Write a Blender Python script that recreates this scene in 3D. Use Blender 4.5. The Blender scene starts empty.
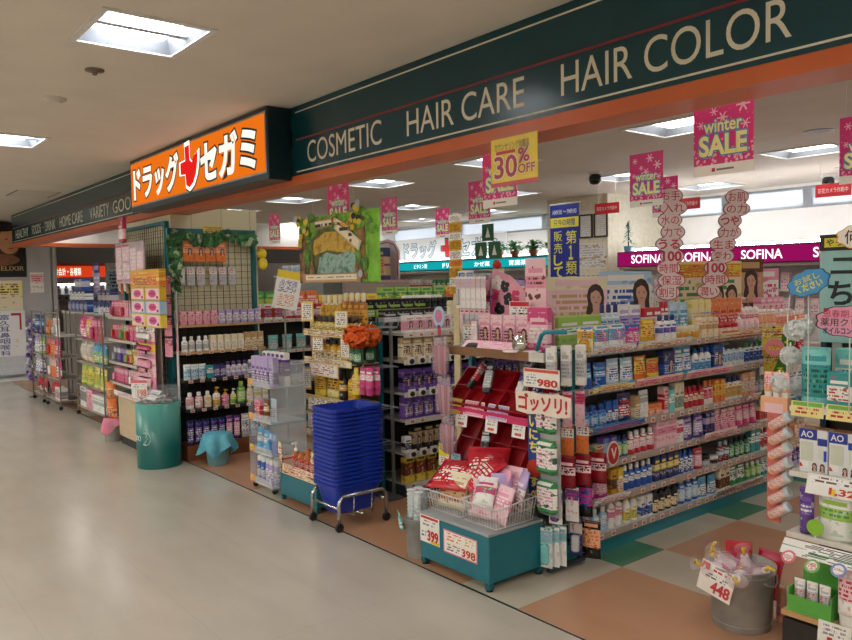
import bpy, math, random
from mathutils import Matrix, Vector
PI = math.pi
RN = random.Random(11)
SC = bpy.context.scene
COL = SC.collection
KIDS = {}
LABELS = {}

# ------------------------------------------------------------------ colours and materials
def lin(h):
    h = h.lstrip('#')
    o = []
    for k in (0, 2, 4):
        c = int(h[k:k+2], 16) / 255
        o.append(c/12.92 if c <= .04045 else ((c+.055)/1.055)**2.4)
    return (*o, 1.0)

CN = dict(white='f2f1ec', cream='efe3c4', pink='e99ab4', palepink='f4ccd4', hotpink='d84a86', magenta='c42a86', red='c62a36',
          darkred='8c1020', crimson='b8244a', orange='e8803e', peach='f2b48c', yellow='ecd04a', paleyellow='f2e698', gold='d9a52c',
          green='46985a', lime='a4c85a', darkgreen='17563a', teal='2f9a9c', aqua='7fd3cf', paleblue='b4d6ea', skyblue='5aa6d2', blue='2a5cb0',
          navy='24306c', purple='634090', lavender='b9a6d6', violet='7a4fb0', brown='6b3f24', tan='c9a878', black='17161a',
          grey='8f9092', silver='c2c4c8', darkgrey='3c3d40', amber='b8661e', skin='e3b394', hair='2a1a14')
WORD = dict(palepink='pale pink', hotpink='hot pink', darkred='dark red', paleyellow='pale yellow', darkgreen='dark green', paleblue='pale blue',
            skyblue='sky blue', darkgrey='dark grey')
def word(c): return WORD.get(c, c)
def hx(c): return lin(CN.get(c, c))

MATS = {}
def nodes(name):
    m = bpy.data.materials.new(name); m.use_nodes = True
    nt = m.node_tree
    return m, nt, nt.nodes['Principled BSDF']

def mat(c, rough=.5, metal=0, alpha=1, var=.06, scale=18, emit=0, coat=0):
    key = ('m', c, rough, metal, alpha, var, scale, emit, coat)
    if key in MATS: return MATS[key]
    m, nt, b = nodes('surface_' + str(c))
    b.inputs['Roughness'].default_value = rough
    b.inputs['Metallic'].default_value = metal
    b.inputs['Alpha'].default_value = alpha
    if coat: b.inputs['Coat Weight'].default_value = coat
    col = hx(c)
    if var:
        t = nt.nodes.new('ShaderNodeTexCoord'); n = nt.nodes.new('ShaderNodeTexNoise')
        n.inputs['Scale'].default_value = scale; n.inputs['Detail'].default_value = 3
        r = nt.nodes.new('ShaderNodeValToRGB')
        r.color_ramp.elements[0].position = .3; r.color_ramp.elements[1].position = .7
        r.color_ramp.elements[0].color = tuple(x*(1-var*1.5) for x in col[:3]) + (1,)
        r.color_ramp.elements[1].color = tuple(min(1, x*(1+var)) for x in col[:3]) + (1,)
        nt.links.new(t.outputs['Object'], n.inputs['Vector']); nt.links.new(n.outputs['Fac'], r.inputs['Fac'])
        nt.links.new(r.outputs['Color'], b.inputs['Base Color'])
    else:
        b.inputs['Base Color'].default_value = col
    if emit:
        b.inputs['Emission Color'].default_value = col
        b.inputs['Emission Strength'].default_value = emit
    MATS[key] = m
    return m

def pack(base, band='white', ink='darkgrey', ink2=None, z0=None, z1=None, rough=.32, seed=0, rows=11):
    """Printed packaging: a coloured ground, a label band, a motif blot and small print."""
    if z0 is None: z0 = (.14, .3, .42, .2, .1)[seed % 5]
    if z1 is None: z1 = (.62, .72, .66, .5, .8)[(seed*3+1) % 5]
    key = ('p', base, band, ink, ink2, z0, z1, rough, seed, rows)
    if key in MATS: return MATS[key]
    m, nt, b = nodes('printed_' + base + '_' + band)
    N, L = nt.nodes, nt.links
    b.inputs['Roughness'].default_value = rough
    tc = N.new('ShaderNodeTexCoord'); sp = N.new('ShaderNodeSeparateXYZ'); L.new(tc.outputs['Generated'], sp.inputs[0])
    def mth(op, a, c, clamp=False):
        n = N.new('ShaderNodeMath'); n.operation = op
        for i, v in enumerate((a, c)):
            if isinstance(v, (int, float)): n.inputs[i].default_value = v
            else: L.new(v, n.inputs[i])
        return n.outputs[0]
    def rng(s, lo, hi): return mth('MULTIPLY', mth('GREATER_THAN', s, lo), mth('LESS_THAN', s, hi))
    def mix(f, a, c):
        n = N.new('ShaderNodeMix'); n.data_type = 'RGBA'
        L.new(f, n.inputs[0])
        for i, v in ((6, a), (7, c)):
            if isinstance(v, tuple): n.inputs[i].default_value = v
            else: L.new(v, n.inputs[i])
        return n.outputs[2]
    Z, X = sp.outputs['Z'], sp.outputs['X']
    mb = rng(Z, z0, z1)
    col = mix(mb, hx(base), hx(band))
    def noise(sc, loc, thr):
        mp = N.new('ShaderNodeMapping'); L.new(tc.outputs['Generated'], mp.inputs[0])
        mp.inputs['Scale'].default_value = sc; mp.inputs['Location'].default_value = loc
        n = N.new('ShaderNodeTexNoise'); n.inputs['Scale'].default_value = 1; n.inputs['Detail'].default_value = 1
        L.new(mp.outputs[0], n.inputs['Vector'])
        return mth('GREATER_THAN', n.outputs['Fac'], thr)
    blot = mth('MULTIPLY', noise((3.6, 0, 6.2), (seed*3.7, 0, seed*1.9), .6), rng(Z, .1, .9))
    i2 = hx(ink2) if ink2 else tuple(.6*p+.4*q for p, q in zip(hx(base), hx(ink)))
    col = mix(blot, col, i2)
    # rows of small print: dashes of uneven length
    zr = mth('MULTIPLY', Z, rows); cb = N.new('ShaderNodeCombineXYZ')
    L.new(mth('MULTIPLY', X, 15.0), cb.inputs[0]); L.new(mth('MULTIPLY', mth('FLOOR', zr, 0.0), 3.37), cb.inputs[1]); cb.inputs[2].default_value = seed*1.7
    nn = N.new('ShaderNodeTexNoise'); nn.inputs['Scale'].default_value = 1; nn.inputs['Detail'].default_value = 1; L.new(cb.outputs[0], nn.inputs['Vector'])
    lines = mth('MULTIPLY', mth('MULTIPLY', mth('GREATER_THAN', nn.outputs['Fac'], .47), mth('GREATER_THAN', mth('FRACT', zr, 0.0), .45)), mth('MULTIPLY', rng(Z, z0+.03, z1-.03), rng(X, .1, .9)))
    col = mix(lines, col, hx(ink))
    top = rng(Z, z1+.06, z1+.15)
    col = mix(mth('MULTIPLY', top, rng(X, .15, .85)), col, hx(band))
    L.new(col, b.inputs['Base Color'])
    MATS[key] = m
    return m

def clear(c='e8f0f2', a=.22, rough=.12):
    key = ('c', c, a, rough)
    if key in MATS: return MATS[key]
    m, nt, b = nodes('clear_plastic')
    b.inputs['Base Color'].default_value = hx(c); b.inputs['Roughness'].default_value = rough; b.inputs['Alpha'].default_value = a
    MATS[key] = m
    return m

def lamp(c, s):
    key = ('e', c, s)
    if key in MATS: return MATS[key]
    m = bpy.data.materials.new('glowing'); m.use_nodes = True
    nt = m.node_tree; nt.nodes.clear()
    o = nt.nodes.new('ShaderNodeOutputMaterial'); e = nt.nodes.new('ShaderNodeEmission')
    e.inputs[0].default_value = hx(c); e.inputs[1].default_value = s
    nt.links.new(e.outputs[0], o.inputs[0])
    MATS[key] = m
    return m

# ------------------------------------------------------------------ mesh builder
class MB:
    def __init__(s): s.v, s.f, s.m, s.sm, s.mats = [], [], [], [], []
    def add(s, vs, fs, m, smooth=False, M=None):
        if m not in s.mats: s.mats.append(m)
        k = s.mats.index(m); b = len(s.v)
        s.v += [tuple(M @ Vector(v)) if M is not None else tuple(v) for v in vs]
        for f in fs: s.f.append([b+i for i in f]); s.m.append(k); s.sm.append(smooth)
        return s
    def box(s, x0, x1, y0, y1, z0, z1, m, bev=0, M=None):
        if not bev:
            vs = [(x, y, z) for z in (z0, z1) for y in (y0, y1) for x in (x0, x1)]
            return s.add(vs, [(0,2,3,1), (4,5,7,6), (0,1,5,4), (2,6,7,3), (0,4,6,2), (1,3,7,5)], m, M=M)
        b = min(bev, (x1-x0)*.45, (y1-y0)*.45, (z1-z0)*.45)
        vs = []
        for zz, ins in ((z0, b), (z0+b, 0), (z1-b, 0), (z1, b)):
            a0, a1, c0, c1 = x0+ins, x1-ins, y0+ins, y1-ins
            vs += [(a0+b, c0, zz), (a1-b, c0, zz), (a1, c0+b, zz), (a1, c1-b, zz), (a1-b, c1, zz), (a0+b, c1, zz), (a0, c1-b, zz), (a0, c0+b, zz)]
        fs = [tuple(range(7, -1, -1)), tuple(range(24, 32))]
        for k in range(3):
            for i in range(8):
                j = (i+1) % 8
                fs.append((k*8+i, k*8+j, k*8+8+j, k*8+8+i))
        return s.add(vs, fs, m, M=M)
    def lathe(s, prof, m, n=14, c=(0, 0, 0), sx=1, sy=1, M=None, smooth=True, cap=True):
        vs, fs = [], []
        for r, z in prof:
            for i in range(n):
                a = 2*PI*i/n
                vs.append((c[0]+r*sx*math.cos(a), c[1]+r*sy*math.sin(a), c[2]+z))
        for k in range(len(prof)-1):
            for i in range(n):
                j = (i+1) % n
                fs.append((k*n+i, k*n+j, k*n+n+j, k*n+n+i))
        s.add(vs, fs, m, smooth, M)
        if cap:
            b = (len(prof)-1)*n
            s.add([vs[i] for i in range(n)], [tuple(range(n-1, -1, -1))], m, False, M)
            s.add([vs[b+i] for i in range(n)], [tuple(range(n))], m, False, M)
        return s
    def tube(s, pts, r, m, n=8, close=False):
        P = [Vector(p) for p in pts]; vs, fs = [], []
        for i, p in enumerate(P):
            a = P[max(0, i-1)]; c = P[min(len(P)-1, i+1)]
            if close: a, c = P[i-1], P[(i+1) % len(P)]
            t = (c-a).normalized()
            u = t.cross(Vector((0, 0, 1)))
            if u.length < 1e-3: u = Vector((1, 0, 0))
            u.normalize(); w = t.cross(u)
            for k in range(n):
                g = 2*PI*k/n
                vs.append(p + (u*math.cos(g) + w*math.sin(g))*r)
        L = len(P)
        for i in range(L if close else L-1):
            for k in range(n):
                a, c = i*n, ((i+1) % L)*n; k2 = (k+1) % n
                fs.append((a+k, a+k2, c+k2, c+k))
        if not close:
            fs.append(tuple(range(n-1, -1, -1))); fs.append(tuple((L-1)*n+k for k in range(n)))
        return s.add(vs, fs, m, True)
    def prism(s, poly, y0, y1, m, M=None):
        """polygon in x,z extruded along y (front at y0)"""
        n = len(poly)
        vs = [(x, y0, z) for x, z in poly] + [(x, y1, z) for x, z in poly]
        fs = [tuple(range(n)), tuple(range(2*n-1, n-1, -1))] + [(i, n+i, n+(i+1) % n, (i+1) % n) for i in range(n)]
        return s.add(vs, fs, m, M=M)
    def disc(s, x, z, rx, rz, y, m, n=14, th=.0006, M=None):
        return s.prism([(x+rx*math.cos(2*PI*i/n), z+rz*math.sin(2*PI*i/n)) for i in range(n)], y, y+th, m, M)
    def ball(s, c, r, m, n=10, sx=1, sy=1, sz=1):
        k = max(4, n//2)
        return s.lathe([(max(1e-4, r*math.sin(PI*i/k)), -r*sz*math.cos(PI*i/k)) for i in range(k+1)], m, n, c, sx, sy, cap=False)
    def text(s, t, x0, x1, z0, z1, y, m, off=0, th=.0008, M=None, grow=0):
        if any(0x3400 < ord(c) < 0xa000 for c in t): off = min(off, .006)
        vs, fs, (a0, b0, a1, b1) = glyphs(t, off)
        r0, r1, q0, q1 = glyphs(t, 0)[2][0], glyphs(t, 0)[2][2], glyphs(t, 0)[2][1], glyphs(t, 0)[2][3]
        kx, kz = (x1-x0)/max(1e-6, r1-r0), (z1-z0)/max(1e-6, q1-q0)
        vs = [(x0+(x-r0)*kx, y - (0 if d < .5 else 0), z0+(zz-q0)*kz) for x, zz, d in vs]
        return s.add(vs, fs, m, M=M)
    def build(s, name, parent=None, loc=(0, 0, 0), rz=0):
        me = bpy.data.meshes.new(name); me.from_pydata(s.v, [], s.f)
        for m in s.mats: me.materials.append(m)
        me.polygons.foreach_set('material_index', s.m); me.polygons.foreach_set('use_smooth', s.sm)
        me.update()
        o = bpy.data.objects.new(name, me); COL.objects.link(o)
        o.location = loc; o.rotation_euler = (0, 0, rz)
        if parent is not None: attach(o, parent)
        return o

GL = {}
def glyphs(t, off=0):
    if (t, off) in GL: return GL[(t, off)]
    cu = bpy.data.curves.new('lettering', 'FONT'); cu.body = t; cu.resolution_u = 5 if t.isascii() and t.isupper() else 3; cu.offset = off
    o = bpy.data.objects.new('lettering', cu); COL.objects.link(o)
    dg = bpy.context.evaluated_depsgraph_get()
    me = bpy.data.meshes.new_from_object(o.evaluated_get(dg))
    vs = [(v.co.x, v.co.y, v.co.z) for v in me.vertices]; fs = [tuple(p.vertices) for p in me.polygons]
    # all front faces must look towards -y once x,z are mapped: keep the winding with +z normal -> -y normal
    bpy.data.objects.remove(o); bpy.data.curves.remove(cu); bpy.data.meshes.remove(me)
    if not vs: vs, fs = [(0, 0, 0)], []
    xs = [v[0] for v in vs]; ys = [v[1] for v in vs]
    GL[(t, off)] = (vs, fs, (min(xs), min(ys), max(xs), max(ys)))
    return GL[(t, off)]

def attach(o, p):
    o.parent = p; KIDS.setdefault(p.name, []).append(o)

def tag(o, label, cat, group=None, kind=None):
    n = len(label.replace('-', ' ').split())
    if len(label.split()) > 16 or len(label.split()) < 4: raise ValueError('label length: ' + label)
    if label in LABELS: raise ValueError('label twice: ' + label)
    LABELS[label] = o
    o['label'] = label; o['category'] = cat
    if group: o['group'] = group
    if kind: o['kind'] = kind
    return o

def thing(name, label, cat, loc=(0, 0, 0), rz=0, group=None):
    o = bpy.data.objects.new(name, None); COL.objects.link(o)
    o.location = loc; o.rotation_euler = (0, 0, rz); o.empty_display_size = .05
    if label: tag(o, label, cat, group)
    return o

def struct(mb, name, loc=(0, 0, 0)):
    o = mb.build(name, None, loc); o['kind'] = 'structure'
    return o

def dup(o, parent=None):
    c = o.copy(); COL.objects.link(c)
    for k in ('label', 'category', 'group'):
        if k in c: del c[k]
    if parent is not None: attach(c, parent)
    for ch in KIDS.get(o.name, []): dup(ch, c)
    return c

PROTO = {}
def place(key, builder, loc, rz, label, cat, group=None, tilt=None):
    """the first call builds the thing, later calls copy it with its parts"""
    if key not in PROTO:
        o = builder(); PROTO[key] = o
    else:
        o = dup(PROTO[key])
    o.location = loc
    o.rotation_euler = (tilt[0] if tilt else 0, tilt[1] if tilt else 0, rz)
    tag(o, label, cat, group)
    return o

ORD = ['first', 'second', 'third', 'fourth', 'fifth', 'sixth', 'seventh', 'eighth', 'ninth', 'tenth', 'eleventh', 'twelfth', 'thirteenth',
       'fourteenth', 'fifteenth', 'sixteenth', 'seventeenth', 'eighteenth', 'nineteenth', 'twentieth', 'twenty-first', 'twenty-second']

# ------------------------------------------------------------------ products (front faces -y, base centre at the origin)
def face_print(mb, x, z, s, y, bg=None):
    """a small printed portrait: long hair, face, neck and shoulders"""
    hr, sk = mat('46322a', .5, var=.25, scale=40), mat('d9ab92', .5, var=.05)
    P = [(-.3, -.64), (-.14, -.7), (.2, -.7), (.34, -.6), (.31, -.25), (.33, .0), (.29, .24), (.18, .4), (.03, .46), (-.12, .42), (-.24, .3), (-.3, .08), (-.26, -.2), (-.33, -.45)]
    mb.prism([(x+p*s, z+q*s) for p, q in P], y, y+.0006, hr)
    mb.prism([(x+p*s, z+q*s) for p, q in [(-.1, -.2), (.16, -.2), (.15, -.42), (.24, -.56), (.2, -.7), (-.14, -.7), (-.18, -.56), (-.08, -.42)]], y-.0004, y-.0001, sk)
    mb.disc(x+.03*s, z+.03*s, .205*s, .3*s, y-.0008, sk, 18)
    mb.prism([(x+p*s, z+q*s) for p, q in [(-.22, -.05), (-.15, .16), (.02, .25), (.13, .2), (.24, .0), (.26, .26), (.16, .38), (.0, .42), (-.14, .38), (-.24, .24)]], y-.0014, y-.0009, hr)
    for e in (-.06, .12): mb.disc(x+e*s, z+.01*s, .035*s, .015*s, y-.0014, hr, 8).disc(x+e*s, z+.06*s, .045*s, .007*s, y-.0014, hr, 8)
    mb.disc(x+.03*s, z-.15*s, .055*s, .02*s, y-.0014, mat('b8545a', .5, var=0), 8).disc(x+.035*s, z-.06*s, .022*s, .012*s, y-.0014, mat('b98a74', .5, var=0), 8)

def carton(w, d, h, p, face=False, sd=0):
    mb = MB().box(-w/2, w/2, -d/2, d/2, 0, h, pack(*p, seed=sd), .003)
    if face: face_print(mb, w*.12, h*.5, w*.62, -d/2-.0012)
    o = mb.build('carton')
    MB().box(-w*.3, w*.3, -d*.42, d*.42, h, h+.0015, pack(p[0], p[0], p[2], seed=sd)).build('tuck_flap', o)
    return o
def bottle(w, d, h, p, cap, sd=0):
    o = MB().lathe([(.43, 0), (.49, h*.02), (.5, h*.1), (.5, h*.6), (.44, h*.7), (.24, h*.76), (.22, h*.8)], pack(*p, seed=sd), 14, sx=w, sy=d).build('bottle')
    MB().lathe([(.26, h*.785), (.27, h*.8), (.26, h*.98), (.2, h)], mat(cap, .35), 12, sx=w, sy=d).build('cap', o)
    return o
def pump(w, d, h, p, cap, sd=0):
    o = MB().lathe([(.44, 0), (.5, h*.02), (.5, h*.55), (.42, h*.64), (.2, h*.69), (.2, h*.71)], pack(*p, seed=sd), 14, sx=w, sy=d).build('bottle')
    m = mat(cap, .35)
    c = MB().lathe([(.22*w, h*.7), (.22*w, h*.78), (.1*w, h*.8), (.07*w, h*.82), (.07*w, h*.93)], m, 10)
    c.box(-.13*w, .13*w, -.62*w, .16*w, h*.93, h, m, .003).build('pump', o)
    return o
def tube_(w, d, h, p, cap, sd=0):
    n = 12; vs = []; fs = []
    L = [(h*.2, 1, 1), (h*.3, 1, 1), (h*.6, 1, .7), (h*.85, 1.02, .32), (h*.94, 1.05, .08), (h, 1.05, .06)]
    for z, a, b in L:
        for i in range(n): t = 2*PI*i/n; vs.append((w/2*a*math.cos(t), d/2*b*math.sin(t), z))
    for k in range(len(L)-1):
        for i in range(n): fs.append((k*n+i, k*n+(i+1) % n, k*n+n+(i+1) % n, k*n+n+i))
    fs += [tuple(range(n-1, -1, -1)), tuple(range((len(L)-1)*n, len(L)*n))]
    o = MB().add(vs, fs, pack(*p, seed=sd), True).build('tube')
    MB().lathe([(.4, 0), (.42, h*.01), (.46, h*.2)], mat(cap, .35), 12, sx=w, sy=d).build('cap', o)
    return o
def pouch(w, d, h, p, sd=0, both=False):
    nx, nz = 6, 8; vs = []; fs = []
    def th(i, k):
        u = i/nx*2-1; t = k/nz
        e = (1-t**2.2) if not both else math.sin(PI*min(1, max(0, t)))**.6
        return max(.0008, d/2*e*(1-abs(u)**2.5))
    for sgn in (-1, 1):
        for k in range(nz+1):
            for i in range(nx+1):
                vs.append(((i/nx-.5)*w*(1-.04*math.sin(PI*k/nz)), sgn*th(i, k), k/nz*h))
    Q = (nx+1)*(nz+1)
    for k in range(nz):
        for i in range(nx):
            a = k*(nx+1)+i
            fs.append((a, a+1, a+nx+2, a+nx+1)); fs.append((Q+a, Q+a+nx+1, Q+a+nx+2, Q+a+1))
    for k in range(nz):
        for i, f in ((0, 1), (nx, 0)):
            a = k*(nx+1)+i; q = (a, a+nx+1, Q+a+nx+1, Q+a)
            fs.append(q if f else q[::-1])
    fs.append(tuple(list(range(nx, -1, -1)) + [Q+i for i in range(nx+1)]))
    mb = MB().add(vs, fs, pack(*p, rough=.2, seed=sd), True)
    o = mb.build('pouch')
    MB().box(-w*.5, w*.5, -.0016, .0016, h*.965, h*1.03, pack(p[0], p[0], p[1], seed=sd)).build('top_seam', o)
    return o
def blister(w, d, h, p, bub=None, sd=0):
    """hanging card with a clear bubble and a hang hole"""
    mb = MB()
    mb.box(-w/2, w/2, -.001, .001, 0, h, pack(*p, z0=.62, z1=.92, seed=sd))
    mb.disc(0, h*.95, w*.07, w*.04, -.0016, mat('black', .6, var=0), 8)
    o = mb.build('blister_card')
    MB().box(-w*.32, w*.32, -d, -.0012, h*.1, h*.6, mat(bub or p[1], .12, coat=.6), min(d*.4, w*.12)).build('bubble', o)
    return o
def jar(w, d, h, p, cap, sd=0):
    o = MB().lathe([(.42, 0), (.5, h*.06), (.5, h*.6), (.45, h*.66)], pack(*p, z0=.1, z1=.8, seed=sd), 16, sx=w, sy=d).build('jar')
    MB().lathe([(.5, h*.66), (.52, h*.68), (.52, h*.96), (.47, h)], mat(cap, .35), 16, sx=w, sy=d).build('lid', o)
    return o
def can(w, d, h, p, cap, sd=0):
    o = MB().lathe([(.47, 0), (.5, h*.01), (.5, h*.74), (.44, h*.79)], pack(*p, z0=.2, z1=.6, seed=sd), 14, sx=w, sy=d).build('spray_can')
    MB().lathe([(.44, h*.79), (.46, h*.8), (.45, h*.97), (.36, h)], mat(cap, .3), 14, sx=w, sy=d).build('cap', o)
    return o

BUILD = dict(box=(carton, 'carton', 'carton', 'box', 0), face=(carton, 'portrait_carton', 'portrait carton', 'box', 0), bot=(bottle, 'bottle', 'bottle', 'bottle', 1),
             med=(carton, 'medicine_carton', 'medicine carton', 'box', 0), pump=(pump, 'pump_bottle', 'pump bottle', 'bottle', 1), tube=(tube_, 'tube', 'tube', 'tube', 1), pouch=(pouch, 'refill_pouch', 'pouch', 'pouch', 0),
             bag=(pouch, 'bag', 'bag', 'bag', 0), card=(blister, 'blister_pack', 'blister pack', 'packet', 0), jar=(jar, 'jar', 'jar', 'jar', 1), can=(can, 'spray_can', 'spray can', 'can', 1))

def product(kind, cols, size):
    """cols = (ground, label colour, ink[, cap])"""
    fn, name, noun, cat, hascap = BUILD[kind]
    p = (cols[0], cols[1], cols[2]) if hascap or len(cols) < 4 else cols[:4]
    w, d, h = size
    key = (kind, cols, size)
    sd = abs(sum(ord(ch)*(i+1) for i, ch in enumerate(''.join(cols)+kind))) % 17
    def make():
        if kind == 'face': o = fn(w, d, h, p, True, sd)
        elif kind == 'bag': o = fn(w, d, h, p, sd, True)
        elif hascap: o = fn(w, d, h, p, cols[3] if len(cols) > 3 else cols[1], sd)
        else: o = fn(w, d, h, p, sd=sd)
        o.name = name
        return o
    desc = f'{word(cols[1])}-printed {word(cols[0])} {noun}' if cols[1] != cols[0] else f'plain {word(cols[0])} {noun}'
    return key, make, desc, cat

COUNT = {}
QUEUE = {}
def put(kind, cols, size, loc, rz, where, tilt=None, group=None):
    """queue one product; ordinals are given per look and shelf once all are placed"""
    key, make, desc, cat = product(kind, cols, size)
    QUEUE.setdefault((desc, where), []).append((key, make, loc, rz, cat, tilt, group))

def screen_x(p):
    d = Vector(p) - Vector((0, 0, 1.6))
    return d.dot(r2)/max(.1, d.dot(f1))

def flush():
    for (desc, where), L in QUEUE.items():
        n = len(L)
        L.sort(key=lambda q: screen_x(q[2]))
        for i, (key, make, loc, rz, cat, tilt, group) in enumerate(L):
            if n == 1: lb = f'the one {desc} on {where}'
            else: lb = f'{ORD[i]} {desc} from left, on {where}'
            if len(lb.split()) > 16: lb = lb.replace(', on the ', ', ')
            place(key, make, loc, rz, lb, cat, group or f'{desc} on {where}'.replace('-printed', ''), tilt)
    QUEUE.clear()

class Unit:
    """a frame at the front-left foot of a shelf unit; rz = 0 looks to -y, 90 degrees looks to +x"""
    def __init__(s, x, y, rz=0): s.x, s.y, s.rz = x, y, rz; s.c, s.s = math.cos(rz), math.sin(rz)
    def P(s, u, v, z): return (s.x + u*s.c - v*s.s, s.y + u*s.s + v*s.c, z)
    def row(s, z, u0, u1, v, items, where, jit=.004, gap=None, hang=False, vary=False):
        """items: (kind, colours, (w, d, h), n)"""
        tot = sum(it[2][0]*it[3] for it in items); cnt = sum(it[3] for it in items)
        g = max(.002, (u1-u0-tot)/max(1, cnt)) if gap is None else gap
        u = u0 + g/2
        rh = random.Random(int(z*100)+len(items))
        for k, c, sz, n in items:
            if vary: sz = (sz[0], sz[1], round(sz[2]*rh.uniform(.72, 1.06), 3))
            for i in range(n):
                if u + sz[0] > u1 + .05: break
                p = s.P(u+sz[0]/2, v + sz[1]/2 + RN.uniform(0, jit*2), z - (sz[2] if hang else 0) + .0005)
                put(k, c, sz, p, s.rz + (RN.uniform(-.05, .05) if not hang else RN.uniform(-.12, .12)), where)
                u += sz[0] + g
# ================================================================== camera
F, YAW, PIT, ROL = 764.2, math.radians(51.204), math.radians(2.917), math.radians(1.037)
cy, sy, cp, sp, cr, sr = math.cos(YAW), math.sin(YAW), math.cos(PIT), math.sin(PIT), math.cos(ROL), math.sin(ROL)
f0, r0, u0 = Vector((-sy, cy, 0)), Vector((cy, sy, 0)), Vector((0, 0, 1))
f1 = f0*cp - u0*sp; u1 = u0*cp + f0*sp
r2 = r0*cr - u1*sr; u2 = u1*cr + r0*sr
cam = bpy.data.cameras.new('camera'); cam.sensor_width = 36; cam.lens = F/852*36; cam.clip_end = 200
co = bpy.data.objects.new('camera', cam); COL.objects.link(co)
M = Matrix.Identity(4)
for i in range(3): M[i][0], M[i][1], M[i][2] = r2[i], u2[i], -f1[i]
M[2][3] = 1.6
co.matrix_world = M
SC.camera = co

# ================================================================== the setting
CZ = 2.79          # ceiling
XL, XR, YN, YB = -20.5, 3.2, -4.2, 10.2

def floor_material():
    m, nt, b = nodes('vinyl_floor')
    N, L = nt.nodes, nt.links
    b.inputs['Roughness'].default_value = .2
    b.inputs['Specular IOR Level'].default_value = .6
    tc = N.new('ShaderNodeTexCoord'); sp = N.new('ShaderNodeSeparateXYZ'); L.new(tc.outputs['Object'], sp.inputs[0])
    def mth(op, a, c=0.0):
        n = N.new('ShaderNodeMath'); n.operation = op
        for i, v in enumerate((a, c)):
            if isinstance(v, (int, float)): n.inputs[i].default_value = v
            else: L.new(v, n.inputs[i])
        return n.outputs[0]
    def mix(f, a, c):
        n = N.new('ShaderNodeMix'); n.data_type = 'RGBA'
        L.new(f, n.inputs[0])
        for i, v in ((6, a), (7, c)):
            if isinstance(v, tuple): n.inputs[i].default_value = v
            else: L.new(v, n.inputs[i])
        return n.outputs[2]
    X, Y = sp.outputs['X'], sp.outputs['Y']
    P = 1.23
    fx = mth('FLOORED_MODULO', mth('ADD', X, 2.985), P*2); fy = mth('FLOORED_MODULO', mth('ADD', Y, -3.43), P)
    bx = mth('LESS_THAN', fx, .41); by = mth('LESS_THAN', fy, .41)
    strip = mth('MAXIMUM', bx, by); cross = mth('MULTIPLY', bx, by)
    shop = mix(cross, mix(strip, lin('bd8f6e'), lin('c2b7a4')), lin('4c8468'))
    inside = mth('GREATER_THAN', Y, 2.6)
    col = mix(inside, lin('bfb7a9'), shop)
    # tile joints in the corridor and the dark seam at the shop front
    jx = mth('LESS_THAN', mth('FLOORED_MODULO', X, .615), .003); jy = mth('LESS_THAN', mth('FLOORED_MODULO', mth('ADD', Y, -2.6), .615), .003)
    j = mth('MULTIPLY', mth('MULTIPLY', mth('MAXIMUM', jx, jy), mth('LESS_THAN', Y, 2.59)), .22)
    col = mix(j, col, lin('8d867b'))
    seam = mth('MULTIPLY', mth('GREATER_THAN', Y, 2.592), mth('LESS_THAN', Y, 2.607))
    col = mix(seam, col, lin('3a3430'))
    # wear: faint streaks and scuffs
    mp = N.new('ShaderNodeMapping'); L.new(tc.outputs['Object'], mp.inputs[0]); mp.inputs['Scale'].default_value = (1.1, 3.2, 1)
    n = N.new('ShaderNodeTexNoise'); n.inputs['Scale'].default_value = 1.6; n.inputs['Detail'].default_value = 6; L.new(mp.outputs[0], n.inputs['Vector'])
    mx = N.new('ShaderNodeMix'); mx.data_type = 'RGBA'; mx.blend_type = 'MULTIPLY'; mx.inputs[0].default_value = .3
    r = N.new('ShaderNodeValToRGB'); r.color_ramp.elements[0].position = .3; r.color_ramp.elements[1].position = .7
    r.color_ramp.elements[0].color = (.72, .7, .66, 1); L.new(n.outputs['Fac'], r.inputs['Fac'])
    L.new(col, mx.inputs[6]); L.new(r.outputs['Color'], mx.inputs[7])
    n3 = N.new('ShaderNodeTexNoise'); n3.inputs['Scale'].default_value = 40; n3.inputs['Detail'].default_value = 2; L.new(tc.outputs['Object'], n3.inputs['Vector'])
    r3 = N.new('ShaderNodeValToRGB'); r3.color_ramp.elements[0].position = .35; r3.color_ramp.elements[0].color = (.86, .84, .82, 1); r3.color_ramp.elements[1].position = .55
    L.new(n3.outputs['Fac'], r3.inputs['Fac'])
    m2 = N.new('ShaderNodeMix'); m2.data_type = 'RGBA'; m2.blend_type = 'MULTIPLY'; m2.inputs[0].default_value = .05
    L.new(mx.outputs[2], m2.inputs[6]); L.new(r3.outputs['Color'], m2.inputs[7])
    L.new(m2.outputs[2], b.inputs['Base Color'])
    rr = N.new('ShaderNodeMapRange'); rr.inputs['To Min'].default_value = .15; rr.inputs['To Max'].default_value = .25
    L.new(n.outputs['Fac'], rr.inputs['Value']); L.new(rr.outputs['Result'], b.inputs['Roughness'])
    bp = N.new('ShaderNodeBump'); bp.inputs['Strength'].default_value = .05; bp.inputs['Distance'].default_value = .01
    L.new(n.outputs['Fac'], bp.inputs['Height']); L.new(bp.outputs['Normal'], b.inputs['Normal'])
    return m

struct(MB().box(XL, XR, YN, YB+.2, -.1, 0, floor_material()), 'floor')

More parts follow.
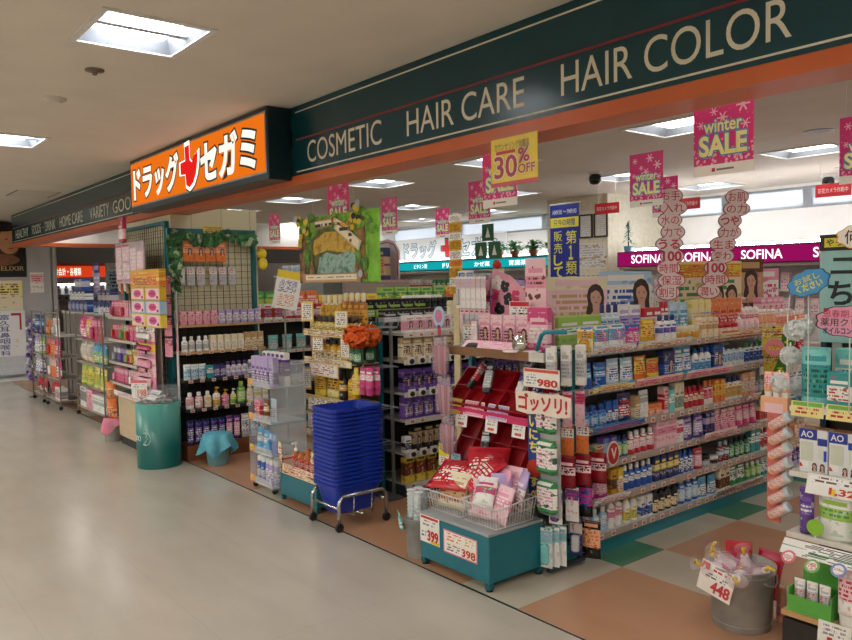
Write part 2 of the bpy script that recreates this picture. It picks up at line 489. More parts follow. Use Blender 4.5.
# ceiling with openings for the recessed fixtures
LIGHTS = []
for x in (-13.3, -10.1, -6.9, -3.7, -.5, 2.3):
    LIGHTS.append((x, 1.28, .5, .46, 'corridor')); LIGHTS.append((x, -1.9, 1.3, .66, 'concourse'))  # concourse row is added out of view, oversized and brightened to fill the corridor
for x in (-13.6, -11.7, -9.75, -7.6, -5.6, -3.5, -1.4, .7):
    for y in (3.27, 5.45, 7.6, 9.35): LIGHTS.append((x, y, .66, .56, 'shop'))
def ceiling():
    mb = MB(); m = mat('d3cabd', .85, var=.03, scale=3)
    holes = [(x-w/2, x+w/2, y-d/2, y+d/2) for x, y, w, d, k in LIGHTS]
    ys = sorted({YN, YB+.2} | {round(v, 4) for h in holes for v in h[2:]})
    for y0, y1 in zip(ys, ys[1:]):
        cuts = sorted((h[0], h[1]) for h in holes if h[2] <= y0+1e-3 and h[3] >= y1-1e-3)
        x = XL
        for a, c in cuts + [(XR, XR)]:
            if a > x + 1e-4: mb.box(x, a, y0, y1, CZ, CZ+.12, m)
            x = c
    return mb
struct(ceiling(), 'ceiling')

wallm = mat('cfcac2', .8, var=.03, scale=4)
white = mat('f4f3ef', .7, var=.02, scale=3)
# back wall with a band of frosted windows under the ceiling
mb = MB()
mb.box(XL, XR, YB, YB+.15, 0, 2.47, white)
mb.box(XL, XR, YB, YB+.15, 2.75, CZ, white)
struct(mb, 'wall_back')
frost = mat('eef3f8', .6, alpha=.55, var=0)
alu = mat('a9b0b6', .4, .7)
k = 1
xs = [-18.5, -16.2, -13.9, -11.6, -9.3, -7.0, -5.85, -4.7, -3.55, -2.4, -.5, 3.2]
for a, c in zip(xs, xs[1:]):
    w = MB().box(a, c, YB+.05, YB+.06, 2.47, 2.75, frost)
    w.box(a, a+.05, YB+.0, YB+.1, 2.47, 2.75, alu); w.box(c-.05, c, YB, YB+.1, 2.47, 2.75, alu)
    w.box(a+.05, c-.05, YB, YB+.1, 2.47, 2.5, alu); w.box(a+.05, c-.05, YB, YB+.1, 2.72, 2.75, alu)
    o = struct(w, f'window_{k}'); k += 1
struct(MB().box(XL-.15, XL, YN, YB, 0, CZ, wallm), 'wall_far')
struct(MB().box(XR, XR+.15, YN, YB, 0, CZ, wallm), 'wall_right')
struct(MB().box(XL, XR, YN-.15, YN, 0, CZ, mat('b9b0a2', .8)), 'wall_corridor')
# grey end wall at the far left, its side return, and the neighbouring bay's cut-out bulkhead
greyw = mat('b5b7b8', .7, var=.03)
struct(MB().box(-15.2, -15.0, YN, 3.42, 0, CZ, greyw), 'wall_left')
struct(MB().box(-16.15, -16.0, 3.42, YB, 2.08, CZ, mat('8d8f90', .7)).box(-16.15, -15.0, 3.40, 3.5, 0, CZ, greyw), 'wall_lintel')
orange = mat('c4602f', .35, var=.04, scale=6)
# bulkhead over the shop front and along its left side
mb = MB().box(-13.95, XR, 2.655, 2.82, 2.33, CZ, white).box(-13.95, -13.75, 2.82, YB, 2.34, CZ, white)
struct(mb, 'wall_bulkhead')
struct(MB().box(-13.95, XR, 2.6, 2.82, 2.265, 2.328, orange).box(-13.97, -13.73, 2.82, YB, 2.285, 2.338, orange), 'trim_1')
# stone-tiled columns
def stone():
    m, nt, b = nodes('cream_stone_tiles'); N, L = nt.nodes, nt.links
    tc = N.new('ShaderNodeTexCoord'); mp = N.new('ShaderNodeMapping'); L.new(tc.outputs['Object'], mp.inputs[0])
    mp.inputs['Rotation'].default_value = (PI/2, 0, 0)
    sx = N.new('ShaderNodeSeparateXYZ'); L.new(tc.outputs['Object'], sx.inputs[0])
    ad = N.new('ShaderNodeMath'); ad.operation = 'ADD'; L.new(sx.outputs['X'], ad.inputs[0]); L.new(sx.outputs['Y'], ad.inputs[1])
    cb = N.new('ShaderNodeCombineXYZ'); L.new(ad.outputs[0], cb.inputs[0]); L.new(sx.outputs['Z'], cb.inputs[1])
    br = N.new('ShaderNodeTexBrick'); L.new(cb.outputs[0], br.inputs['Vector']); br.offset = 0
    br.inputs['Scale'].default_value = 1; br.inputs['Brick Width'].default_value = .3; br.inputs['Row Height'].default_value = .3; br.inputs['Mortar Size'].default_value = .004
    br.inputs['Color1'].default_value = lin('ded5b4'); br.inputs['Color2'].default_value = lin('d6cca8'); br.inputs['Mortar'].default_value = lin('b3a98a')
    L.new(br.outputs['Color'], b.inputs['Base Color']); b.inputs['Roughness'].default_value = .45
    return m
stn = stone()
struct(MB().box(-8.35, -7.03, 2.83, 3.5, 0, 2.33, stn).box(-8.35, -7.03, 2.63, 2.83, 0, 2.26, stn), 'wall_column')
struct(MB().box(-7.95, -6.82, 8.8, YB, 0, CZ, mat('e9e4cf', .6)), 'wall_pillar')
struct(MB().box(-13.95, -13.0, YB-.012, YB, 0, .1, mat('5d5a55')).box(-13.0, XR, YB-.012, YB, 0, .1, mat('5d5a55')), 'baseboard_back')

# daylight behind the frosted windows
W = bpy.data.worlds.new('daylight'); SC.world = W; W.use_nodes = True
bg = W.node_tree.nodes['Background']; bg.inputs[0].default_value = lin('dfeaf6'); bg.inputs[1].default_value = 2.6

# ================================================================== ceiling things
def ceiling_light(kind):
    w, d = dict(corridor=(.5, .46), concourse=(1.3, .66), shop=(.66, .56))[kind]
    e = thing('ceiling_light', None, None)
    tr = mat('d8d6d0', .4)
    f = MB()
    for a in ((-w/2-.03, w/2+.03, -d/2-.03, -d/2), (-w/2-.03, w/2+.03, d/2, d/2+.03), (-w/2-.03, -w/2, -d/2, d/2), (w/2, w/2+.03, -d/2, d/2)):
        f.box(*a, -.008, -.0005, tr)
    f.build('frame', e)
    rf = mat('8b9199', .45, 0, var=.02)
    h = .085 if kind == 'corridor' else .115
    r = MB(); a, c = w/2-.001, d/2-.001; i, j = w/2-(.06 if kind == 'corridor' else .09), d/2-(.045 if kind == 'corridor' else .07)
    r.add([(-a,-c,0),(a,-c,0),(a,c,0),(-a,c,0),(-i,-j,h),(i,-j,h),(i,j,h),(-i,j,h)], [(0,1,5,4),(1,2,6,5),(2,3,7,6),(3,0,4,7),(4,5,6,7)], rf)
    r.build('reflector', e)
    if kind == 'corridor':
        MB().box(-.022, .022, -c+.005, c-.005, .02, h-.002, mat('a9b0ba', .4, var=0)).build('divider', e)
        for s in (-1, 1):
            MB().box(s*w*.21-.082, s*w*.21+.082, -j+.015, j-.015, h-.045, h-.02, lamp('fbfbff', CORR), .02).build('lamp_panel', e)
    else:
        k = 1 if kind == 'concourse' else .97
        MB().box(-i*k, i*k, -j*k, j*k, h-.075, h-.004, lamp('fffdf8', HALL if kind == 'concourse' else SHOP), .02).build('lamp_panel', e)
    return e
CORR, SHOP, HALL = 20.0, 8.6, 33.0
rowname = {1.28: 'corridor row nearest the shop front', -1.9: 'added unseen fill row over the concourse', 3.27: 'shop row hidden just behind the fascia', 5.45: 'first visible shop row behind the fascia', 7.6: 'second shop row', 9.35: 'shop row nearest the windows'}
cnt = {}
for x, y, w, d, kd in sorted(LIGHTS, key=lambda q: (q[1], -q[0])):
    i = cnt.get(y, 0); cnt[y] = i+1
    place('cl'+kd, lambda kd=kd: ceiling_light(kd), (x, y, CZ), 0, f'{ORD[i]} square recessed light from the right, {rowname[y]}', 'ceiling light', 'recessed ceiling lights')

def dome_cam():
    e = thing('security_camera', None, None)
    MB().lathe([(.075, -.03), (.08, -.025), (.08, 0)], mat('d5d3cf', .4), 16).build('base', e)
    MB().lathe([(.03, -.14), (.055, -.13), (.07, -.095), (.066, -.05), (.05, -.03)], mat('17161a', .1), 16).build('dome', e)
    return e
for i, (x, y, t) in enumerate([(-5.54, 6.93, 'left of the hanging sale posters'), (-5.85, 8.2, 'behind the two speech-bubble strips'), (-4.17, 9.6, 'near the right-hand windows')]):
    place('dome', dome_cam, (x, y, CZ), 0, f'black dome security camera on the shop ceiling {t}', 'camera', 'dome cameras')
def red_tag():
    e = thing('hanging_tag', None, None)
    MB().box(-.17, .17, -.002, .002, -.41, -.28, mat('c6202c', .4)).build('card', e)
    mb = MB(); mb.text('防犯カメラ作動中', -.14, .14, -.37, -.32, -.004, mat('f4d9d6', .5, var=0)); mb.build('lettering', e)
    MB().tube([(-.12, 0, -.28), (-.12, 0, 0)], .0015, mat('c8c8c8', .4), 5).tube([(.12, 0, -.28), (.12, 0, 0)], .0015, mat('c8c8c8', .4), 5).build('string', e)
    return e
for x, y, t in [(-5.07, 8.0, 'under the middle of the ceiling, by the left speech strip'), (-3.47, 8.1, 'under the ceiling beside the right-hand dome camera'), (-5.9, 7.6, 'beside the framed certificates')]:
    place('redtag', red_tag, (x, y, CZ), .1, f'small red hanging notice {t}', 'sign', 'red hanging notices')
def disc_thing(name, prof, m, label, cat, x, y):
    o = MB().lathe(prof, m, 20).build(name, None, (x, y, CZ)); tag(o, label, cat)
disc_thing('sprinkler_head', [(.012, -.03), (.014, -.012), (.05, -.008), (.05, 0)], mat('6b5a48', .5), 'small dark sprinkler head on corridor ceiling below the big light', 'sprinkler', -4.44, 1.27)
disc_thing('smoke_detector', [(.04, -.03), (.05, -.018), (.07, -.012), (.072, 0)], mat('c9c2b6', .5), 'round pale detector on corridor ceiling left of the sprinkler', 'detector', -5.24, 1.25)
disc_thing('ceiling_speaker', [(.1, -.006), (.115, -.004), (.12, 0)], mat('8e8880', .6), 'round grey ceiling speaker beside the second shop light, right side', 'speaker', -2.95, 6.6)
struct(MB().box(-11.0, -10.35, 2.02, 2.5, CZ-.004, CZ-.0005, mat('c9c0b2', .8)).box(-11.0, -10.35, 2.0, 2.02, CZ-.006, CZ-.0005, mat('6b645a')).box(-11.0, -10.35, 2.48, 2.5, CZ-.006, CZ-.0005, mat('6b645a')), 'trim_2')

# ================================================================== store fascia
tealf = mat('083c45', .22, var=.05, scale=2)
creaml = mat('d9d3bd', .5, var=.03)
fs = thing('fascia_sign', 'long dark teal shop fascia with cream category lettering and stripes', 'sign', (0, 2.65, 0))
MB().box(-13.95, XR, -.05, 0, 2.325, CZ-.002, tealf).build('panel', fs)
def stripes(z, t, m):
    mb = MB()
    for a, c in ((-13.85, -7.6), (-4.6, XR)): mb.box(a, c, -.0515, -.0502, z-t/2, z+t/2, m)
    return mb
stripes(2.748, .008, creaml).build('upper_stripe', fs)
stripes(2.352, .008, creaml).build('lower_stripe', fs)
stripes(2.565, .012, mat('7a2231', .4)).build('middle_stripe', fs)['label'] = 'dark red stripe'
for t, a, c, z0, z1 in [('COSMETIC', -4.45, -3.61, 2.393, 2.535), ('HAIR CARE', -3.37, -2.48, 2.395, 2.535), ('HAIR COLOR', -2.26, -1.25, 2.395, 2.535),
                        ('HEALTHY', -13.65, -12.75, 2.39, 2.52), ('FOODS', -12.5, -11.95, 2.39, 2.52), ('DRINK', -11.7, -11.12, 2.39, 2.52), ('·', -11.84, -11.8, 2.445, 2.465), ('HOME CARE', -10.89, -9.8, 2.39, 2.525), ('VARIETY', -9.5, -8.75, 2.39, 2.525), ('GOODS', -8.62, -7.7, 2.39, 2.525)]:
    MB().text(t, a, c, z0, z1, -.052, creaml).build('lettering', fs)

# projecting light box
lb = thing('lightbox_sign', 'glowing orange projecting sign box with white outlined characters and red bird cross', 'sign', (0, 2.62, 0))
hm = mat('07242a', .3)
MB().box(-7.45, -4.66, -.2, -.0215, 2.30, CZ-.004, hm, .006).build('housing', lb)
MB().box(-7.43, -4.68, -.2045, -.2005, 2.345, 2.755, mat('b9b4aa', .3, .8)).build('face_frame', lb)
MB().box(-7.415, -4.695, -.207, -.2046, 2.358, 2.742, lamp('f07418', .8)).build('face', lb)
def lbtext(t, a, c):
    MB().text(t, a, c, 2.405, 2.69, -.2085, mat('20242c', .5, var=0), off=.085).build('outline', lb)
    MB().text(t, a, c, 2.405, 2.69, -.210, lamp('fff6e4', .95), off=.04).build('lettering', lb)
lbtext('ドラッグ', -7.33, -6.23); lbtext('セガミ', -5.75, -4.83)
def bird(x, z, s, grow=0):
    P = [(-.46,.14),(-.14,.16),(-.16,.5),(.12,.52),(.13,.16),(.26,.08),(.38,.2),(.62,.3),(.6,.06),(.5,-.2),(.32,-.4),(.08,-.5),(-.12,-.42),(-.16,-.16),(-.46,-.14)]
    cx, cz = .02, -.02
    return [(x+s*(cx+(p-cx)*(1+grow)), z+s*(cz+(q-cz)*(1+grow))) for p, q in P]
mb = MB().prism(bird(-6.02, 2.55, .33, .3), -.2085, -.2075, mat('20242c', .5, var=0)); mb.build('emblem_outline', lb)
MB().prism(bird(-6.02, 2.55, .33, .2), -.2098, -.2088, lamp('fff6e4', 1.25)).build('emblem_border', lb)
MB().prism(bird(-6.02, 2.55, .33), -.2112, -.21, lamp('e0201c', .9)).build('emblem', lb)

# ================================================================== winter sale posters
def snow(mb, x, z, r, y, m):
    for k in range(3):
        a = PI*k/3; dx, dz = math.cos(a), math.sin(a)
        mb.add([(x-dx*r-dz*r*.12, y, z-dz*r+dx*r*.12), (x-dx*r+dz*r*.12, y, z-dz*r-dx*r*.12), (x+dx*r+dz*r*.12, y, z+dz*r-dx*r*.12), (x+dx*r-dz*r*.12, y, z+dz*r+dx*r*.12)], [(0, 1, 2, 3)], m)
def poster():
    e = thing('sale_poster', None, None)
    w, h = .135, .365
    m, nt, b = nodes('pink_snow_print'); N, L = nt.nodes, nt.links
    tc = N.new('ShaderNodeTexCoord'); v = N.new('ShaderNodeTexVoronoi'); v.inputs['Scale'].default_value = 60; L.new(tc.outputs['Object'], v.inputs['Vector'])
    sp = N.new('ShaderNodeSeparateXYZ'); L.new(tc.outputs['Generated'], sp.inputs[0])
    a = N.new('ShaderNodeMath'); a.operation = 'MULTIPLY_ADD'; L.new(sp.outputs['Z'], a.inputs[0]); a.inputs[1].default_value = -.55; a.inputs[2].default_value = .5
    c = N.new('ShaderNodeMath'); c.operation = 'LESS_THAN'; L.new(v.outputs['Distance'], c.inputs[0]); L.new(a.outputs[0], c.inputs[1])
    mx = N.new('ShaderNodeMix'); mx.data_type = 'RGBA'; mx.inputs[6].default_value = lin('d62f78'); mx.inputs[7].default_value = lin('f0b4c8'); L.new(c.outputs[0], mx.inputs[0])
    L.new(mx.outputs[2], b.inputs['Base Color']); b.inputs['Roughness'].default_value = .4
    MB().box(-w, w, -.0006, .0006, -h+.045, 0, m).box(-w, w, -.0006, .0006, -h, -h+.045, mat('f0ece2', .5, var=0)).build('sheet', e)
    fl = mat('f7c3d3', .5, var=0); q = MB()
    for x, z, r in [(-.09,-.05,.022),(.03,-.04,.03),(.09,-.09,.03),(-.04,-.1,.018),(.0,-.13,.025),(-.1,-.15,.018),(.1,-.17,.02),(-.1,-.27,.012),(.06,-.29,.014)]: snow(q, x, z, r, -.0012, fl)
    q.build('snowflake_pattern', e)
    dk, yl = mat('4a94c8', .5, var=0), mat('f4efa0', .5, var=0)
    T = MB().text('winter', -.085, .085, -.185, -.135, -.0016, dk, off=.085).text('SALE', -.105, .105, -.28, -.2, -.0016, dk, off=.085)
    T.build('text_outline', e)
    MB().text('winter', -.085, .085, -.185, -.135, -.0024, yl, off=.02).text('SALE', -.105, .105, -.28, -.2, -.0024, yl, off=.035).build('lettering', e)
    MB().box(-.05, -.035, -.0012, -.0007, -h+.015, -h+.03, mat('red', .5, var=0)).box(-.028, .05, -.0012, -.0007, -h+.018, -h+.026, mat('777777', .5, var=0)).build('footer_mark', e)
    return e
PO = [(-1.73, 3.0, 2.39, 'largest one near the right'), (-3.06, 3.0, 2.37, 'half hidden behind the yellow discount card'), (-4.72, 3.0, 2.34, 'just above the hanging forest panel'),
      (-3.16, 4.5, 2.45, 'above the left speech-bubble strip'), (-1.76, 4.5, 2.46, 'at the right edge of the picture'), (-4.84, 4.5, 2.45, 'left of and behind the discount card'), (-6.15, 4.5, 2.43, 'right of the forest panel'),
      (-7.35, 6.2, 2.5, 'deep in the shop behind the forest panel'), (-4.15, 6.2, 2.52, 'far back behind the left speech strip'), (-8.55, 4.5, 2.46, 'beside the ivy trellis post')]
posters = [place('poster', poster, (x, y, z), RN.uniform(-.04, .04), f'hanging pink winter sale poster, {t}', 'poster', 'hanging winter sale posters') for x, y, z, t in PO]
for o in posters:      # two strings hang each sheet from the ceiling
    h = CZ - o.location.z
    MB().tube([(-.1, 0, .0005), (-.1, 0, h)], .0008, mat('d8d8d8', .4), 4).tube([(.1, 0, .0005), (.1, 0, h)], .0008, mat('d8d8d8', .4), 4).build('hanging_string', o)

e = thing('discount_card', 'yellow hanging card reading 30% OFF in crimson under the orange beam', 'sign', (-2.53, 2.575, 2.265))
MB().box(-.15, .15, -.001, .001, -.225, 0, mat('f0cf1c', .35, var=.03)).build('card', e)
MB().box(-.15, .15, -.0018, -.0011, -.225, -.205, mat('c4122f', .4)).box(-.115, .01, -.0018, -.0011, -.075, -.06, mat('c4122f', .4)).build('red_bar', e)
MB().text('カウンセリング化粧品', -.125, .1, -.058, -.022, -.002, mat('16244e', .4, var=0), off=.02).build('heading', e)
for c, off, y in (('f6efdc', .05, -.0016), ('b5123c', .02, -.0026)):
    MB().text('30', -.125, .02, -.185, -.085, y, mat(c, .4, var=0), off=off).text('%', .03, .1, -.125, -.06, y, mat(c, .4, var=0), off=off).text('OFF', .03, .135, -.175, -.135, y, mat(c, .4, var=0), off=off).build('lettering' if off == .02 else 'lettering_edge', e)
MB().box(-.152, .152, -.004, -.0032, -.228, .02, clear(a=.03)).build('sleeve', e)
# ================================================================== shelf units
steel = mat('cfd0cc', .4, .2)
tealp = mat('1b7f8e', .4, var=.05)
TAGM = None
def price_tag():
    mb = MB().box(-.02, .02, -.0016, 0, -.014, .014, mat('f4f1e8', .5, var=0))
    mb.box(-.016, .016, -.0021, -.0016, -.01, .004, mat('c8604e', .5, var=0)).box(-.016, .014, -.0021, -.0016, .007, .010, mat('50505a', .5, var=0))
    return mb
def gondola(name, label, x, y, rz, L, tiers, thick, H, sh='d9d8d2', rail='d8cfc4', plinth='1b7f8e', back='8a8782', tags=True, cat='shelf unit', bay=.92, deck=.1, pegs=False, both=True):
    """tiers: (height of the shelf top, shelf depth); local face at y = 0"""
    e = thing(name, label, cat, (x, y, 0), rz)
    sm, rm = mat(sh, .4, .1), mat(rail, .35)
    MB().box(0, L, .02, thick, 0, deck-.012, mat(plinth, .4)).build('plinth', e)
    MB().box(0, L, thick*.5-.015, thick*.5+.015 if both else thick*.5+.02, deck, H, mat(back, .6)).build('back_panel', e)
    n = max(1, round(L/bay))
    for i in range(n+1):
        MB().box(L*i/n-.012, L*i/n+.012, thick*.5-.03, thick*.5+.03, 0.0, H+.01, sm).build('upright', e)
    for z, d in tiers:
        s = MB().box(.002, L-.002, 0, d, z-.02, z, sm).build('shelf', e)
        MB().box(.002, L-.002, -.006, -.0002, z-.034, z+.004, rm).build('price_rail', s)
        if tags:
            k = int(L/.1); first = None
            for i in range(k):
                if RN.random() < .12: continue
                t = price_tag().build('price_tag') if first is None else first.copy()
                if first is None: first = t
                else: COL.objects.link(t)
                attach(t, s); t.location = (.06 + i*.1 + RN.uniform(-.012, .012), -.0065, z-.015)
    return e
def promo(e, u0, u1, z, c, c2, name='promo_strip', dz=.0, h=.06, out=.05):
    """a curved printed card clipped to a shelf edge"""
    vs, fs = [], []
    for k in range(6):
        t = k/5; a = t*PI/2
        for u in (u0, u1): vs.append((u, -.012-out*math.sin(a), z+dz-.03+h*(1-math.cos(a))))
    fs = [(2*k, 2*k+1, 2*k+3, 2*k+2) for k in range(5)]
    n = len(vs); vs += [(p[0], p[1]+.0015, p[2]-.0012) for p in vs]
    fs += [tuple(n+i for i in f[::-1]) for f in fs]
    return MB().add(vs, fs, pack(c, c2, 'red', z0=.2, z1=.8, rough=.12, seed=int(u0*31) % 9), True).build(name, e)

# ------------------------------------------------------------------ A: the long gondola (faces +x)
AX, AY, AL = -2.77, 3.34, 2.76
AT = [(.12, .42), (.32, .38), (.53, .36), (.74, .34), (.97, .32), (1.19, .86)]
A = gondola('gondola_shelf', 'long white shelf unit on a teal base in the near aisle, packed with toiletries', AX, AY, PI/2, AL, AT, .88, 1.2, rail='ac9d92')
UA = Unit(AX, AY, PI/2)
w1 = 'the long unit\'s '
U = lambda z, items, where, u0=.03, u1=AL-.02, v=.015, g=None: UA.row(z, u0, u1, v, items, where, gap=g, vary=v < .1)
U(.12, [('bot', ('paleblue', 'white', 'blue'), (.062, .05, .17), 3), ('bot', ('white', 'pink', 'red', 'white'), (.06, .05, .18), 2), ('bot', ('white', 'yellow', 'green'), (.06, .05, .17), 2),
        ('box', ('white', 'blue', 'navy'), (.055, .05, .17), 2), ('bot', ('black', 'cream', 'gold', 'black'), (.058, .05, .16), 4), ('bot', ('blue', 'paleblue', 'white', 'white'), (.066, .05, .18), 3),
        ('pouch', ('skyblue', 'white', 'navy'), (.1, .05, .17), 2), ('box', ('cream', 'brown', 'brown'), (.06, .05, .17), 2), ('pouch', ('green', 'white', 'darkgreen'), (.1, .05, .17), 2),
        ('bot', ('green', 'lime', 'white', 'white'), (.055, .05, .16), 3), ('bot', ('teal', 'white', 'navy'), (.055, .05, .16), 3), ('bot', ('pink', 'white', 'red'), (.055, .05, .17), 4), ('bot', ('lavender', 'purple', 'white'), (.055, .05, .17), 3)], w1+'bottom shelf')
U(.32, [('pouch', ('magenta', 'pink', 'white'), (.115, .06, .18), 2), ('box', ('gold', 'brown', 'black'), (.05, .05, .17), 1), ('box', ('yellow', 'white', 'red'), (.05, .05, .17), 1), ('bot', ('blue', 'white', 'navy', 'white'), (.05, .045, .18), 5),
        ('box', ('navy', 'yellow', 'white'), (.06, .05, .18), 4), ('bot', ('blue', 'white', 'navy', 'blue'), (.05, .045, .17), 3), ('pouch', ('red', 'pink', 'white'), (.1, .05, .18), 1), ('jar', ('black', 'silver', 'white', 'black'), (.09, .08, .08), 1),
        ('jar', ('cream', 'black', 'black', 'white'), (.08, .08, .07), 1), ('bot', ('darkred', 'paleblue', 'white', 'paleblue'), (.055, .05, .18), 2), ('bot', ('darkgreen', 'green', 'white', 'black'), (.06, .05, .17), 4), ('box', ('teal', 'white', 'navy'), (.06, .05, .16), 2),
        ('bot', ('white', 'red', 'darkred'), (.055, .05, .17), 4), ('box', ('tan', 'orange', 'brown'), (.075, .05, .17), 3), ('bot', ('peach', 'white', 'red'), (.055, .05, .15), 3)], w1+'fifth shelf')
U(.53, [('box', ('grey', 'silver', 'white'), (.09, .06, .13), 1), ('box', ('cream', 'red', 'orange'), (.07, .06, .12), 1), ('box', ('violet', 'skyblue', 'white'), (.06, .05, .17), 2), ('bot', ('blue', 'lime', 'white', 'navy'), (.05, .05, .15), 2),
        ('bot', ('red', 'white', 'pink'), (.06, .05, .17), 4), ('box', ('palepink', 'pink', 'red'), (.11, .06, .18), 2), ('box', ('white', 'hotpink', 'red'), (.07, .05, .16), 1), ('pouch', ('purple', 'lavender', 'white'), (.12, .05, .18), 2), ('box', ('navy', 'lavender', 'gold'), (.05, .05, .17), 2),
        ('pouch', ('pink', 'palepink', 'red'), (.09, .05, .17), 3), ('pouch', ('hotpink', 'pink', 'white'), (.09, .05, .17), 3), ('box', ('cream', 'red', 'brown'), (.07, .05, .15), 3), ('pouch', ('white', 'skyblue', 'navy'), (.12, .05, .17), 4)], w1+'fourth shelf')
U(.74, [('bot', ('blue', 'skyblue', 'white', 'blue'), (.07, .06, .17), 3), ('can', ('blue', 'white', 'navy', 'blue'), (.05, .05, .18), 2), ('pouch', ('navy', 'red', 'white'), (.14, .06, .17), 1), ('box', ('tan', 'cream', 'brown'), (.05, .05, .18), 1),
        ('tube', ('white', 'silver', 'grey', 'white'), (.045, .04, .16), 2), ('jar', ('peach', 'orange', 'white', 'orange'), (.065, .06, .07), 2), ('box', ('palepink', 'red', 'white'), (.05, .05, .17), 1), ('box', ('aqua', 'white', 'teal'), (.06, .05, .16), 1), ('box', ('cream', 'grey', 'green'), (.05, .05, .18), 2),
        ('bot', ('red', 'cream', 'darkred', 'red'), (.055, .05, .17), 4), ('bot', ('white', 'red', 'pink', 'orange'), (.055, .05, .17), 2), ('box', ('orange', 'yellow', 'red'), (.06, .05, .18), 2), ('bot', ('white', 'gold', 'grey', 'navy'), (.055, .05, .17), 4),
        ('box', ('peach', 'white', 'orange'), (.08, .05, .16), 2), ('bot', ('grey', 'silver', 'white', 'grey'), (.055, .05, .16), 3), ('pouch', ('crimson', 'red', 'white'), (.14, .06, .18), 2), ('box', ('white', 'blue', 'navy'), (.075, .05, .17), 4)], w1+'third shelf')
U(.97, [('pouch', ('blue', 'skyblue', 'white'), (.11, .06, .17), 2), ('pouch', ('paleblue', 'white', 'blue'), (.12, .06, .17), 2), ('pouch', ('orange', 'yellow', 'red'), (.12, .06, .16), 1), ('pouch', ('yellow', 'orange', 'red'), (.13, .06, .16), 1), ('face', ('navy', 'blue', 'white'), (.13, .06, .18), 1),
        ('pouch', ('skyblue', 'white', 'blue'), (.1, .06, .17), 2), ('bot', ('white', 'skyblue', 'blue', 'blue'), (.06, .05, .17), 3), ('face', ('blue', 'navy', 'white'), (.12, .06, .18), 1), ('pump', ('white', 'paleblue', 'blue'), (.065, .055, .17), 4),
        ('bot', ('white', 'blue', 'navy', 'green'), (.06, .05, .17), 4), ('pouch', ('palepink', 'hotpink', 'white'), (.12, .06, .17), 3), ('pouch', ('white', 'red', 'pink'), (.12, .06, .17), 2)], w1+'second shelf')
U(1.19, [('pouch', ('white', 'skyblue', 'red'), (.13, .06, .15), 3), ('pouch', ('blue', 'hotpink', 'white'), (.14, .06, .15), 1), ('pouch', ('gold', 'yellow', 'red'), (.15, .06, .15), 1), ('bot', ('white', 'blue', 'hotpink', 'navy'), (.06, .05, .17), 3), ('jar', ('paleyellow', 'gold', 'orange', 'cream'), (.075, .07, .09), 3),
         ('box', ('cream', 'tan', 'orange'), (.06, .05, .18), 3), ('jar', ('peach', 'white', 'orange', 'red'), (.08, .08, .1), 3), ('pump', ('palepink', 'white', 'pink', 'white'), (.06, .055, .17), 4), ('tube', ('white', 'peach', 'orange', 'orange'), (.05, .045, .15), 4), ('bot', ('palepink', 'peach', 'red', 'white'), (.055, .05, .16), 4), ('bot', ('orange', 'peach', 'white', 'white'), (.055, .05, .14), 3)], 'the long unit\'s top, front row', v=.02)
U(1.19, [('box', ('lime', 'white', 'green'), (.2, .09, 0.183), 2), ('bot', ('white', 'paleblue', 'navy', 'navy'), (.06, .05, 0.244), 3), ('pouch', ('white', 'lavender', 'blue'), (.12, .06, 0.232), 2), ('box', ('red', 'white', 'orange'), (.09, .05, 0.207), 2), ('tube', ('red', 'white', 'darkred', 'silver'), (.05, .045, 0.244), 2), ('pouch', ('paleblue', 'skyblue', 'white'), (.12, .06, 0.232), 2),
         ('box', ('paleyellow', 'cream', 'gold'), (.08, .06, 0.244), 3), ('box', ('orange', 'red', 'white'), (.1, .06, 0.244), 4), ('pump', ('white', 'palepink', 'red'), (.065, .055, 0.244), 4), ('box', ('pink', 'palepink', 'red'), (.09, .06, 0.232), 4)], 'the long unit\'s top, middle row', v=.2)
U(1.19, [('pouch', ('paleblue', 'navy', 'white'), (.13, .06, 0.244), 2), ('jar', ('navy', 'white', 'black', 'navy'), (.11, .1, 0.122), 2), ('bot', ('white', 'silver', 'pink', 'pink'), (.06, .05, 0.256), 5), ('bot', ('cream', 'gold', 'brown', 'tan'), (.06, .05, 0.256), 4), ('box', ('white', 'peach', 'red'), (.1, .06, 0.268), 5), ('bot', ('white', 'pink', 'red', 'red'), (.06, .05, 0.256), 6), ('box', ('hotpink', 'white', 'red'), (.1, .06, 0.244), 4)], 'the long unit\'s top, rear row', v=.52)
for q in [(.03, .42, 1.19, 'paleblue', 'white'), (.44, 1.0, 1.19, 'paleblue', 'cream'), (1.35, 2.7, 1.2, 'orange', 'cream'), (.03, .4, .97, 'skyblue', 'paleyellow'), (.42, .9, .97, 'cream', 'pink'), (.95, 1.5, .97, 'white', 'pink'), (2.0, 2.7, .97, 'white', 'palepink'), (.03, .5, .74, 'skyblue', 'blue'),
          (1.7, 2.1, .745, 'pink', 'white'), (1.15, 1.55, .545, 'white', 'palepink'), (.03, .36, .33, 'lavender', 'white'), (1.3, 1.9, .145, 'white', 'grey')]:
    promo(A, *q)

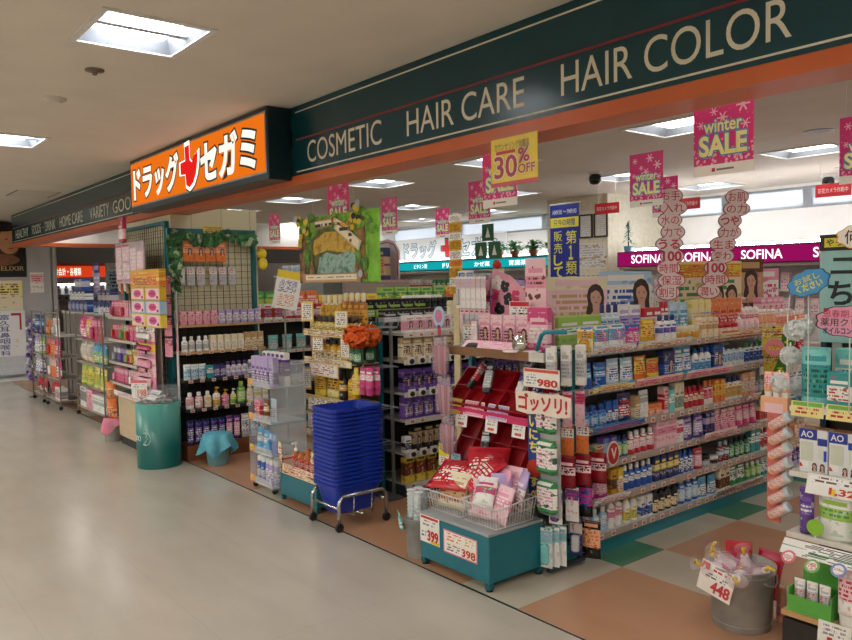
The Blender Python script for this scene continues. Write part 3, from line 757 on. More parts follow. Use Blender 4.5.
# header cards standing on the long unit
def card(name, label, x, y, z, rz, w, h, p, face=None, extra=None, cat='display card', foot=True):
    e = thing(name, label, cat, (x, y, z), rz)
    MB().box(-w/2, w/2, -.003, .003, 0.001, h, pack(*p, z0=.35, z1=.8, rough=.35, seed=int(abs(x*7+y*3)) % 11), .0015).build('panel', e)
    if face:
        mb = MB(); face_print(mb, face[0], face[1], face[2], -.0038); mb.build('portrait', e)
    if foot: MB().add([(-w*.2, .003, 0), (w*.2, .003, 0), (w*.2, .08, 0), (-w*.2, .08, 0), (-w*.1, .003, h*.6), (w*.1, .003, h*.6)], [(0, 1, 2, 3), (0, 4, 5, 1), (1, 5, 2), (0, 3, 4), (2, 5, 4, 3)], mat('d9d3c8', .7)).build('strut', e)
    if extra: extra(e)
    return e
R9 = PI/2
ZT = 1.1905
card('display_card', 'cream display card with long-haired portrait at near end of long unit', -3.24, 3.86, ZT, R9*.75, .44, .42, ('cream', 'palepink', 'tan'), (.13, .28, .2))
card('display_card', 'pale blue display card with dark-haired portrait beside left speech strip', -3.2, 4.32, ZT, R9*.8, .42, .45, ('paleblue', 'white', 'blue'), (.12, .3, .22))
def orangex(e): MB().box(-.34, .34, -.0045, -.0032, .4, .5, pack('orange', 'yellow', 'red', z0=.1, z1=.9, rough=.3)).build('title_band', e)
card('display_card', 'wide orange and cream display card with two portraits on long unit', -3.2, 5.3, ZT, R9*.8, .7, .52, ('paleyellow', 'cream', 'green'), (.12, .26, .18), lambda e: (orangex(e), (lambda mb: (face_print(mb, .25, .26, .18, -.0038), mb.build('portrait', e)))(MB())))
card('display_card', 'brown portrait card right of the orange display card', -3.14, 5.86, ZT, R9*.8, .26, .54, ('brown', 'tan', 'pink'), (0, .36, .22))
card('display_card', 'pink display card with bright flower print behind the aisle corner', -3.1, 6.02, ZT, R9*.6, .22, .46, ('pink', 'white', 'hotpink'))
def speech(name, label, x, y, z, rz, words, lean):
    e = thing(name, label, 'display strip', (x, y, z), rz)
    n = len(words); ed, wh, rd = mat('9a4650', .5, var=0), mat('f6e4e2', .4, var=0), mat('c8384a', .4, var=0)
    a, b, t = MB(), MB(), MB(); st = .083; zb = .26
    for i, wd in enumerate(words):
        zz = zb + (n-1-i)*st; xx = lean*(n-1-i)*st + (.012 if i % 2 else -.01)
        hw = .085 + (.012 if i % 3 == 1 else 0)
        a.disc(xx, zz+.04, hw, .056, -.002, ed, 16, .004)
        b.disc(xx, zz+.04, hw-.007, .05, -.0032, wh, 16, .001)
        t.text(wd, xx-hw*.72, xx+hw*.72, zz+.008, zz+.072, -.0042, rd, off=.03)
    MB().tube([(0, .006, .004), (0, .006, zb+.05), (lean*(n-1)*st*.8, .006, zb+n*st*.8)], .006, mat('dddad2', .4), 6).box(-.05, .05, -.03, .05, 0, .004, mat('dddad2', .4)).build('stand', e)
    a.build('backing', e); b.build('balloon', e); t.build('lettering', e)
    return e
speech('speech_strip', 'upright red and white speech-bubble strip, left one on the long unit', -3.06, 4.62, ZT+.0005, R9*.55, ['お手', '入れ', '水の', '力で', 'うる', '100', '時間', '保湿', '割引'], .03)
speech('speech_strip', 'leaning red and white speech-bubble strip, right one above long unit', -2.98, 5.0, ZT+.0005, R9*.55, ['お肌', 'の力', 'つや', '力が', '生ま', '変わ', '100', '時間', '潤い'], .3)
for i, (yy, t) in enumerate([(4.42, 'left of the left speech strip'), (4.78, 'right of the left speech strip')]):
    def mk():
        return tube_(.1, .09, .42, ('silver', 'white', 'grey'), 'silver', 3)
    o = place('bigtube', mk, (-3.35, yy, ZT), R9*.6, f'oversized silver display tube {t}', 'tube', 'oversized silver display tubes'); o.name = 'display_tube'

# ------------------------------------------------------------------ L: the hair colour gondola (faces +x)
LX, LY, LL = -4.45, 3.36, 2.4
LT = [(.1, .4), (.33, .36), (.58, .34), (.78, .34), (1.02, .32), (1.22, .86)]
G3 = gondola('gondola_shelf', 'dark-backed shelf unit of hair colour cartons behind the blue baskets', LX, LY, R9, LL, LT, .88, 1.24, sh='b9b6b0', back='2a2426', plinth='2f3a40')
UL = Unit(LX, LY, R9)
w2 = 'the hair colour unit\'s '
UL.row(1.02, .0, 2.0, .015, [('face', ('tan', 'cream', 'brown'), (.085, .06, .165), 14), ('face', ('peach', 'white', 'brown'), (.085, .06, .165), 6)], w2+'second shelf')
UL.row(.78, .0, 2.0, .015, [('face', ('purple', 'black', 'lavender'), (.085, .06, .17), 16), ('face', ('black', 'purple', 'pink'), (.085, .06, .17), 5)], w2+'third shelf')
UL.row(.58, .0, 2.0, .015, [('face', ('purple', 'violet', 'white'), (.085, .06, .165), 4), ('face', ('gold', 'yellow', 'brown'), (.085, .06, .165), 3), ('face', ('violet', 'black', 'white'), (.085, .06, .165), 13)], w2+'fourth shelf')
UL.row(.33, .0, 2.0, .015, [('box', ('white', 'black', 'grey'), (.06, .05, .12), 1), ('face', ('black', 'tan', 'grey'), (.085, .06, .18), 18)], w2+'fifth shelf')
UL.row(.1, .0, 2.0, .015, [('face', ('yellow', 'brown', 'red'), (.085, .06, .19), 3), ('bot', ('paleyellow', 'yellow', 'brown', 'yellow'), (.06, .05, .17), 10), ('box', ('skyblue', 'yellow', 'white'), (.08, .05, .17), 8)], w2+'bottom shelf')
UL.row(1.22, .05, 2.35, .03, [('face', ('white', 'pink', 'grey'), (.085, .06, .17), 5), ('box', ('cream', 'white', 'tan'), (.05, .05, .24), 2), ('face', ('orange', 'gold', 'white'), (.09, .06, .17), 5), ('face', ('black', 'grey', 'pink'), (.09, .06, .18), 8), ('face', ('gold', 'brown', 'white'), (.09, .06, .17), 6)], 'the hair colour unit\'s top, front row', vary=True)
UL.row(1.22, .05, 2.35, .3, [('box', ('black', 'silver', 'white'), (.13, .08, .22), 5), ('bot', ('lime', 'white', 'black', 'black'), (.07, .06, .2), 5), ('bot', ('darkgrey', 'skyblue', 'white', 'black'), (.07, .06, .22), 7), ('box', ('lavender', 'white', 'black'), (.1, .06, .2), 5), ('bot', ('orange', 'gold', 'black', 'black'), (.07, .06, .2), 6)], 'the hair colour unit\'s top, middle row', vary=True)
UL.row(1.22, .05, 2.35, .6, [('box', ('black', 'lime', 'white'), (.13, .08, .26), 5), ('can', ('black', 'teal', 'white', 'black'), (.06, .06, .26), 8), ('can', ('aqua', 'white', 'teal', 'white'), (.06, .06, .28), 10), ('box', ('darkgreen', 'white', 'lime'), (.12, .08, .26), 4)], 'the hair colour unit\'s top, rear row', vary=True)
def swatch():
    e = thing('hair_swatch', None, None)
    MB().box(-.034, .034, -.004, 0, -.03, .03, mat('f1eeea', .4)).build('card', e)
    MB().ball((0, -.012, -.004), .022, mat('hair', .5), 10, 1, .6, .9).build('hair_tuft', e)
    return e
for z, t in ((1.02, 'second'), (.78, 'third'), (.33, 'fifth')):
    for i in range(14):
        p = UL.P(.06+i*.1, -.012, z-.004)
        place('swatch', swatch, p, R9, f'{ORD[i]} dark hair swatch from left on hair colour unit\'s {t} shelf edge', 'hair swatch', f'hair swatches on the {t} shelf edge')

# ------------------------------------------------------------------ inner gondola behind, seen over the front displays
IN = gondola('gondola_shelf', 'low shelf unit deep in the shop between ivy trellis and hair colour unit', -6.05, 4.6, R9, 3.2, [(.12, .4), (.42, .36), (.72, .36), (1.0, .34), (1.28, .86)], .88, 1.3, sh='c8c5be', back='4a4644')
UI = Unit(-6.05, 4.6, R9)
w3 = 'the inner low unit\'s '
UI.row(1.28, .03, 3.15, .03, [('box', ('white', 'red', 'orange'), (.11, .07, .2), 4), ('box', ('red', 'white', 'yellow'), (.1, .07, .17), 4), ('box', ('blue', 'skyblue', 'white'), (.1, .07, .2), 5), ('box', ('yellow', 'red', 'green'), (.13, .08, .22), 5), ('bot', ('white', 'green', 'lime', 'white'), (.07, .06, .2), 5), ('pouch', ('orange', 'yellow', 'white'), (.12, .06, .2), 4)], w3+'top front row', vary=True)
UI.row(1.28, .03, 3.15, .45, [('box', ('lime', 'green', 'yellow'), (.16, .08, .3), 5), ('box', ('yellow', 'orange', 'red'), (.16, .08, .3), 5), ('box', ('lavender', 'white', 'purple'), (.12, .08, .3), 5), ('box', ('white', 'blue', 'navy'), (.12, .08, .28), 5)], w3+'top rear row', vary=True)
UI.row(1.0, .03, 3.15, .02, [('bot', ('aqua', 'white', 'teal', 'white'), (.08, .06, .2), 8), ('pouch', ('skyblue', 'white', 'navy'), (.12, .06, .2), 8), ('box', ('cream', 'red', 'brown'), (.09, .06, .2), 10)], w3+'second shelf', vary=True)
UI.row(.72, .03, 3.15, .02, [('box', ('white', 'pink', 'red'), (.1, .06, .2), 12), ('bot', ('navy', 'white', 'skyblue', 'white'), (.07, .06, .2), 14)], w3+'third shelf', vary=True)
UI.row(.42, .03, 3.15, .02, [('pouch', ('pink', 'white', 'red'), (.13, .06, .22), 10), ('pouch', ('blue', 'white', 'red'), (.13, .06, .22), 9)], w3+'fourth shelf', vary=True)

I2 = gondola('gondola_shelf', 'low crowded shelf unit glimpsed just right of the cream column', -7.75, 3.75, R9, 2.7, [(.12, .4), (.5, .36), (.85, .36), (1.2, .86)], .88, 1.22, sh='c8c5be', back='4a4644')
U2 = Unit(-7.75, 3.75, R9)
w5 = 'the glimpsed low unit\'s '
U2.row(1.2, .03, 2.65, .02, [('box', ('white', 'red', 'skyblue'), (.1, .07, .17), 3), ('box', ('red', 'white', 'pink'), (.1, .07, .2), 4), ('box', ('pink', 'white', 'green'), (.1, .07, .16), 3), ('box', ('paleblue', 'white', 'red'), (.1, .07, .2), 4), ('pouch', ('yellow', 'white', 'red'), (.12, .07, .2), 5)], w5+'top, front row', vary=True)
U2.row(1.2, .03, 2.65, .4, [('box', ('green', 'lime', 'yellow'), (.16, .07, .3), 3), ('box', ('orange', 'palepink', 'red'), (.16, .07, .34), 3), ('box', ('yellow', 'gold', 'red'), (.16, .07, .32), 5), ('pouch', ('blue', 'skyblue', 'white'), (.14, .07, .3), 4)], w5+'top, rear row', vary=True)
U2.row(.85, .03, 2.65, .02, [('pouch', ('aqua', 'silver', 'white'), (.13, .07, .2), 4), ('pouch', ('pink', 'white', 'red'), (.12, .07, .2), 4), ('box', ('lavender', 'white', 'purple'), (.1, .07, .2), 8)], w5+'second shelf', vary=True)
U2.row(.5, .03, 2.65, .02, [('box', ('white', 'navy', 'blue'), (.12, .07, .2), 9), ('box', ('red', 'yellow', 'white'), (.12, .07, .2), 8)], w5+'third shelf', vary=True)
# ------------------------------------------------------------------ T: ivy trellis shelves on the column (face +x)
TX, TY = -6.72, 2.60
T = thing('trellis_shelf', 'teal-framed wire trellis with wooden shelves and brown base on cream column', 'shelf unit', (TX, TY, 0), R9)
v0 = .29; TL = .84
fr = mat('156a72', .4)
mb = MB()
mb.box(-.02, .015, v0-.03, v0+.02, 0, 2.13, fr).box(TL-.015, TL+.02, v0-.03, v0+.02, 0, 2.13, fr).box(.015, TL-.015, v0-.03, v0+.02, 2.09, 2.13, fr)
mb.build('frame', T)
mb = MB(); g = mat('3b4038', .5, .3)
for i in range(1, 13): mb.box(i*TL/13-.002, i*TL/13+.002, v0-.012, v0-.008, .1, 2.09, g)
for i in range(1, 32): mb.box(.015, TL-.015, v0-.008, v0-.004, .1+i*.0625-.002, .1+i*.0625+.002, g)
mb.build('wire_grid', T)
wood = mat('c99f6c', .5, var=.12, scale=9)
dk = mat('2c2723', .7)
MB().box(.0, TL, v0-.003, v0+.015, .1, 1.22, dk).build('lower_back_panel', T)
MB().box(0, TL, 0.0, v0-.03, 0, .14, mat('7d4a2b', .5, var=.12, scale=8)).build('base', T)
TT = [(1.235, .16), (.99, .2), (.735, .24), (.47, .26), (.155, .28)]
for z, d in TT[:4]:
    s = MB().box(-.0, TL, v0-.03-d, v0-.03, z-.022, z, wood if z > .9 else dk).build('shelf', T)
    if z < 1.1:
        for i in range(7):
            t = price_tag().build('price_tag', s); t.location = (.06+i*.11, v0-.03-d, z-.012)
UT = Unit(TX, TY, R9)
w4 = 'the trellis unit\'s '
UT.row(1.235, .01, .83, .11, [('box', ('pink', 'palepink', 'red'), (.062, .05, .125), 5), ('box', ('lavender', 'white', 'purple'), (.062, .05, .125), 6)], w4+'top wooden shelf')
UT.row(.99, .01, .83, .07, [('bot', ('white', 'silver', 'grey', 'white'), (.058, .05, .14), 4), ('box', ('cream', 'white', 'tan'), (.06, .05, .14), 5), ('box', ('tan', 'cream', 'brown'), (.06, .05, .15), 3)], w4+'second wooden shelf')
UT.row(.735, .01, .83, .035, [('pouch', ('white', 'paleblue', 'navy'), (.07, .05, .14), 3), ('box', ('teal', 'white', 'navy'), (.06, .05, .12), 1), ('box', ('navy', 'purple', 'white'), (.06, .05, .12), 2), ('bot', ('lavender', 'white', 'purple', 'purple'), (.055, .05, .14), 4), ('bot', ('navy', 'silver', 'white', 'white'), (.055, .05, .14), 2), ('pouch', ('white', 'silver', 'grey'), (.07, .05, .14), 2)], w4+'third shelf')
UT.row(.47, .01, .83, .01, [('bot', ('white', 'pink', 'tan', 'white'), (.075, .06, .15), 1), ('bot', ('pink', 'white', 'red', 'white'), (.075, .06, .15), 1), ('bot', ('cream', 'tan', 'white', 'white'), (.07, .06, .15), 1), ('pump', ('white', 'gold', 'tan'), (.075, .06, .18), 1), ('pump', ('palepink', 'hotpink', 'white', 'gold'), (.075, .06, .15), 1), ('pump', ('paleyellow', 'lime', 'green', 'white'), (.06, .05, .15), 1), ('bot', ('green', 'lime', 'white', 'lime'), (.085, .06, .21), 1), ('bot', ('yellow', 'white', 'orange', 'white'), (.07, .06, .18), 1), ('box', ('white', 'yellow', 'green'), (.06, .05, .14), 2)], w4+'fourth shelf')
UT.row(.1405, .01, .83, .01, [('pouch', ('navy', 'purple', 'white'), (.065, .05, .22), 5), ('pouch', ('purple', 'pink', 'white'), (.065, .05, .22), 2), ('pouch', ('silver', 'white', 'navy'), (.085, .05, .22), 3)], w4+'brown base')
# hanging goods on the wire
for i in range(4):
    put('face', ('orange', 'peach', 'red'), (.1, .03, .2), UT.P(.16+i*.107, v0-.05, 1.82), R9, 'the trellis wire under the ivy')
for i in range(6):
    put('card', ('silver', 'white', 'red'), (.075, .03, .17), UT.P(.1+i*.095+(.03 if i > 2 else 0), v0-.02, 1.6), R9, 'the trellis wire above the shelves')
# ivy
def ivy(name, label, path, dens, seed):
    rn = random.Random(seed); e = thing(name, label, 'ivy garland', path[0])
    o0 = Vector(path[0]); P = [Vector(p)-o0 for p in path]
    MB().tube(P, .004, mat('4d5a2c', .7), 5).build('vine', e)
    mb = MB(); ms = [mat('2f6b38', .5), mat('3f8044', .5), mat('24552f', .5), mat('9fb98a', .5)]
    for k in range(dens):
        t = rn.random()*(len(P)-1); i = min(len(P)-2, int(t)); c = P[i].lerp(P[i+1], t-i) + Vector((rn.uniform(-.01, .05), rn.uniform(-.05, .05), rn.uniform(-.06, .05)))
        s = rn.uniform(.022, .04); Mx = Matrix.Translation(c) @ Matrix.Rotation(rn.uniform(0, 6.3), 4, 'X') @ Matrix.Rotation(rn.uniform(-.7, .7), 4, 'Z') @ Matrix.Rotation(R9+rn.uniform(-.5, .5), 4, 'Z')
        L = [(0, 0, -1), (.75, .1, -.6), (.5, .05, -.1), (.95, .1, .4), (.35, 0, .35), (0, -.12, 1.1), (-.35, 0, .35), (-.95, .1, .4), (-.5, .05, -.1), (-.75, .1, -.6)]
        vs = [tuple(q*s for q in p) for p in L] + [(0, -.15*s, 0)]
        mb.add(vs, [(i, (i+1) % 10, 10) for i in range(10)], ms[rn.randrange(4) if rn.random() < .7 else 0], False, Mx)
    mb.build('leaves', e)['kind'] = 'stuff'
ivy('ivy_garland', 'green leafy ivy garland draped down and across the teal trellis frame', [UT.P(-.01, v0-.06, 1.42), UT.P(.05, v0-.06, 1.75), UT.P(.0, v0-.06, 2.06), UT.P(.3, v0-.06, 2.02), UT.P(.55, v0-.06, 2.07), UT.P(.84, v0-.06, 2.02)], 210, 3)
e = thing('header_plate', 'small yellow and navy plate on top bar of the ivy trellis', 'sign', UT.P(.42, v0-.035, 2.1), R9)
MB().box(-.1, .1, -.004, .0, -.01, .06, mat('e8cf4c', .5, var=0)).build('plate', e)
MB().box(-.092, .092, -.0055, -.0045, .002, .05, pack('navy', 'yellow', 'navy', 'yellow', z0=.1, z1=.9, seed=4)).build('print', e)
# ------------------------------------------------------------------ E: pink end display in front of the long unit (faces -y)
EX0, EX1, EY0, EY1 = -3.66, -2.80, 3.06, 3.33
tl = mat('17727f', .35, var=.05)
E_ = thing('end_display_rack', 'teal wire end rack with brown-fronted top shelf and red trays facing the corridor', 'display rack', (EX0, EY0, 0))
EW, ED = EX1-EX0, EY1-EY0
mb = MB()
for x in (.0, EW-.03):
    mb.box(x, x+.03, ED-.04, ED-.01, 0, 1.2, tl)
mb.box(.03, EW-.03, ED-.035, ED-.015, 1.17, 1.2, tl).box(.03, EW-.03, ED-.035, ED-.015, .05, .08, tl)
mb.build('frame', E_)
g = mat('5c5f5e', .4, .5); mb = MB()
for i in range(1, 16): mb.box(i*EW/16-.002, i*EW/16+.002, ED-.03, ED-.026, .08, 1.17, g)
for i in range(1, 19): mb.box(.03, EW-.03, ED-.026, ED-.022, .08+i*.06-.002, .08+i*.06+.002, g)
mb.build('wire_grid', E_)
MB().box(0, EW, -.0, ED-.04, 1.17, 1.19, tl).box(-.005, EW-.1, -.012, -.0005, 1.15, 1.2, mat('8a6444', .7)).box(EW-.1, EW+.01, -.012, -.0005, 1.15, 1.2, mat('d9d5cc', .6)).build('top_shelf', E_)
s = MB().box(0.03, EW-.03, .0, ED-.04, .80, .815, tl).build('shelf', E_)
MB().box(.0, EW, -.012, -.0005, .785, .83, mat('d2336a', .4)).build('pink_rail', s)
s = MB().box(0.03, EW-.03, .0, ED-.04, .44, .455, tl).build('shelf', E_)
MB().box(.0, EW, -.012, -.0005, .43, .47, mat('b9b3aa', .4)).build('price_rail', s)
MB().box(0, EW, 0.03, ED-.04, .02, .1, tl).build('base', E_)
EP = lambda u, v, z: (EX0+u, EY0+v, z)
# red compartment trays, one tilted on each lower shelf
def tray(w=.72, d=.36, nx=5, nz=2):
    m = mat('a01420', .35, var=.08); mb = MB()
    mb.box(-w/2, w/2, 0, d, 0, .006, m)
    for i in range(nx+1): x = -w/2 + i*w/nx; mb.box(x-.004, x+.004, 0, d, .006, .055, m)
    for i in range(nz+1): y = i*(d)/nz; mb.box(-w/2, w/2, max(0, y-.008), y if i else .006, .006, .055, m)
    return mb.build('compartment_tray')
place('tray', tray, EP(.44, .02, .458), 0, 'empty red tilted compartment tray above the wire baskets', 'tray', None, (.95, 0))
place('tray2', lambda: tray(.72, .28), EP(.42, .02, .818), 0, 'red tilted tray under the brown-fronted shelf, partly filled', 'tray', None, (.8, 0))
for i, (u, v, z, c) in enumerate([(.36, .07, .93, ('darkgrey', 'silver', 'white')), (.62, .09, .96, ('white', 'purple', 'navy')), (.74, .05, .91, ('purple', 'navy', 'white')), (.2, .08, .94, ('black', 'red', 'white'))]):
    put('box', c, (.05, .03, .2), EP(u, v-.03, z), .5-.3*i, 'the upper red tray', (-.62, 0))
put('box', ('black', 'silver', 'white'), (.05, .03, .14), EP(.36, .02, .58), .5, 'the lower red tray', (-.5, 0))
# colourful cards on the shelf edges
def small_card(name, label, loc, rz, w, h, base, txt=None, tc='c4122f', tilt=0, cat='price card', border=None, heads=(), group=None, th=.0015):
    e = thing(name, label, cat, loc, rz, group)
    e.rotation_euler = (tilt, 0, rz)
    MB().box(-w/2, w/2, -th/2, th/2, 0, h, mat(base, .45, var=.03)).build('card', e)
    if border:
        b = min(w, h)*.045; mb = MB(); m = mat(border, .45, var=0); y0, y1 = -th/2-.0005, -th/2-.0001
        mb.box(-w/2, w/2, y0, y1, 0, b, m).box(-w/2, w/2, y0, y1, h-b, h, m).box(-w/2, -w/2+b, y0, y1, b, h-b, m).box(w/2-b, w/2, y0, y1, b, h-b, m); mb.build('border', e)
    y = -th/2-.0014
    for (t, x0, x1, z0, z1, c) in heads:
        if t == '#': MB().box(x0*w-w/2, x1*w-w/2, y, y+.0008, z0*h, z1*h, mat(c, .45, var=0)).build('bar', e)
        elif t == '~': MB().box(x0*w-w/2, x1*w-w/2, y, y+.0008, z0*h, z1*h, pack(base if base in CN else 'white', base if base in CN else 'white', c, z0=.0, z1=1., seed=5, rows=max(2, min(9, round(h*(z1-z0)/.016))))).build('small_print', e)
        else: MB().text(t, x0*w-w/2, x1*w-w/2, z0*h, z1*h, y-.0006, mat(c, .45, var=0), off=.02).build('lettering', e)
    if txt: MB().text(txt, -w*.1, w*.44, h*.1, h*.45, y-.0006, mat(tc, .45, var=0), off=.035).build('price', e)
    return e
for i, (u, c, t) in enumerate([(.1, 'yellow', 'leftmost, yellow'), (.3, 'pink', 'second, pink and white'), (.5, 'lavender', 'third, lavender')]):
    small_card('price_card', f'card on pink shelf rail of the end rack, {t}', EP(u, -.016, .79), 0, .17, .09, c, None, border='white' if i else None, heads=[('~', .1, .9, .15, .85, 'red')], tilt=-.3)
for i, u in enumerate((.2, .46, .68)):
    small_card('price_tag', f'white price tag dangling under the pink rail, {ORD[i]} from left', EP(u, -.022, .715), 0, .1, .075, 'white', heads=[('~', .1, .9, .45, .9, 'grey'), ('#', .25, .75, .15, .35, 'd8584a')], tilt=-.15, group='tags under the pink rail')
small_card('price_card', 'yellow-topped card at left of the lower shelf edge, end rack', EP(.03, -.016, .44), 0, .1, .14, 'white', heads=[('#', 0, 1, .45, 1, 'f0d81e'), ('~', .15, .85, .1, .4, 'red')])
small_card('price_card', 'blue-grey card beside the yellow-topped card, end rack lower edge', EP(.14, -.016, .44), 0, .09, .1, 'paleblue', heads=[('~', .1, .9, .1, .9, 'navy')])
small_card('slogan_card', 'jagged yellow and salmon slogan card under the empty red tray', EP(.42, -.018, .385), 0, .36, .14, 'e59a84', heads=[('#', .02, .98, .52, 1, 'f4e231'), ('唇にハリ感', .05, .95, .56, .95, '30202a'), ('プルプル', .12, .9, .1, .45, 'c4342a')], tilt=-.15)
# pink goods on top
for i in range(4):
    put('face', ('palepink', 'pink', 'hair'), (.1, .05, .2), EP(.27+i*.107, .14, 1.1905), 0, 'the brown-fronted top shelf')
put('box', ('hotpink', 'palepink', 'white'), (.13, .05, .25), EP(.72, .12, 1.1905), .25, 'the brown-fronted top shelf')
put('tube', ('palepink', 'white', 'pink', 'white'), (.05, .045, .16), EP(.2, .1, 1.1905), 0, 'the brown-fronted top shelf')
def mirror_(): 
    o = MB().lathe([(.001, 0), (.048, 0), (.052, .004), (.048, .01), (.001, .01)], mat('d8c9a6', .15, .6), 24).build('round_mirror')
    MB().lathe([(.001, .0102), (.043, .0102), (.043, .0108), (.001, .0108)], mat('c8ccc9', .05, .9, var=0), 24).build('glass', o)
    return o
o = place('mirror', mirror_, EP(.66, .02, 1.2415), 0, 'small round gilt mirror leaning at right of pink top shelf', 'mirror', None, (1.35, 0))
for i, u in enumerate((.62, .72)):
    o = MB().lathe([(.001, 0), (.05, 0), (.055, .006), (.05, .012), (.001, .012)], mat('f0dfd8', .25), 20).build('compact_case', None, EP(u, -.0+.06*i, 1.1915)); tag(o, f'flat white powder compact, {"left" if i == 0 else "right"} one beneath the round mirror', 'compact')
o = MB().lathe([(.001, 0), (.045, 0), (.05, .01), (.03, .03), (.001, .032)], mat('2c2a2c', .3), 20).build('compact_case', None, EP(.24, .05, 1.1915)); tag(o, 'black round compact on a pink card at left of top shelf', 'compact')
small_card('display_card', 'low pale pink card strip lying along the brown shelf front', EP(.4, .03, 1.1912), 0, .5, .07, 'palepink', heads=[('~', .05, .95, .1, .9, 'pink')], tilt=-.9, cat='card')
# tall pink back board with orchids print
e = thing('back_board', 'pink display board with dark flowers behind the pink cosmetics', 'display board', EP(.5, ED-.045, 1.2005))
mb = MB().prism([(-.42, 0), (.24, 0), (.24, .2), (.16, .3), (.0, .34), (-.1, .42), (-.24, .46), (-.36, .36), (-.42, .27)], -.004, 0, mat('e3a0b2', .4, var=.12, scale=6)); mb.build('board', e)
MB().box(.02, .18, -.0052, -.0042, .22, .52, pack('palepink', 'pink', 'brown', 'brown', seed=2)).build('portrait_panel', e)
rn = random.Random(4)
for x, z, r, c in [(-.22, .38, .05, 'f2e6e2'), (-.15, .36, .04, '26302c'), (-.12, .28, .045, '26302c'), (-.06, .3, .04, 'c9376a'), (-.2, .22, .045, '26302c'), (-.25, .32, .05, 'c9376a'), (-.33, .25, .06, 'b02058'), (-.3, .14, .03, '26302c'), (-.03, .12, .05, 'c2305f'), (.05, .16, .03, 'f2dfe2'), (.16, .16, .04, '26302c'), (.18, .12, .03, 'c9376a')]:
    mb = MB()
    for k in range(5):
        a = 2*PI*k/5+rn.random(); mb.disc(x+r*.55*math.cos(a), z+r*.55*math.sin(a), r*.5, r*.42, -.0062-.0002*k, mat(c, .5, var=0), 8)
    mb.build('flower_print', e)
small_card('slogan_card', 'hot pink ribbon-shaped card on the left of pink board', EP(.2, ED-.09, 1.36), 0, .2, .15, 'b51a63', heads=[('~', .1, .9, .1, .5, 'white'), ('#', .05, .95, .82, .95, '5a1a60')], tilt=.05, cat='card')
small_card('slogan_card', 'checked black and white card at middle of the pink board', EP(.5, ED-.08, 1.34), 0, .17, .13, 'white', heads=[('~', .05, .95, .1, .75, 'black'), ('#', .05, .95, .78, .98, 'c4122f')], cat='card')
small_card('slogan_card', 'blue and white checked card left of pink board', EP(-.06, ED-.0, 1.46), .1, .14, .2, 'white', heads=[('#', .05, .45, .5, .95, '2a55b0'), ('#', .55, .95, .05, .45, '2a55b0'), ('#', .55, .95, .6, .95, '4a70c0')], cat='card')
# speech star: red poinsettia-like card above, hung with the green cards further back
# right-hand strips
e = thing('strip_banner', 'narrow blue strip banner with yellow characters at right edge of red trays', 'banner', EP(EW-.05, -.03, .38))
MB().box(-.042, .042, -.002, .002, 0, .56, mat('1c3c8c', .4)).build('strip', e)
for i, ch in enumerate('まいにち'): MB().text(ch, -.03, .03, .49-i*.07, .545-i*.07, -.0032, mat('f0e04a', .5, var=0), off=.03).build('lettering', e)
MB().disc(0, .19, .055, .05, -.0035, mat('b8341e', .5), 8).build('star', e)
for i, ch in enumerate('すべ'): MB().text(ch, -.03, .03, .09-i*.07, .145-i*.07, -.0032, mat('f0e04a', .5, var=0), off=.03).build('lettering', e)
e = thing('hanging_strip', 'clear strip stuffed with green and white packs beside the blue banner', 'hanging strip', EP(EW+.06, -.045, .33))
MB().box(-.075, .075, .018, .022, 0, .66, clear(a=.3)).build('strip', e)
for i in range(3):
    MB().box(-.07, .07, -.03, .017, .02+i*.215, .2+i*.215, pack('green', 'white', 'pink', 'darkgreen', z0=.18, z1=.8, seed=i+2), .02).build('green_pack', e)
small_card('price_card', 'white price card reading 980 above red slogan lettering', (-2.70, 2.93, 1.035), .05, .24, .1, 'f0ece4', '980', 'd03a2c', heads=[('#', .03, .97, .8, .96, 'd8584a'), ('~', .05, .4, .1, .7, 'grey')])
e = thing('slogan_card', 'big red outlined slogan lettering hung under the 980 price card', 'sign', (-2.69, 2.925, .912), .05)
MB().prism([(-.18, -.012), (-.1, -.022), (0, -.012), (.1, -.022), (.18, -.008), (.185, .088), (.1, .1), (0, .092), (-.1, .1), (-.185, .092)], .0, .002, mat('f0e2d2', .5, var=.04)).build('card', e)
MB().text('ゴッソリ!', -.16, .16, 0, .085, -.001, mat('f3e6dd', .5, var=0), off=.06).build('lettering_edge', e)
MB().text('ゴッソリ!', -.16, .16, 0, .085, -.0022, mat('c2281e', .5, var=0), off=.035).build('lettering', e)
MB().tube([(-.1, .002, .1), (-.1, .002, .14)], .001, mat('d8d8d8', .4), 4).tube([(.1, .002, .1), (.1, .002, .14)], .001, mat('d8d8d8', .4), 4).build('string', e)
# a bent teal tube arm and goods hung on the corner of the long unit
e = thing('teal_tube', 'bent teal tube handle above the corner of the long unit', 'handle', EP(EW-.1, .05, 1.205))
MB().tube([(0, 0, 0), (.04, 0, .09), (.07, 0, .105), (.2, .02, .11)], .012, mat('1f8a9c', .3), 10).build('tube', e)
KX = -2.735
def hung(kind, cols, size, n, x, y, z, where, dx=0.0, dy=.035, rz=.35):
    for i in range(n): put(kind, cols, size, (x-.055+dx*i, y+dy*i, z-size[2]), rz, where)
hung('box', ('white', 'silver', 'grey'), (.055, .03, .22), 3, -2.70, 3.07, 1.24, 'the front corner hook of the long unit', .03, .085)
hung('card', ('cream', 'gold', 'brown'), (.09, .03, .14), 1, -2.66, 3.3, 1.32, 'the front corner hook of the long unit')
hung('card', ('palepink', 'hotpink', 'red'), (.055, .025, .2), 3, -2.69, 3.08, .99, 'the upper corner hooks of the long unit', .02, .08)
hung('card', ('orange', 'white', 'darkgrey'), (.07, .03, .16), 3, -2.69, 3.06, .8, 'the middle corner hooks of the long unit', .02, .1)
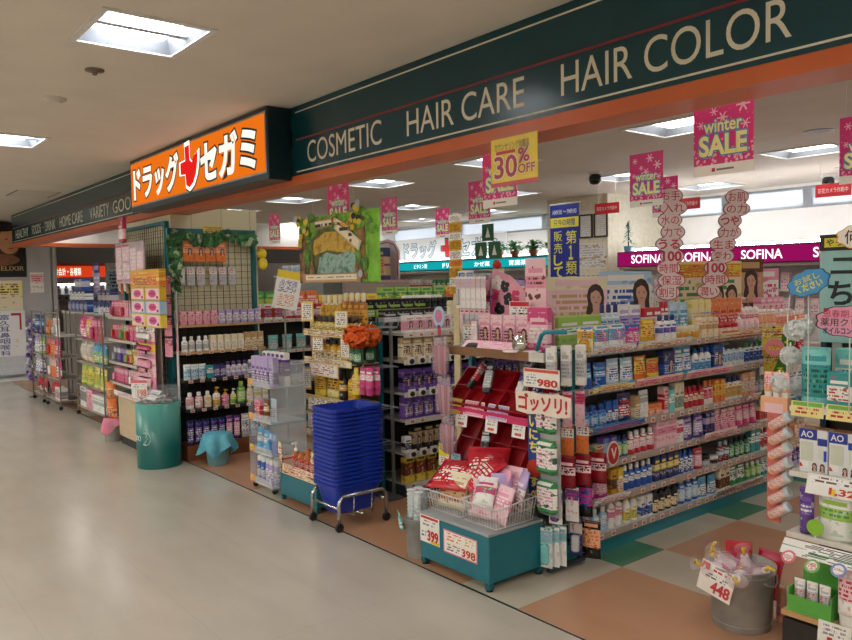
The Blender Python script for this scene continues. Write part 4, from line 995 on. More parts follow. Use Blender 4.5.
hung('pouch', ('darkred', 'palepink', 'black'), (.1, .03, .17), 3, -2.66, 3.14, .64, 'the middle corner hooks of the long unit', .025, .1)
hung('card', ('white', 'purple', 'hotpink'), (.075, .03, .19), 2, -2.68, 3.07, .47, 'the lower corner hooks of the long unit', .03, .1)
hung('pouch', ('black', 'magenta', 'blue'), (.1, .03, .2), 1, -2.65, 3.27, .49, 'the lower corner hooks of the long unit')
hung('card', ('white', 'aqua', 'lavender'), (.08, .025, .22), 3, -2.72, 3.03, .26, 'the lowest corner hooks of the long unit', .015, .04)
hung('card', ('navy', 'silver', 'peach'), (.07, .03, .19), 1, -2.65, 3.2, .28, 'the lowest corner hooks of the long unit')
hung('pouch', ('black', 'peach', 'orange'), (.11, .03, .2), 1, -2.62, 3.29, .26, 'the lowest corner hooks of the long unit')
e = thing('hook_rail', 'dark slotted hook rail carrying packs at the corner of long unit', 'hook rail', (-2.752, 3.325, 0))
MB().box(-.012, .012, -.30, -.005, .02, .04, mat('2d3338')).box(-.008, .008, -.02, -.005, 0, 1.27, mat('8a8f92', .4, .5)).build('post', e)
for z in (1.235, .98, .79, .63, .46, .25): MB().box(-.004, .004, -.3, -.03, z, z+.006, mat('b8bcc0', .3, .8)).build('hook', e)
def badge(loc, label, base, txt=None):
    e = thing('shelf_badge', label, 'shelf badge', loc, R9)
    MB().disc(0, 0, .055, .07, -.003, mat('efe6dc', .5, var=0), 20, .004).disc(0, 0, .048, .062, -.0045, mat(base, .45, var=0), 20, .001).build('disc', e)
    MB().text('V', -.02, .025, -.03, .03, -.0056, mat('e8dcd0', .5, var=0), off=.03).build('lettering', e)
badge((-2.70, 3.52, .6), 'round red badge with a pale V on long unit\'s fourth shelf', 'b3262a')
e = thing('shelf_mascot', 'small green bottle-shaped shelf sign at the near end of fourth shelf', 'shelf sign', (-2.71, 3.36, .55), R9)
MB().prism([(-.03, 0), (.03, 0), (.035, .05), (.015, .075), (.015, .1), (-.015, .1), (-.015, .075), (-.035, .05)], -.003, 0, mat('3f9c34', .4)).box(-.025, .025, -.0045, -.0032, .02, .045, mat('f0e04a', .5, var=0)).build('sign', e)

e = thing('hook_bar', 'steel hook bar over the left of the pink top shelf, hung with pen packs', 'hook bar', (-3.66, 3.235, 1.2005))
MB().box(.0, .28, -.004, .004, .43, .44, mat('b8bcc0', .3, .8)).box(0, .01, -.004, .004, 0, .43, mat('b8bcc0', .3, .8)).box(.27, .28, -.004, .004, 0.0, .43, mat('b8bcc0', .3, .8)).build('bar', e)
for j in range(2):
    for i in range(6): put('card', [('silver', 'palepink', 'darkred'), ('white', 'silver', 'pink')][j], (.042, .015, .2), (-3.635+i*.046, 3.22-.03*j, 1.425-.16*(1-j)), 0, 'the steel hook bar')
small_card('portrait_card', 'small square card with a face behind yellow tag, left of pink board', EP(.12, .13, 1.19), .1, .12, .14, 'd9c3a8', heads=[('~', .1, .9, .2, .9, 'brown'), ('#', .5, 1, .0, .35, 'e8c832')], cat='card')
# ------------------------------------------------------------------ N: hanging bags of cotton sticks at the left of the end rack
for i, z in enumerate((1.02, .78, .54)):
    e = thing('stick_bag', f'clear bag of pink sticks hanging left of end rack, {("top", "middle", "bottom")[i]} one', 'bag', (-3.46 - .12 + .03*i, 2.985, z), 0, 'clear bags of pink sticks')
    MB().lathe([(.02, .0), (.07, .03), (.075, .16), (.05, .2), (.065, .235)], clear('d9c6d0', .35), 12, sx=1, sy=.5, cap=False).build('wrap', e)
    for k in range(6): MB().tube([(-.04+k*.016, .0, .01), (-.05+k*.02, -.005, .185)], .0065, mat(['c0506a', 'b0405e', 'd58a9a'][k % 3], .4), 6).build('stick', e)
    MB().tube([(0, 0, .2), (0, .02, .245), (0, .05, .24)], .003, mat('8899bb', .4), 5).build('tie', e)
e = thing('paddle_brush', 'pale blue oval card on pink stick above the hanging bags', 'card', (-3.58, 2.98, 1.04))
e.location.z = 1.27
MB().disc(0, .11, .055, .065, -.003, mat('a9c3dd', .35), 18, .005).disc(0, .115, .035, .04, -.0042, mat('c97a9c', .4), 14, .001).build('head', e)
MB().box(-.012, .012, -.003, .003, -.0, .06, mat('d0405e', .4)).build('handle', e)
# M: tall yellow strip post
e = thing('strip_post', 'tall narrow pole of yellow and white price panels rising above hair colour cartons', 'sign post', (-3.87, 3.38, 0))
MB().box(-.03, .03, -.006, .006, 0, 1.5, mat('d8c69a', .5, var=.05)).box(-.09, .09, -.06, .06, 0, .012, mat('55524c', .5)).build('post', e)
for i, (h, c) in enumerate([(.05, 'f0ece0'), (.07, 'e8a02c'), (.05, 'f0ece0'), (.07, 'e8a02c'), (.06, 'f2e6c8'), (.05, 'd8542c'), (.07, 'e8a02c'), (.06, 'f2e6c8'), (.05, 'e8a02c')]):
    z = 2.04 - sum([.05, .07, .05, .07, .06, .05, .07, .06, .05][:i+1])
    MB().box(-.062, .062, -.008, -.003, z+.002, z+h-.002, pack('white' if c[0] == 'f' else 'gold', 'white' if c[0] == 'f' else 'orange' if c == 'd8542c' else 'gold', 'brown', z0=.1, z1=.9, seed=i)).build('panel', e)
MB().box(-.03, .03, -.003, .003, 1.5, 2.05, mat('d8c69a', .5)).build('upper_post', e)

# ------------------------------------------------------------------ F: teal dump table with two wire baskets
DX0, DX1, DY0, DY1 = -3.36, -2.80, 2.635, 3.035
e = thing('dump_table', 'low teal metal table with grey top holding two wire baskets of bagged goods', 'table', (DX0, DY0, 0))
DW, DD = DX1-DX0, DY1-DY0
MB().box(0, DW, 0, DD, .04, .285, mat('16707e', .4, var=.06), .004).build('body', e)
MB().box(-.004, DW+.004, -.004, DD+.004, .286, .302, mat('9aa0a0', .45), .003).build('top', e)
for x in (0.0, DW-.035):
    for y in (0.0, DD-.035): MB().box(x, x+.035, y, y+.035, .012, .04, mat('125e6a', .4)).lathe([(.02, 0), (.02, .012)], mat('1a1a1a', .5), 10, (x+.0175, y+.0175, 0)).build('leg', e)
def wbasket():
    w, d, h = .275, .3, .13
    e = thing('wire_basket', None, None)
    m = mat('e6e4e0', .3, .1); fr, mb = MB(), MB()
    a, b = w/2, d/2; ia, ib = a*.9, b*.9
    def rim(aa, bb, z, dz=0): return [(-aa, -bb, z-dz), (aa, -bb, z-dz), (aa, bb, z), (-aa, bb, z)]
    fr.tube(rim(a, b, h, .02), .004, m, 6, True).tube(rim(ia, ib, .004), .003, m, 6, True).tube(rim((a+ia)/2, (b+ib)/2, h*.55, .008), .0022, m, 5, True)
    fr.build('rim', e)
    for i in range(13):
        t = i/12*2-1
        for s in (-1, 1): mb.tube([(t*ia, s*ib, .004), (t*a, s*b, h-(.02 if s < 0 else 0))], .0018, m, 4)
    for i in range(1, 14):
        t = i/14*2-1
        for s in (-1, 1): mb.tube([(s*ia, t*ib, .004), (s*a, t*b, h-.01)], .0018, m, 4)
        mb.tube([(-ia, t*ib, .004), (ia, t*ib, .004)], .0018, m, 4)
    mb.build('wires', e)
    return e
BZ = .304
place('wb', wbasket, (-3.225, 2.84, BZ), 0, 'left white wire basket on the teal table, heaped with red bags', 'wire basket', 'wire baskets on the teal table')
place('wb', wbasket, (-2.94, 2.84, BZ), 0, 'right white wire basket on the teal table, full of pink bags', 'wire basket', 'wire baskets on the teal table')
wL, wR = 'the left wire basket', 'the right wire basket'
rb = ('red', 'red', 'white', 'darkred'); pb = ('palepink', 'pink', 'white', 'pink'); cb = ('cream', 'tan', 'red', 'tan')
for (c, sz, x, y, z, rz, tx) in [(cb, (.22, .06, .2), -3.25, 2.76, BZ+.012, .1, -.35), (cb, (.2, .06, .2), -3.2, 2.83, BZ+.014, -.2, -.3), (rb, (.26, .07, .26), -3.27, 2.74, BZ+.12, .35, -1.15), (rb, (.26, .07, .26), -3.19, 2.82, BZ+.14, -.5, -1.0), (rb, (.25, .07, .26), -3.12, 2.9, BZ+.13, .6, -.8)]:
    put('bag', c, sz, (x, y, z), rz, wL, (tx, 0))
for (c, sz, x, y, z, rz, tx) in [(pb, (.16, .05, .2), -3.0, 2.76, BZ+.012, .2, -.3), (pb, (.16, .05, .2), -2.88, 2.77, BZ+.012, -.2, -.35), (('lavender', 'white', 'pink'), (.12, .05, .2), -2.9, 2.82, BZ+.06, .7, -.5), (('pink', 'white', 'red'), (.14, .05, .22), -2.99, 2.85, BZ+.05, -.3, -.4), (pb, (.16, .05, .22), -2.93, 2.92, BZ+.05, .1, -.25), (('lavender', 'white', 'pink'), (.12, .05, .2), -2.86, 2.9, BZ+.08, -.5, -.3), (('white', 'hotpink', 'green'), (.12, .05, .16), -2.96, 2.74, BZ+.09, .4, -.6)]:
    put('bag', c, sz, (x, y, z), rz, wR, (tx, 0))
small_card('price_card', 'white and yellow price card reading 399 on teal table front', (-3.275, 2.632, .135), 0, .17, .16, 'f0eee6', '399', 'c2281e', heads=[('#', .06, .94, .84, .93, 'c4382e'), ('#', .55, .98, .02, .12, 'e8c21a'), ('~', .08, .9, .55, .8, 'grey'), ('~', .05, .38, .15, .4, 'darkgrey')], tilt=.0)
small_card('price_card', 'pink-bordered cream price card reading 398 on teal table front', (-3.02, 2.632, .125), 0, .27, .125, 'f3e9d8', None, border='d8709a', heads=[('398', .56, .95, .1, .42, 'c2281e'), ('~', .06, .55, .08, .42, 'brown'), ('~', .05, .6, .5, .92, 'orange'), ('~', .62, .95, .55, .9, 'gold')])
# G: metal can with rolls of white cups
def metal_can(r0_, r1_, h, hoops=True):
    m = mat('a3a49e', .45, .4, var=.18, scale=7)
    e = thing('metal_can', None, None)
    MB().lathe([(r0_*.97, 0), (r0_, .006), (r1_, h-.008), (r1_*1.03, h-.004), (r1_*1.03, h), (r1_*.97, h), (r0_*.94, .012), (.001, .012)], m, 28, cap=False).lathe([(.001, .001), (r0_*.97, .001)], m, 28, cap=False).build('body', e)
    for z in (.03, h*.9): 
        r = r0_+(r1_-r0_)*z/h
        MB().tube([((r+.001)*math.cos(2*PI*k/28), (r+.001)*math.sin(2*PI*k/28), z) for k in range(28)], .003, m, 6, True).build('hoop', e)
    for s in (-1, 1): MB().tube([(s*(r1_+.004)*math.cos(.25*k-.5), (r1_+.004)*math.sin(.25*k-.5)*1.0, h*.84-.03*math.sin(PI*k/4)) for k in range(5)], .0035, m, 6).build('handle', e)
    return e
place('can', lambda: metal_can(.075, .088, .23), (-3.462, 2.71, 0), .3, 'slim galvanised metal can of white cup stacks left of teal table', 'can', None)
for i, (dx, dy) in enumerate([(-.035, -.03), (.03, -.035), (.0, .03), (-.045, .03)]):
    mb = MB(); m = mat('dfe6e6', .4)
    for k in range(8): mb.lathe([(.022, k*.022), (.028, k*.022+.02), (.0295, k*.022+.0215)], m, 12)
    o = mb.build('cup_stack', None, (-3.462+dx, 2.71+dy, .21)); tag(o, f'stack of white paper cups in the slim metal can, {("front left", "front right", "back right", "back left")[i]}', 'cup stack', 'paper cup stacks')
put('pouch', ('aqua', 'white', 'teal'), (.1, .03, .09), (-3.545, 2.64, .16), -.5, 'the rim of the slim metal can', (.2, 0))

# ------------------------------------------------------------------ H: basket cart
e = thing('basket_cart', 'chrome tube cart on black casters carrying the tall blue basket stack', 'cart', (-4.285, 2.755, 0))
cm = mat('b8b9b8', .22, .9)
a, b = .165, .185
for s in (-1, 1):
    MB().tube([(s*a, -b, .06), (s*a, -b, .19), (s*a, -b+.03, .225), (s*a, b-.03, .225), (s*a, b, .19), (s*a, b, .06)], .012, cm, 10).build('side_hoop', e)
MB().tube([(-a, b, .15), (a, b, .15)], .009, cm, 8).tube([(-a, -b, .15), (a, -b, .15)], .009, cm, 8).tube([(-a, 0, .085), (a, 0, .085)], .008, cm, 8).tube([(-a, -.07, .225), (-a, -.07, .085), (a, -.07, .085), (a, -.07, .225)], .006, cm, 8).tube([(-a, .07, .225), (-a, .07, .085), (a, .07, .085), (a, .07, .225)], .006, cm, 8).build('cross_bars', e)
for x in (-a, a):
    for y in (-b, b):
        q = MB().lathe([(.006, .03), (.006, .065)], cm, 8, (x, y, 0))
        q.lathe([(.027, -.011), (.03, -.006), (.03, .006), (.027, .011)], mat('1b1b1d', .5), 16, M=Matrix.Translation((x, y, .0305)) @ Matrix.Rotation(PI/2, 4, 'Y')).build('caster', e)
def basket():
    m = mat('1535a8', .35, var=.05)
    mb = MB(); w, d, h = .140, .186, .19      # half widths at the rim
    wb, db = .098, .144
    def ring(a, b, z, r=.04):
        P = []
        for qx, qy, a0 in ((1, 1, 0), (-1, 1, PI/2), (-1, -1, PI), (1, -1, 1.5*PI)):
            for k in range(4):
                t = a0+PI/2*k/3; P.append((qx*(a-r)+r*math.cos(t), qy*(b-r)+r*math.sin(t), z))
        return P
    R_ = [ring(wb-.002, db-.002, .0), ring(wb, db, .002), ring(w-.004, d-.004, h-.018), ring(w, d, h-.016), ring(w+.012, d+.012, h-.014), ring(w+.012, d+.012, h), ring(w-.002, d-.002, h), ring(wb-.0025, db-.0025, .004)]
    vs = [p for r in R_ for p in r]; n = 16; fs = []
    for k in range(len(R_)-1):
        for i in range(n): fs.append((k*n+i, k*n+(i+1) % n, k*n+n+(i+1) % n, k*n+n+i))
    fs.append(tuple(range(n-1, -1, -1))); fs.append(tuple(range((len(R_)-1)*n, len(R_)*n)))
    mb.add(vs, fs, m)
    for k in range(1, 6):                      # rib lattice on the sides
        z = k*.027; t = z/h
        mb.tube(ring(wb+(w-.004-wb)*t, db+(d-.004-db)*t, z), .0014, m, 5, True)
    for i in range(13):
        t = i/12*1.1-.55
        for s in (-1, 1):
            mb.tube([(t*wb, s*db, .004), (t*w, s*(d-.0045), h-.02)], .0014, m, 5).tube([(s*wb, t*db, .004), (s*(w-.0045), t*d, h-.02)], .0014, m, 5)
    o = mb.build('shopping_basket')
    q = w+.006; e = d+.006
    for s in (-1, 1):
        MB().tube([(-q, s*.015, h+.003), (-q, s*(e-.03), h+.0035), (-q+.03, s*e, h+.0035), (q-.03, s*e, h+.0035), (q, s*(e-.03), h+.0035), (q, s*.015, h+.003)], .0032, mat('1230a0', .35), 6).build('handle', o)
    return o
NB = 19
for i in range(NB):
    t = 'topmost of the stack, open at the top' if i == NB-1 else 'lowest of the stack, resting in the chrome cart' if i == 0 else f'{ORD[i]} up in the stack on chrome cart'
    place('basket', basket, (-4.285+RN.uniform(-.0003, .0003), 2.755+RN.uniform(-.0003, .0003), .0945+i*.0275), RN.uniform(-.001, .001), f'blue plastic shopping basket, {t}', 'shopping basket', 'blue shopping baskets in the stack')

# ------------------------------------------------------------------ I: small teal stand of pump bottles
e = thing('display_stand', 'small low teal stand with yellow cardboard tray, left of blue baskets', 'display stand', (-5.07, 2.66, 0))
MB().box(0, .52, 0, .3, .04, .2, mat('16707e', .4, var=.06), .004).build('body', e)
for x in (0, .49):
    for y in (0, .27): MB().box(x, x+.03, y, y+.03, 0, .04, mat('125e6a', .4)).build('leg', e)
py = pack('paleyellow', 'cream', 'red', 'brown', z0=.1, z1=.9, seed=3)
MB().box(.02, .5, .005, .295, .201, .207, py).box(.02, .5, -.004, .004, .207, .28, py).box(.02, .5, .285, .29, .207, .29, py).build('tray', e)
for s in (0.02, .5):
    MB().prism([(-.015, .207), (.015, .207), (.03, .3), (.0, .42), (-.03, .43), (-.04, .36), (-.012, .3)], 0, .006, py, Matrix.Translation((s, -.004, 0))).prism([(-.008, .207), (.012, .207), (.012, .32), (-.008, .32)], .01, .28, py, Matrix.Translation((s, 0, 0))).build('tray_wing', e)
for r in range(2):
    for i in range(5): put('pump', ('amber', 'red', 'white', 'white'), (.068, .06, .22), (-4.985+i*.085, 2.75+r*.1, .208), RN.uniform(-.2, .2), 'the small teal stand')

# ------------------------------------------------------------------ J: clear acrylic rack on wheels
JX, JY, JW, JD = -5.55, 2.65, .38, .3
e = thing('acrylic_rack', 'clear acrylic four-tier rack on casters beside the small teal stand', 'display rack', (JX, JY, 0))
cl = clear('dfe8ee', .2, .1)
JT = [.06, .3, .55, .82]
for x in (0, JW-.006): MB().box(x, x+.006, 0, JD, .04, 1.0, cl).build('side_panel', e)
MB().box(.006, JW-.006, JD-.006, JD, .04, 1.0, cl).build('back_panel', e)
for z in JT:
    s = MB().box(.007, JW-.007, 0.0, JD-.007, z-.008, z, clear('e6eef2', .4, .1)).build('shelf', e)
    MB().box(.007, JW-.007, -.006, -.001, z-.01, z+.05, clear('eef2f4', .3, .08)).build('front_lip', s)
    MB().box(.02, .09, -.008, -.0062, z-.004, z+.05, pack('orange', 'yellow', 'red', z0=.2, z1=.8)).build('price_tag', s)
for x in (.03, JW-.03):
    for y in (.03, JD-.03): MB().lathe([(.022, -.009), (.025, 0), (.022, .009)], mat('1b1b1d', .5), 14, M=Matrix.Translation((x, y, .0255)) @ Matrix.Rotation(PI/2, 4, 'Y')).build('caster', e)
UJ = Unit(JX, JY, 0)
wj = 'the acrylic rack\'s '
UJ.row(.82, .02, JW-.01, .02, [('box', ('lavender', 'purple', 'white'), (.066, .05, .22), 5)], wj+'top tier, front')
UJ.row(.82, .02, JW-.01, .12, [('box', ('white', 'purple', 'pink'), (.066, .05, .25), 5)], wj+'top tier, back')
UJ.row(.55, .02, JW-.01, .03, [('box', ('pink', 'red', 'white'), (.09, .05, .14), 1), ('pouch', ('brown', 'tan', 'white'), (.09, .05, .16), 1), ('pouch', ('paleblue', 'silver', 'navy'), (.1, .05, .17), 1)], wj+'second tier')
UJ.row(.3, .02, JW-.01, .03, [('pouch', ('skyblue', 'silver', 'white'), (.1, .06, .17), 2), ('card', ('blue', 'skyblue', 'white'), (.06, .03, .17), 2)], wj+'third tier')
UJ.row(.06, .02, JW-.01, .03, [('can', ('blue', 'silver', 'white', 'white'), (.05, .05, .19), 2), ('can', ('lavender', 'white', 'purple', 'white'), (.05, .05, .19), 3)], wj+'bottom tier')
UJ.row(.06, .02, JW-.01, .14, [('can', ('silver', 'skyblue', 'navy', 'white'), (.05, .05, .2), 5)], wj+'bottom tier, back')
# ------------------------------------------------------------------ K: honey end display (faces -y) and its peg panel
KX0, KX1, KY = -5.36, -4.68, 3.06
e = thing('end_display_rack', 'honey-yellow end display with cardboard trays behind the blue baskets', 'display rack', (KX0, KY, 0))
KW = KX1-KX0
mb = MB()
for x in (-.015, KW-.015): mb.box(x, x+.03, .24, .27, 0, 1.3, tl)
mb.box(.015, KW-.015, .245, .265, 1.27, 1.3, tl).build('frame', e)
MB().box(.015, KW-.015, .25, .26, .03, 1.27, mat('5a4630', .6, var=.2)).build('back_panel', e)
for z in (.1, .42, .70, 1.0, 1.22):
    s = MB().box(.0, KW, 0.0, .24, z-.012, z, mat('b9a98a', .5)).build('shelf', e)
    MB().box(0, KW, -.008, -.0005, z-.03, z+.02, pack('paleyellow', 'cream', 'brown', 'orange', z0=.1, z1=.95, seed=int(z*10))).build('price_rail', s)
UK = Unit(KX0, KY, 0)
wk = 'the honey display\'s '
UK.row(1.22, .02, KW-.02, .02, [('jar', ('gold', 'paleyellow', 'brown', 'hair'), (.085, .08, .12), 7)], wk+'top shelf')
UK.row(1.22, .02, KW-.02, .12, [('bot', ('gold', 'yellow', 'brown', 'cream'), (.075, .06, .28), 4), ('bot', ('amber', 'gold', 'brown', 'cream'), (.075, .06, .3), 4)], wk+'top shelf, back')
UK.row(1.0, .02, KW-.02, .03, [('bot', ('gold', 'cream', 'brown', 'hair'), (.08, .07, .16), 7)], wk+'second shelf')
UK.row(.70, .02, KW-.02, .03, [('bot', ('yellow', 'gold', 'hair', 'gold'), (.16, .09, .24), 1), ('pouch', ('paleyellow', 'gold', 'hair'), (.17, .07, .25), 1), ('bot', ('hair', 'gold', 'white', 'black'), (.09, .07, .24), 1), ('bot', ('gold', 'yellow', 'hair', 'hair'), (.12, .08, .24), 1)], wk+'third shelf')
UK.row(.42, .02, KW-.02, .03, [('jar', ('yellow', 'gold', 'hair', 'paleyellow'), (.13, .1, .13), 2), ('pouch', ('gold', 'paleyellow', 'brown'), (.14, .07, .17), 2)], wk+'fourth shelf')
UK.row(.1, .02, KW-.02, .03, [('pump', ('amber', 'gold', 'brown', 'cream'), (.08, .07, .24), 7)], wk+'bottom shelf')
for i, (u, z, w, h, b_, c_) in enumerate([(.02, 1.3, .13, .16, 'e2c86a', 'brown'), (.5, 1.27, .16, .12, 'f0e0a0', 'brown'), (.18, 1.07, .12, .12, 'caa050', 'hair'), (.56, 1.04, .14, .16, 'd8b868', 'brown'), (.02, .76, .1, .18, 'c89a4a', 'hair'), (.58, .5, .12, .2, 'e4c070', 'brown'), (.06, .46, .14, .12, 'dcc48a', 'red'), (.3, .12, .2, .14, 'e8d49a', 'red')]):
    small_card('shelf_card', f'honey-toned little card standing at the honey display\'s edge, {ORD[i]} from the top', (KX0+u+w/2, KY-.018-.002*i, z), RN.uniform(-.3, .3), w, h, b_, heads=[('~', .08, .92, .1, .9, c_)], cat='card')
small_card('slogan_card', 'honey-coloured wavy card strip on honey display\'s third shelf', (KX0+.2, KY-.012, .60), 0, .3, .11, 'e0bf6a', heads=[('~', .05, .95, .1, .9, 'brown')], cat='card')
small_card('slogan_card', 'pale card with brown print below the honey bottles', (KX0+.3, KY-.012, .88), 0, .42, .1, 'ead9b0', heads=[('~', .05, .95, .1, .9, 'b5532a')], cat='card')
# peg panel right of it
e = thing('peg_stand', 'slim steel peg stand beside the honey display with pegs of hanging packs', 'peg stand', (-4.655, 3.335, 0))
MB().box(.09, .11, -.02, -.0, .02, 1.3, mat('8a8f92', .4, .6)).box(.0, .2, -.12, -.0, 0, .02, mat('55585a', .5)).build('post', e)
pegs = [(1.27, .02), (.98, .0), (.68, .0), (.42, .0)]
for z, _ in pegs:
    MB().box(0, .2, -.03, -.0205, z-.006, z+.004, mat('b8bcc0', .3, .8)).build('crossbar', e)
    for x in (.03, .1, .17): MB().box(x-.003, x+.003, -.27, -.0305, z-.004, z+.002, mat('b8bcc0', .3, .8)).build('peg', e)
PX = -4.655
def pompom(seed):
    def f():
        rn = random.Random(seed); e = thing('bath_sponge', None, None); mb = MB(); m = mat('ef6a1c', .55, var=.15, scale=30)
        MB().ball((0, 0, -.1), .058, m, 12, 1, .8, .95).build('core', e)
        for k in range(60):
            a, b_ = rn.uniform(0, 2*PI), rn.uniform(-1.4, 1.4)
            n = Vector((math.cos(a)*math.cos(b_), math.sin(a)*math.cos(b_), math.sin(b_)))
            c = n*.06 + Vector((0, 0, -.1)); u = n.cross(Vector((rn.random(), rn.random(), rn.random()))).normalized(); w = n.cross(u)
            vs = [tuple(c + (u*math.cos(t)+w*math.sin(t))*.028 + n*(.012+.012*math.sin(3*t))) for t in [2*PI*i/9 for i in range(9)]] + [tuple(c)]
            mb.add(vs, [(i, (i+1) % 9, 9) for i in range(9)], m, True)
        mb.build('ruffles', e)
        MB().tube([(0, 0, -.05), (0, .01, -.01), (0, .03, .0)], .003, mat('f0f0ea', .5), 5).build('cord', e)
        MB().box(-.035, .035, -.02, .02, -.3, -.17, mat('1c4a30', .4, var=.2), .015).box(-.03, .03, -.0235, -.0205, -.27, -.21, pack('darkgreen', 'green', 'white', seed=3)).build('pack', e)
        return e
    return f
for i, (x, y, t) in enumerate([(.04, 3.04, 'left'), (.135, 3.02, 'right'), (.09, 3.15, 'rear')]):
    place(f'pom{i}', pompom(i), (PX+x, y, 1.31), .3*i, f'fluffy orange bath sponge with green pack, {t} one on the peg stand', 'bath sponge', 'orange bath sponges')
hung2 = lambda k, c, s, xs, z, w: [put(k, c, s, (PX+x, 3.08+.06*j, z-s[2]), .1, w) for x in xs for j in range(2)]
hung2('bot', ('yellow', 'paleyellow', 'red', 'yellow'), (.09, .05, .2), (.0,), .98, 'the peg stand\'s second row')
hung2('tube', ('hotpink', 'white', 'pink', 'hotpink'), (.07, .05, .2), (.09, .17), .99, 'the peg stand\'s second row')
hung2('card', ('hotpink', 'black', 'magenta'), (.085, .03, .17), (.0, .09, .18), .68, 'the peg stand\'s third row')
hung2('pouch', ('amber', 'peach', 'brown'), (.09, .04, .17), (.02, .12), .44, 'the peg stand\'s lowest row')

# hanging forest panel
e = thing('hanging_display', 'large hanging forest-print panel with green leaves and wooden boards above honey display', 'display panel', (-4.78, 3.0, 1.6))
def mottle(cs, scale, rough=.5):
    m, nt, b = nodes('mottled_print'); N, L = nt.nodes, nt.links
    tc = N.new('ShaderNodeTexCoord'); n = N.new('ShaderNodeTexNoise'); n.inputs['Scale'].default_value = scale; n.inputs['Detail'].default_value = 5; n.inputs['Roughness'].default_value = .65; L.new(tc.outputs['Object'], n.inputs['Vector'])
    r = N.new('ShaderNodeValToRGB'); el = r.color_ramp.elements
    el[0].position = .34; el[0].color = lin(cs[0]); el[1].position = .66; el[1].color = lin(cs[-1])
    for i, c in enumerate(cs[1:-1]): q = el.new(.34+.32*(i+1)/(len(cs)-1)); q.color = lin(c)
    L.new(n.outputs['Fac'], r.inputs['Fac']); L.new(r.outputs['Color'], b.inputs['Base Color']); b.inputs['Roughness'].default_value = rough
    return m
MB().box(-.50, .42, -.006, .006, 0, .5, mottle(['3a5a1e', '5c9a2a', '8ac438', '6f8a34'], 11), .003).box(.42, .56, -.004, .01, 0, .5, mottle(['5a9a28', '7cc030', '8cd03c'], 6), .003).build('panel', e)
lay = MB(); y = -.0075
trunk = mottle(['4a3218', '8a6234', 'a87c48'], 16); leaf = mottle(['3f7a1e', '6cae2c', '9cd044'], 18); leaf2 = mottle(['2e5a1c', '4f8428', '7aa83c'], 18)
lay.prism([(-.44, .05), (.32, .05), (.32, .26), (.26, .36), (.05, .42), (-.2, .4), (-.38, .3)], y, y+.001, mottle(['2e3a18', '4a5420', '6a6a2c', '3c4a24'], 13))
lay.prism([(-.33, .2), (-.1, .24), (.28, .2), (.27, .3), (.12, .37), (-.12, .375), (-.28, .32)], y-.001, y, mottle(['8a6a1c', 'b8902a', 'd8b440', '9a8430'], 12))
lay.prism([(-.24, .07), (.29, .07), (.3, .2), (.2, .225), (.05, .2), (-.1, .225), (-.2, .19)], y-.002, y-.001, mottle(['3f6a58', '6f9c8c', 'a4c4b8', '5a8478'], 15))
for P in ([(-.5, 0), (-.4, 0), (-.42, .14), (-.40, .3), (-.33, .42), (-.38, .44), (-.45, .36), (-.5, .44)], [(.33, .02), (.42, .02), (.4, .25), (.42, .46), (.38, .46), (.35, .36), (.28, .44), (.26, .42), (.33, .3)], [(-.36, .05), (-.31, .05), (-.3, .16), (-.27, .24), (-.32, .2)]): lay.prism(P, y-.003, y-.002, trunk)
rn = random.Random(15)
for k in range(26):
    x, z = rn.uniform(-.48, .52), rn.uniform(.36, .5)
    if -.3 < x < .2 and z < .4: continue
    lay.disc(x, z, rn.uniform(.03, .075), rn.uniform(.02, .045), y-.0035-.0001*k, leaf if k % 2 else leaf2, 9)
for k in range(14): lay.disc(rn.choice([-1, 1])*rn.uniform(.26, .4), rn.uniform(.06, .26), rn.uniform(.02, .05), rn.uniform(.03, .06), y-.0062-.0001*k, leaf2 if k % 3 else trunk, 8)
lay.build('print', e)
bd = MB()
for (x, z, w, h, a, c) in [(-.04, .035, .8, .07, 0, 'b08a6c'), (-.12, .44, .26, .06, .05, 'b08850'), (.2, .34, .36, .075, -.5, 'd9cfae'), (.12, .42, .22, .05, -.35, 'b59262')]:
    Mx = Matrix.Translation((x, y-.01, z)) @ Matrix.Rotation(-a, 4, 'Y')
    bd.box(-w/2, w/2, -.004, .002, -h/2, h/2, mat(c, .5, var=.12), M=Mx).box(-w*.44, w*.44, -.005, -.004, -h*.36, h*.36, pack('tan', 'cream', 'hair', 'gold', z0=.05, z1=.95, seed=int(w*30)), M=Mx)
bd.build('wooden_board', e)
bl = MB(); rn = random.Random(8)
for (x, z) in [(-.47, .47), (-.4, .4), (-.44, .34), (-.46, .27), (-.36, .46), (.26, .46), (.3, .51), (.24, .4), (.33, .42)]:
    for k in range(3):
        bl.disc(x+rn.uniform(-.03, .03), z+rn.uniform(-.03, .03), .03, .022, y-.012-.001*k, mat(['e0b81e', '2c241c', 'd8c04a'][k], .5, var=0), 9)
for x, z in [(-.53, .5), (.34, .55), (.36, .06)]: bl.disc(x, z, .028, .028, y-.016, mat('a9bfc4', .4, var=0), 12)
bl.build('cutout_pattern', e)
MB().tube([(-.3, 0, .5), (-.3, 0, CZ-1.6)], .0015, mat('e4e4e0', .4), 5).tube([(.26, 0, .5), (.26, 0, CZ-1.6)], .0015, mat('e4e4e0', .4), 5).build('string', e)

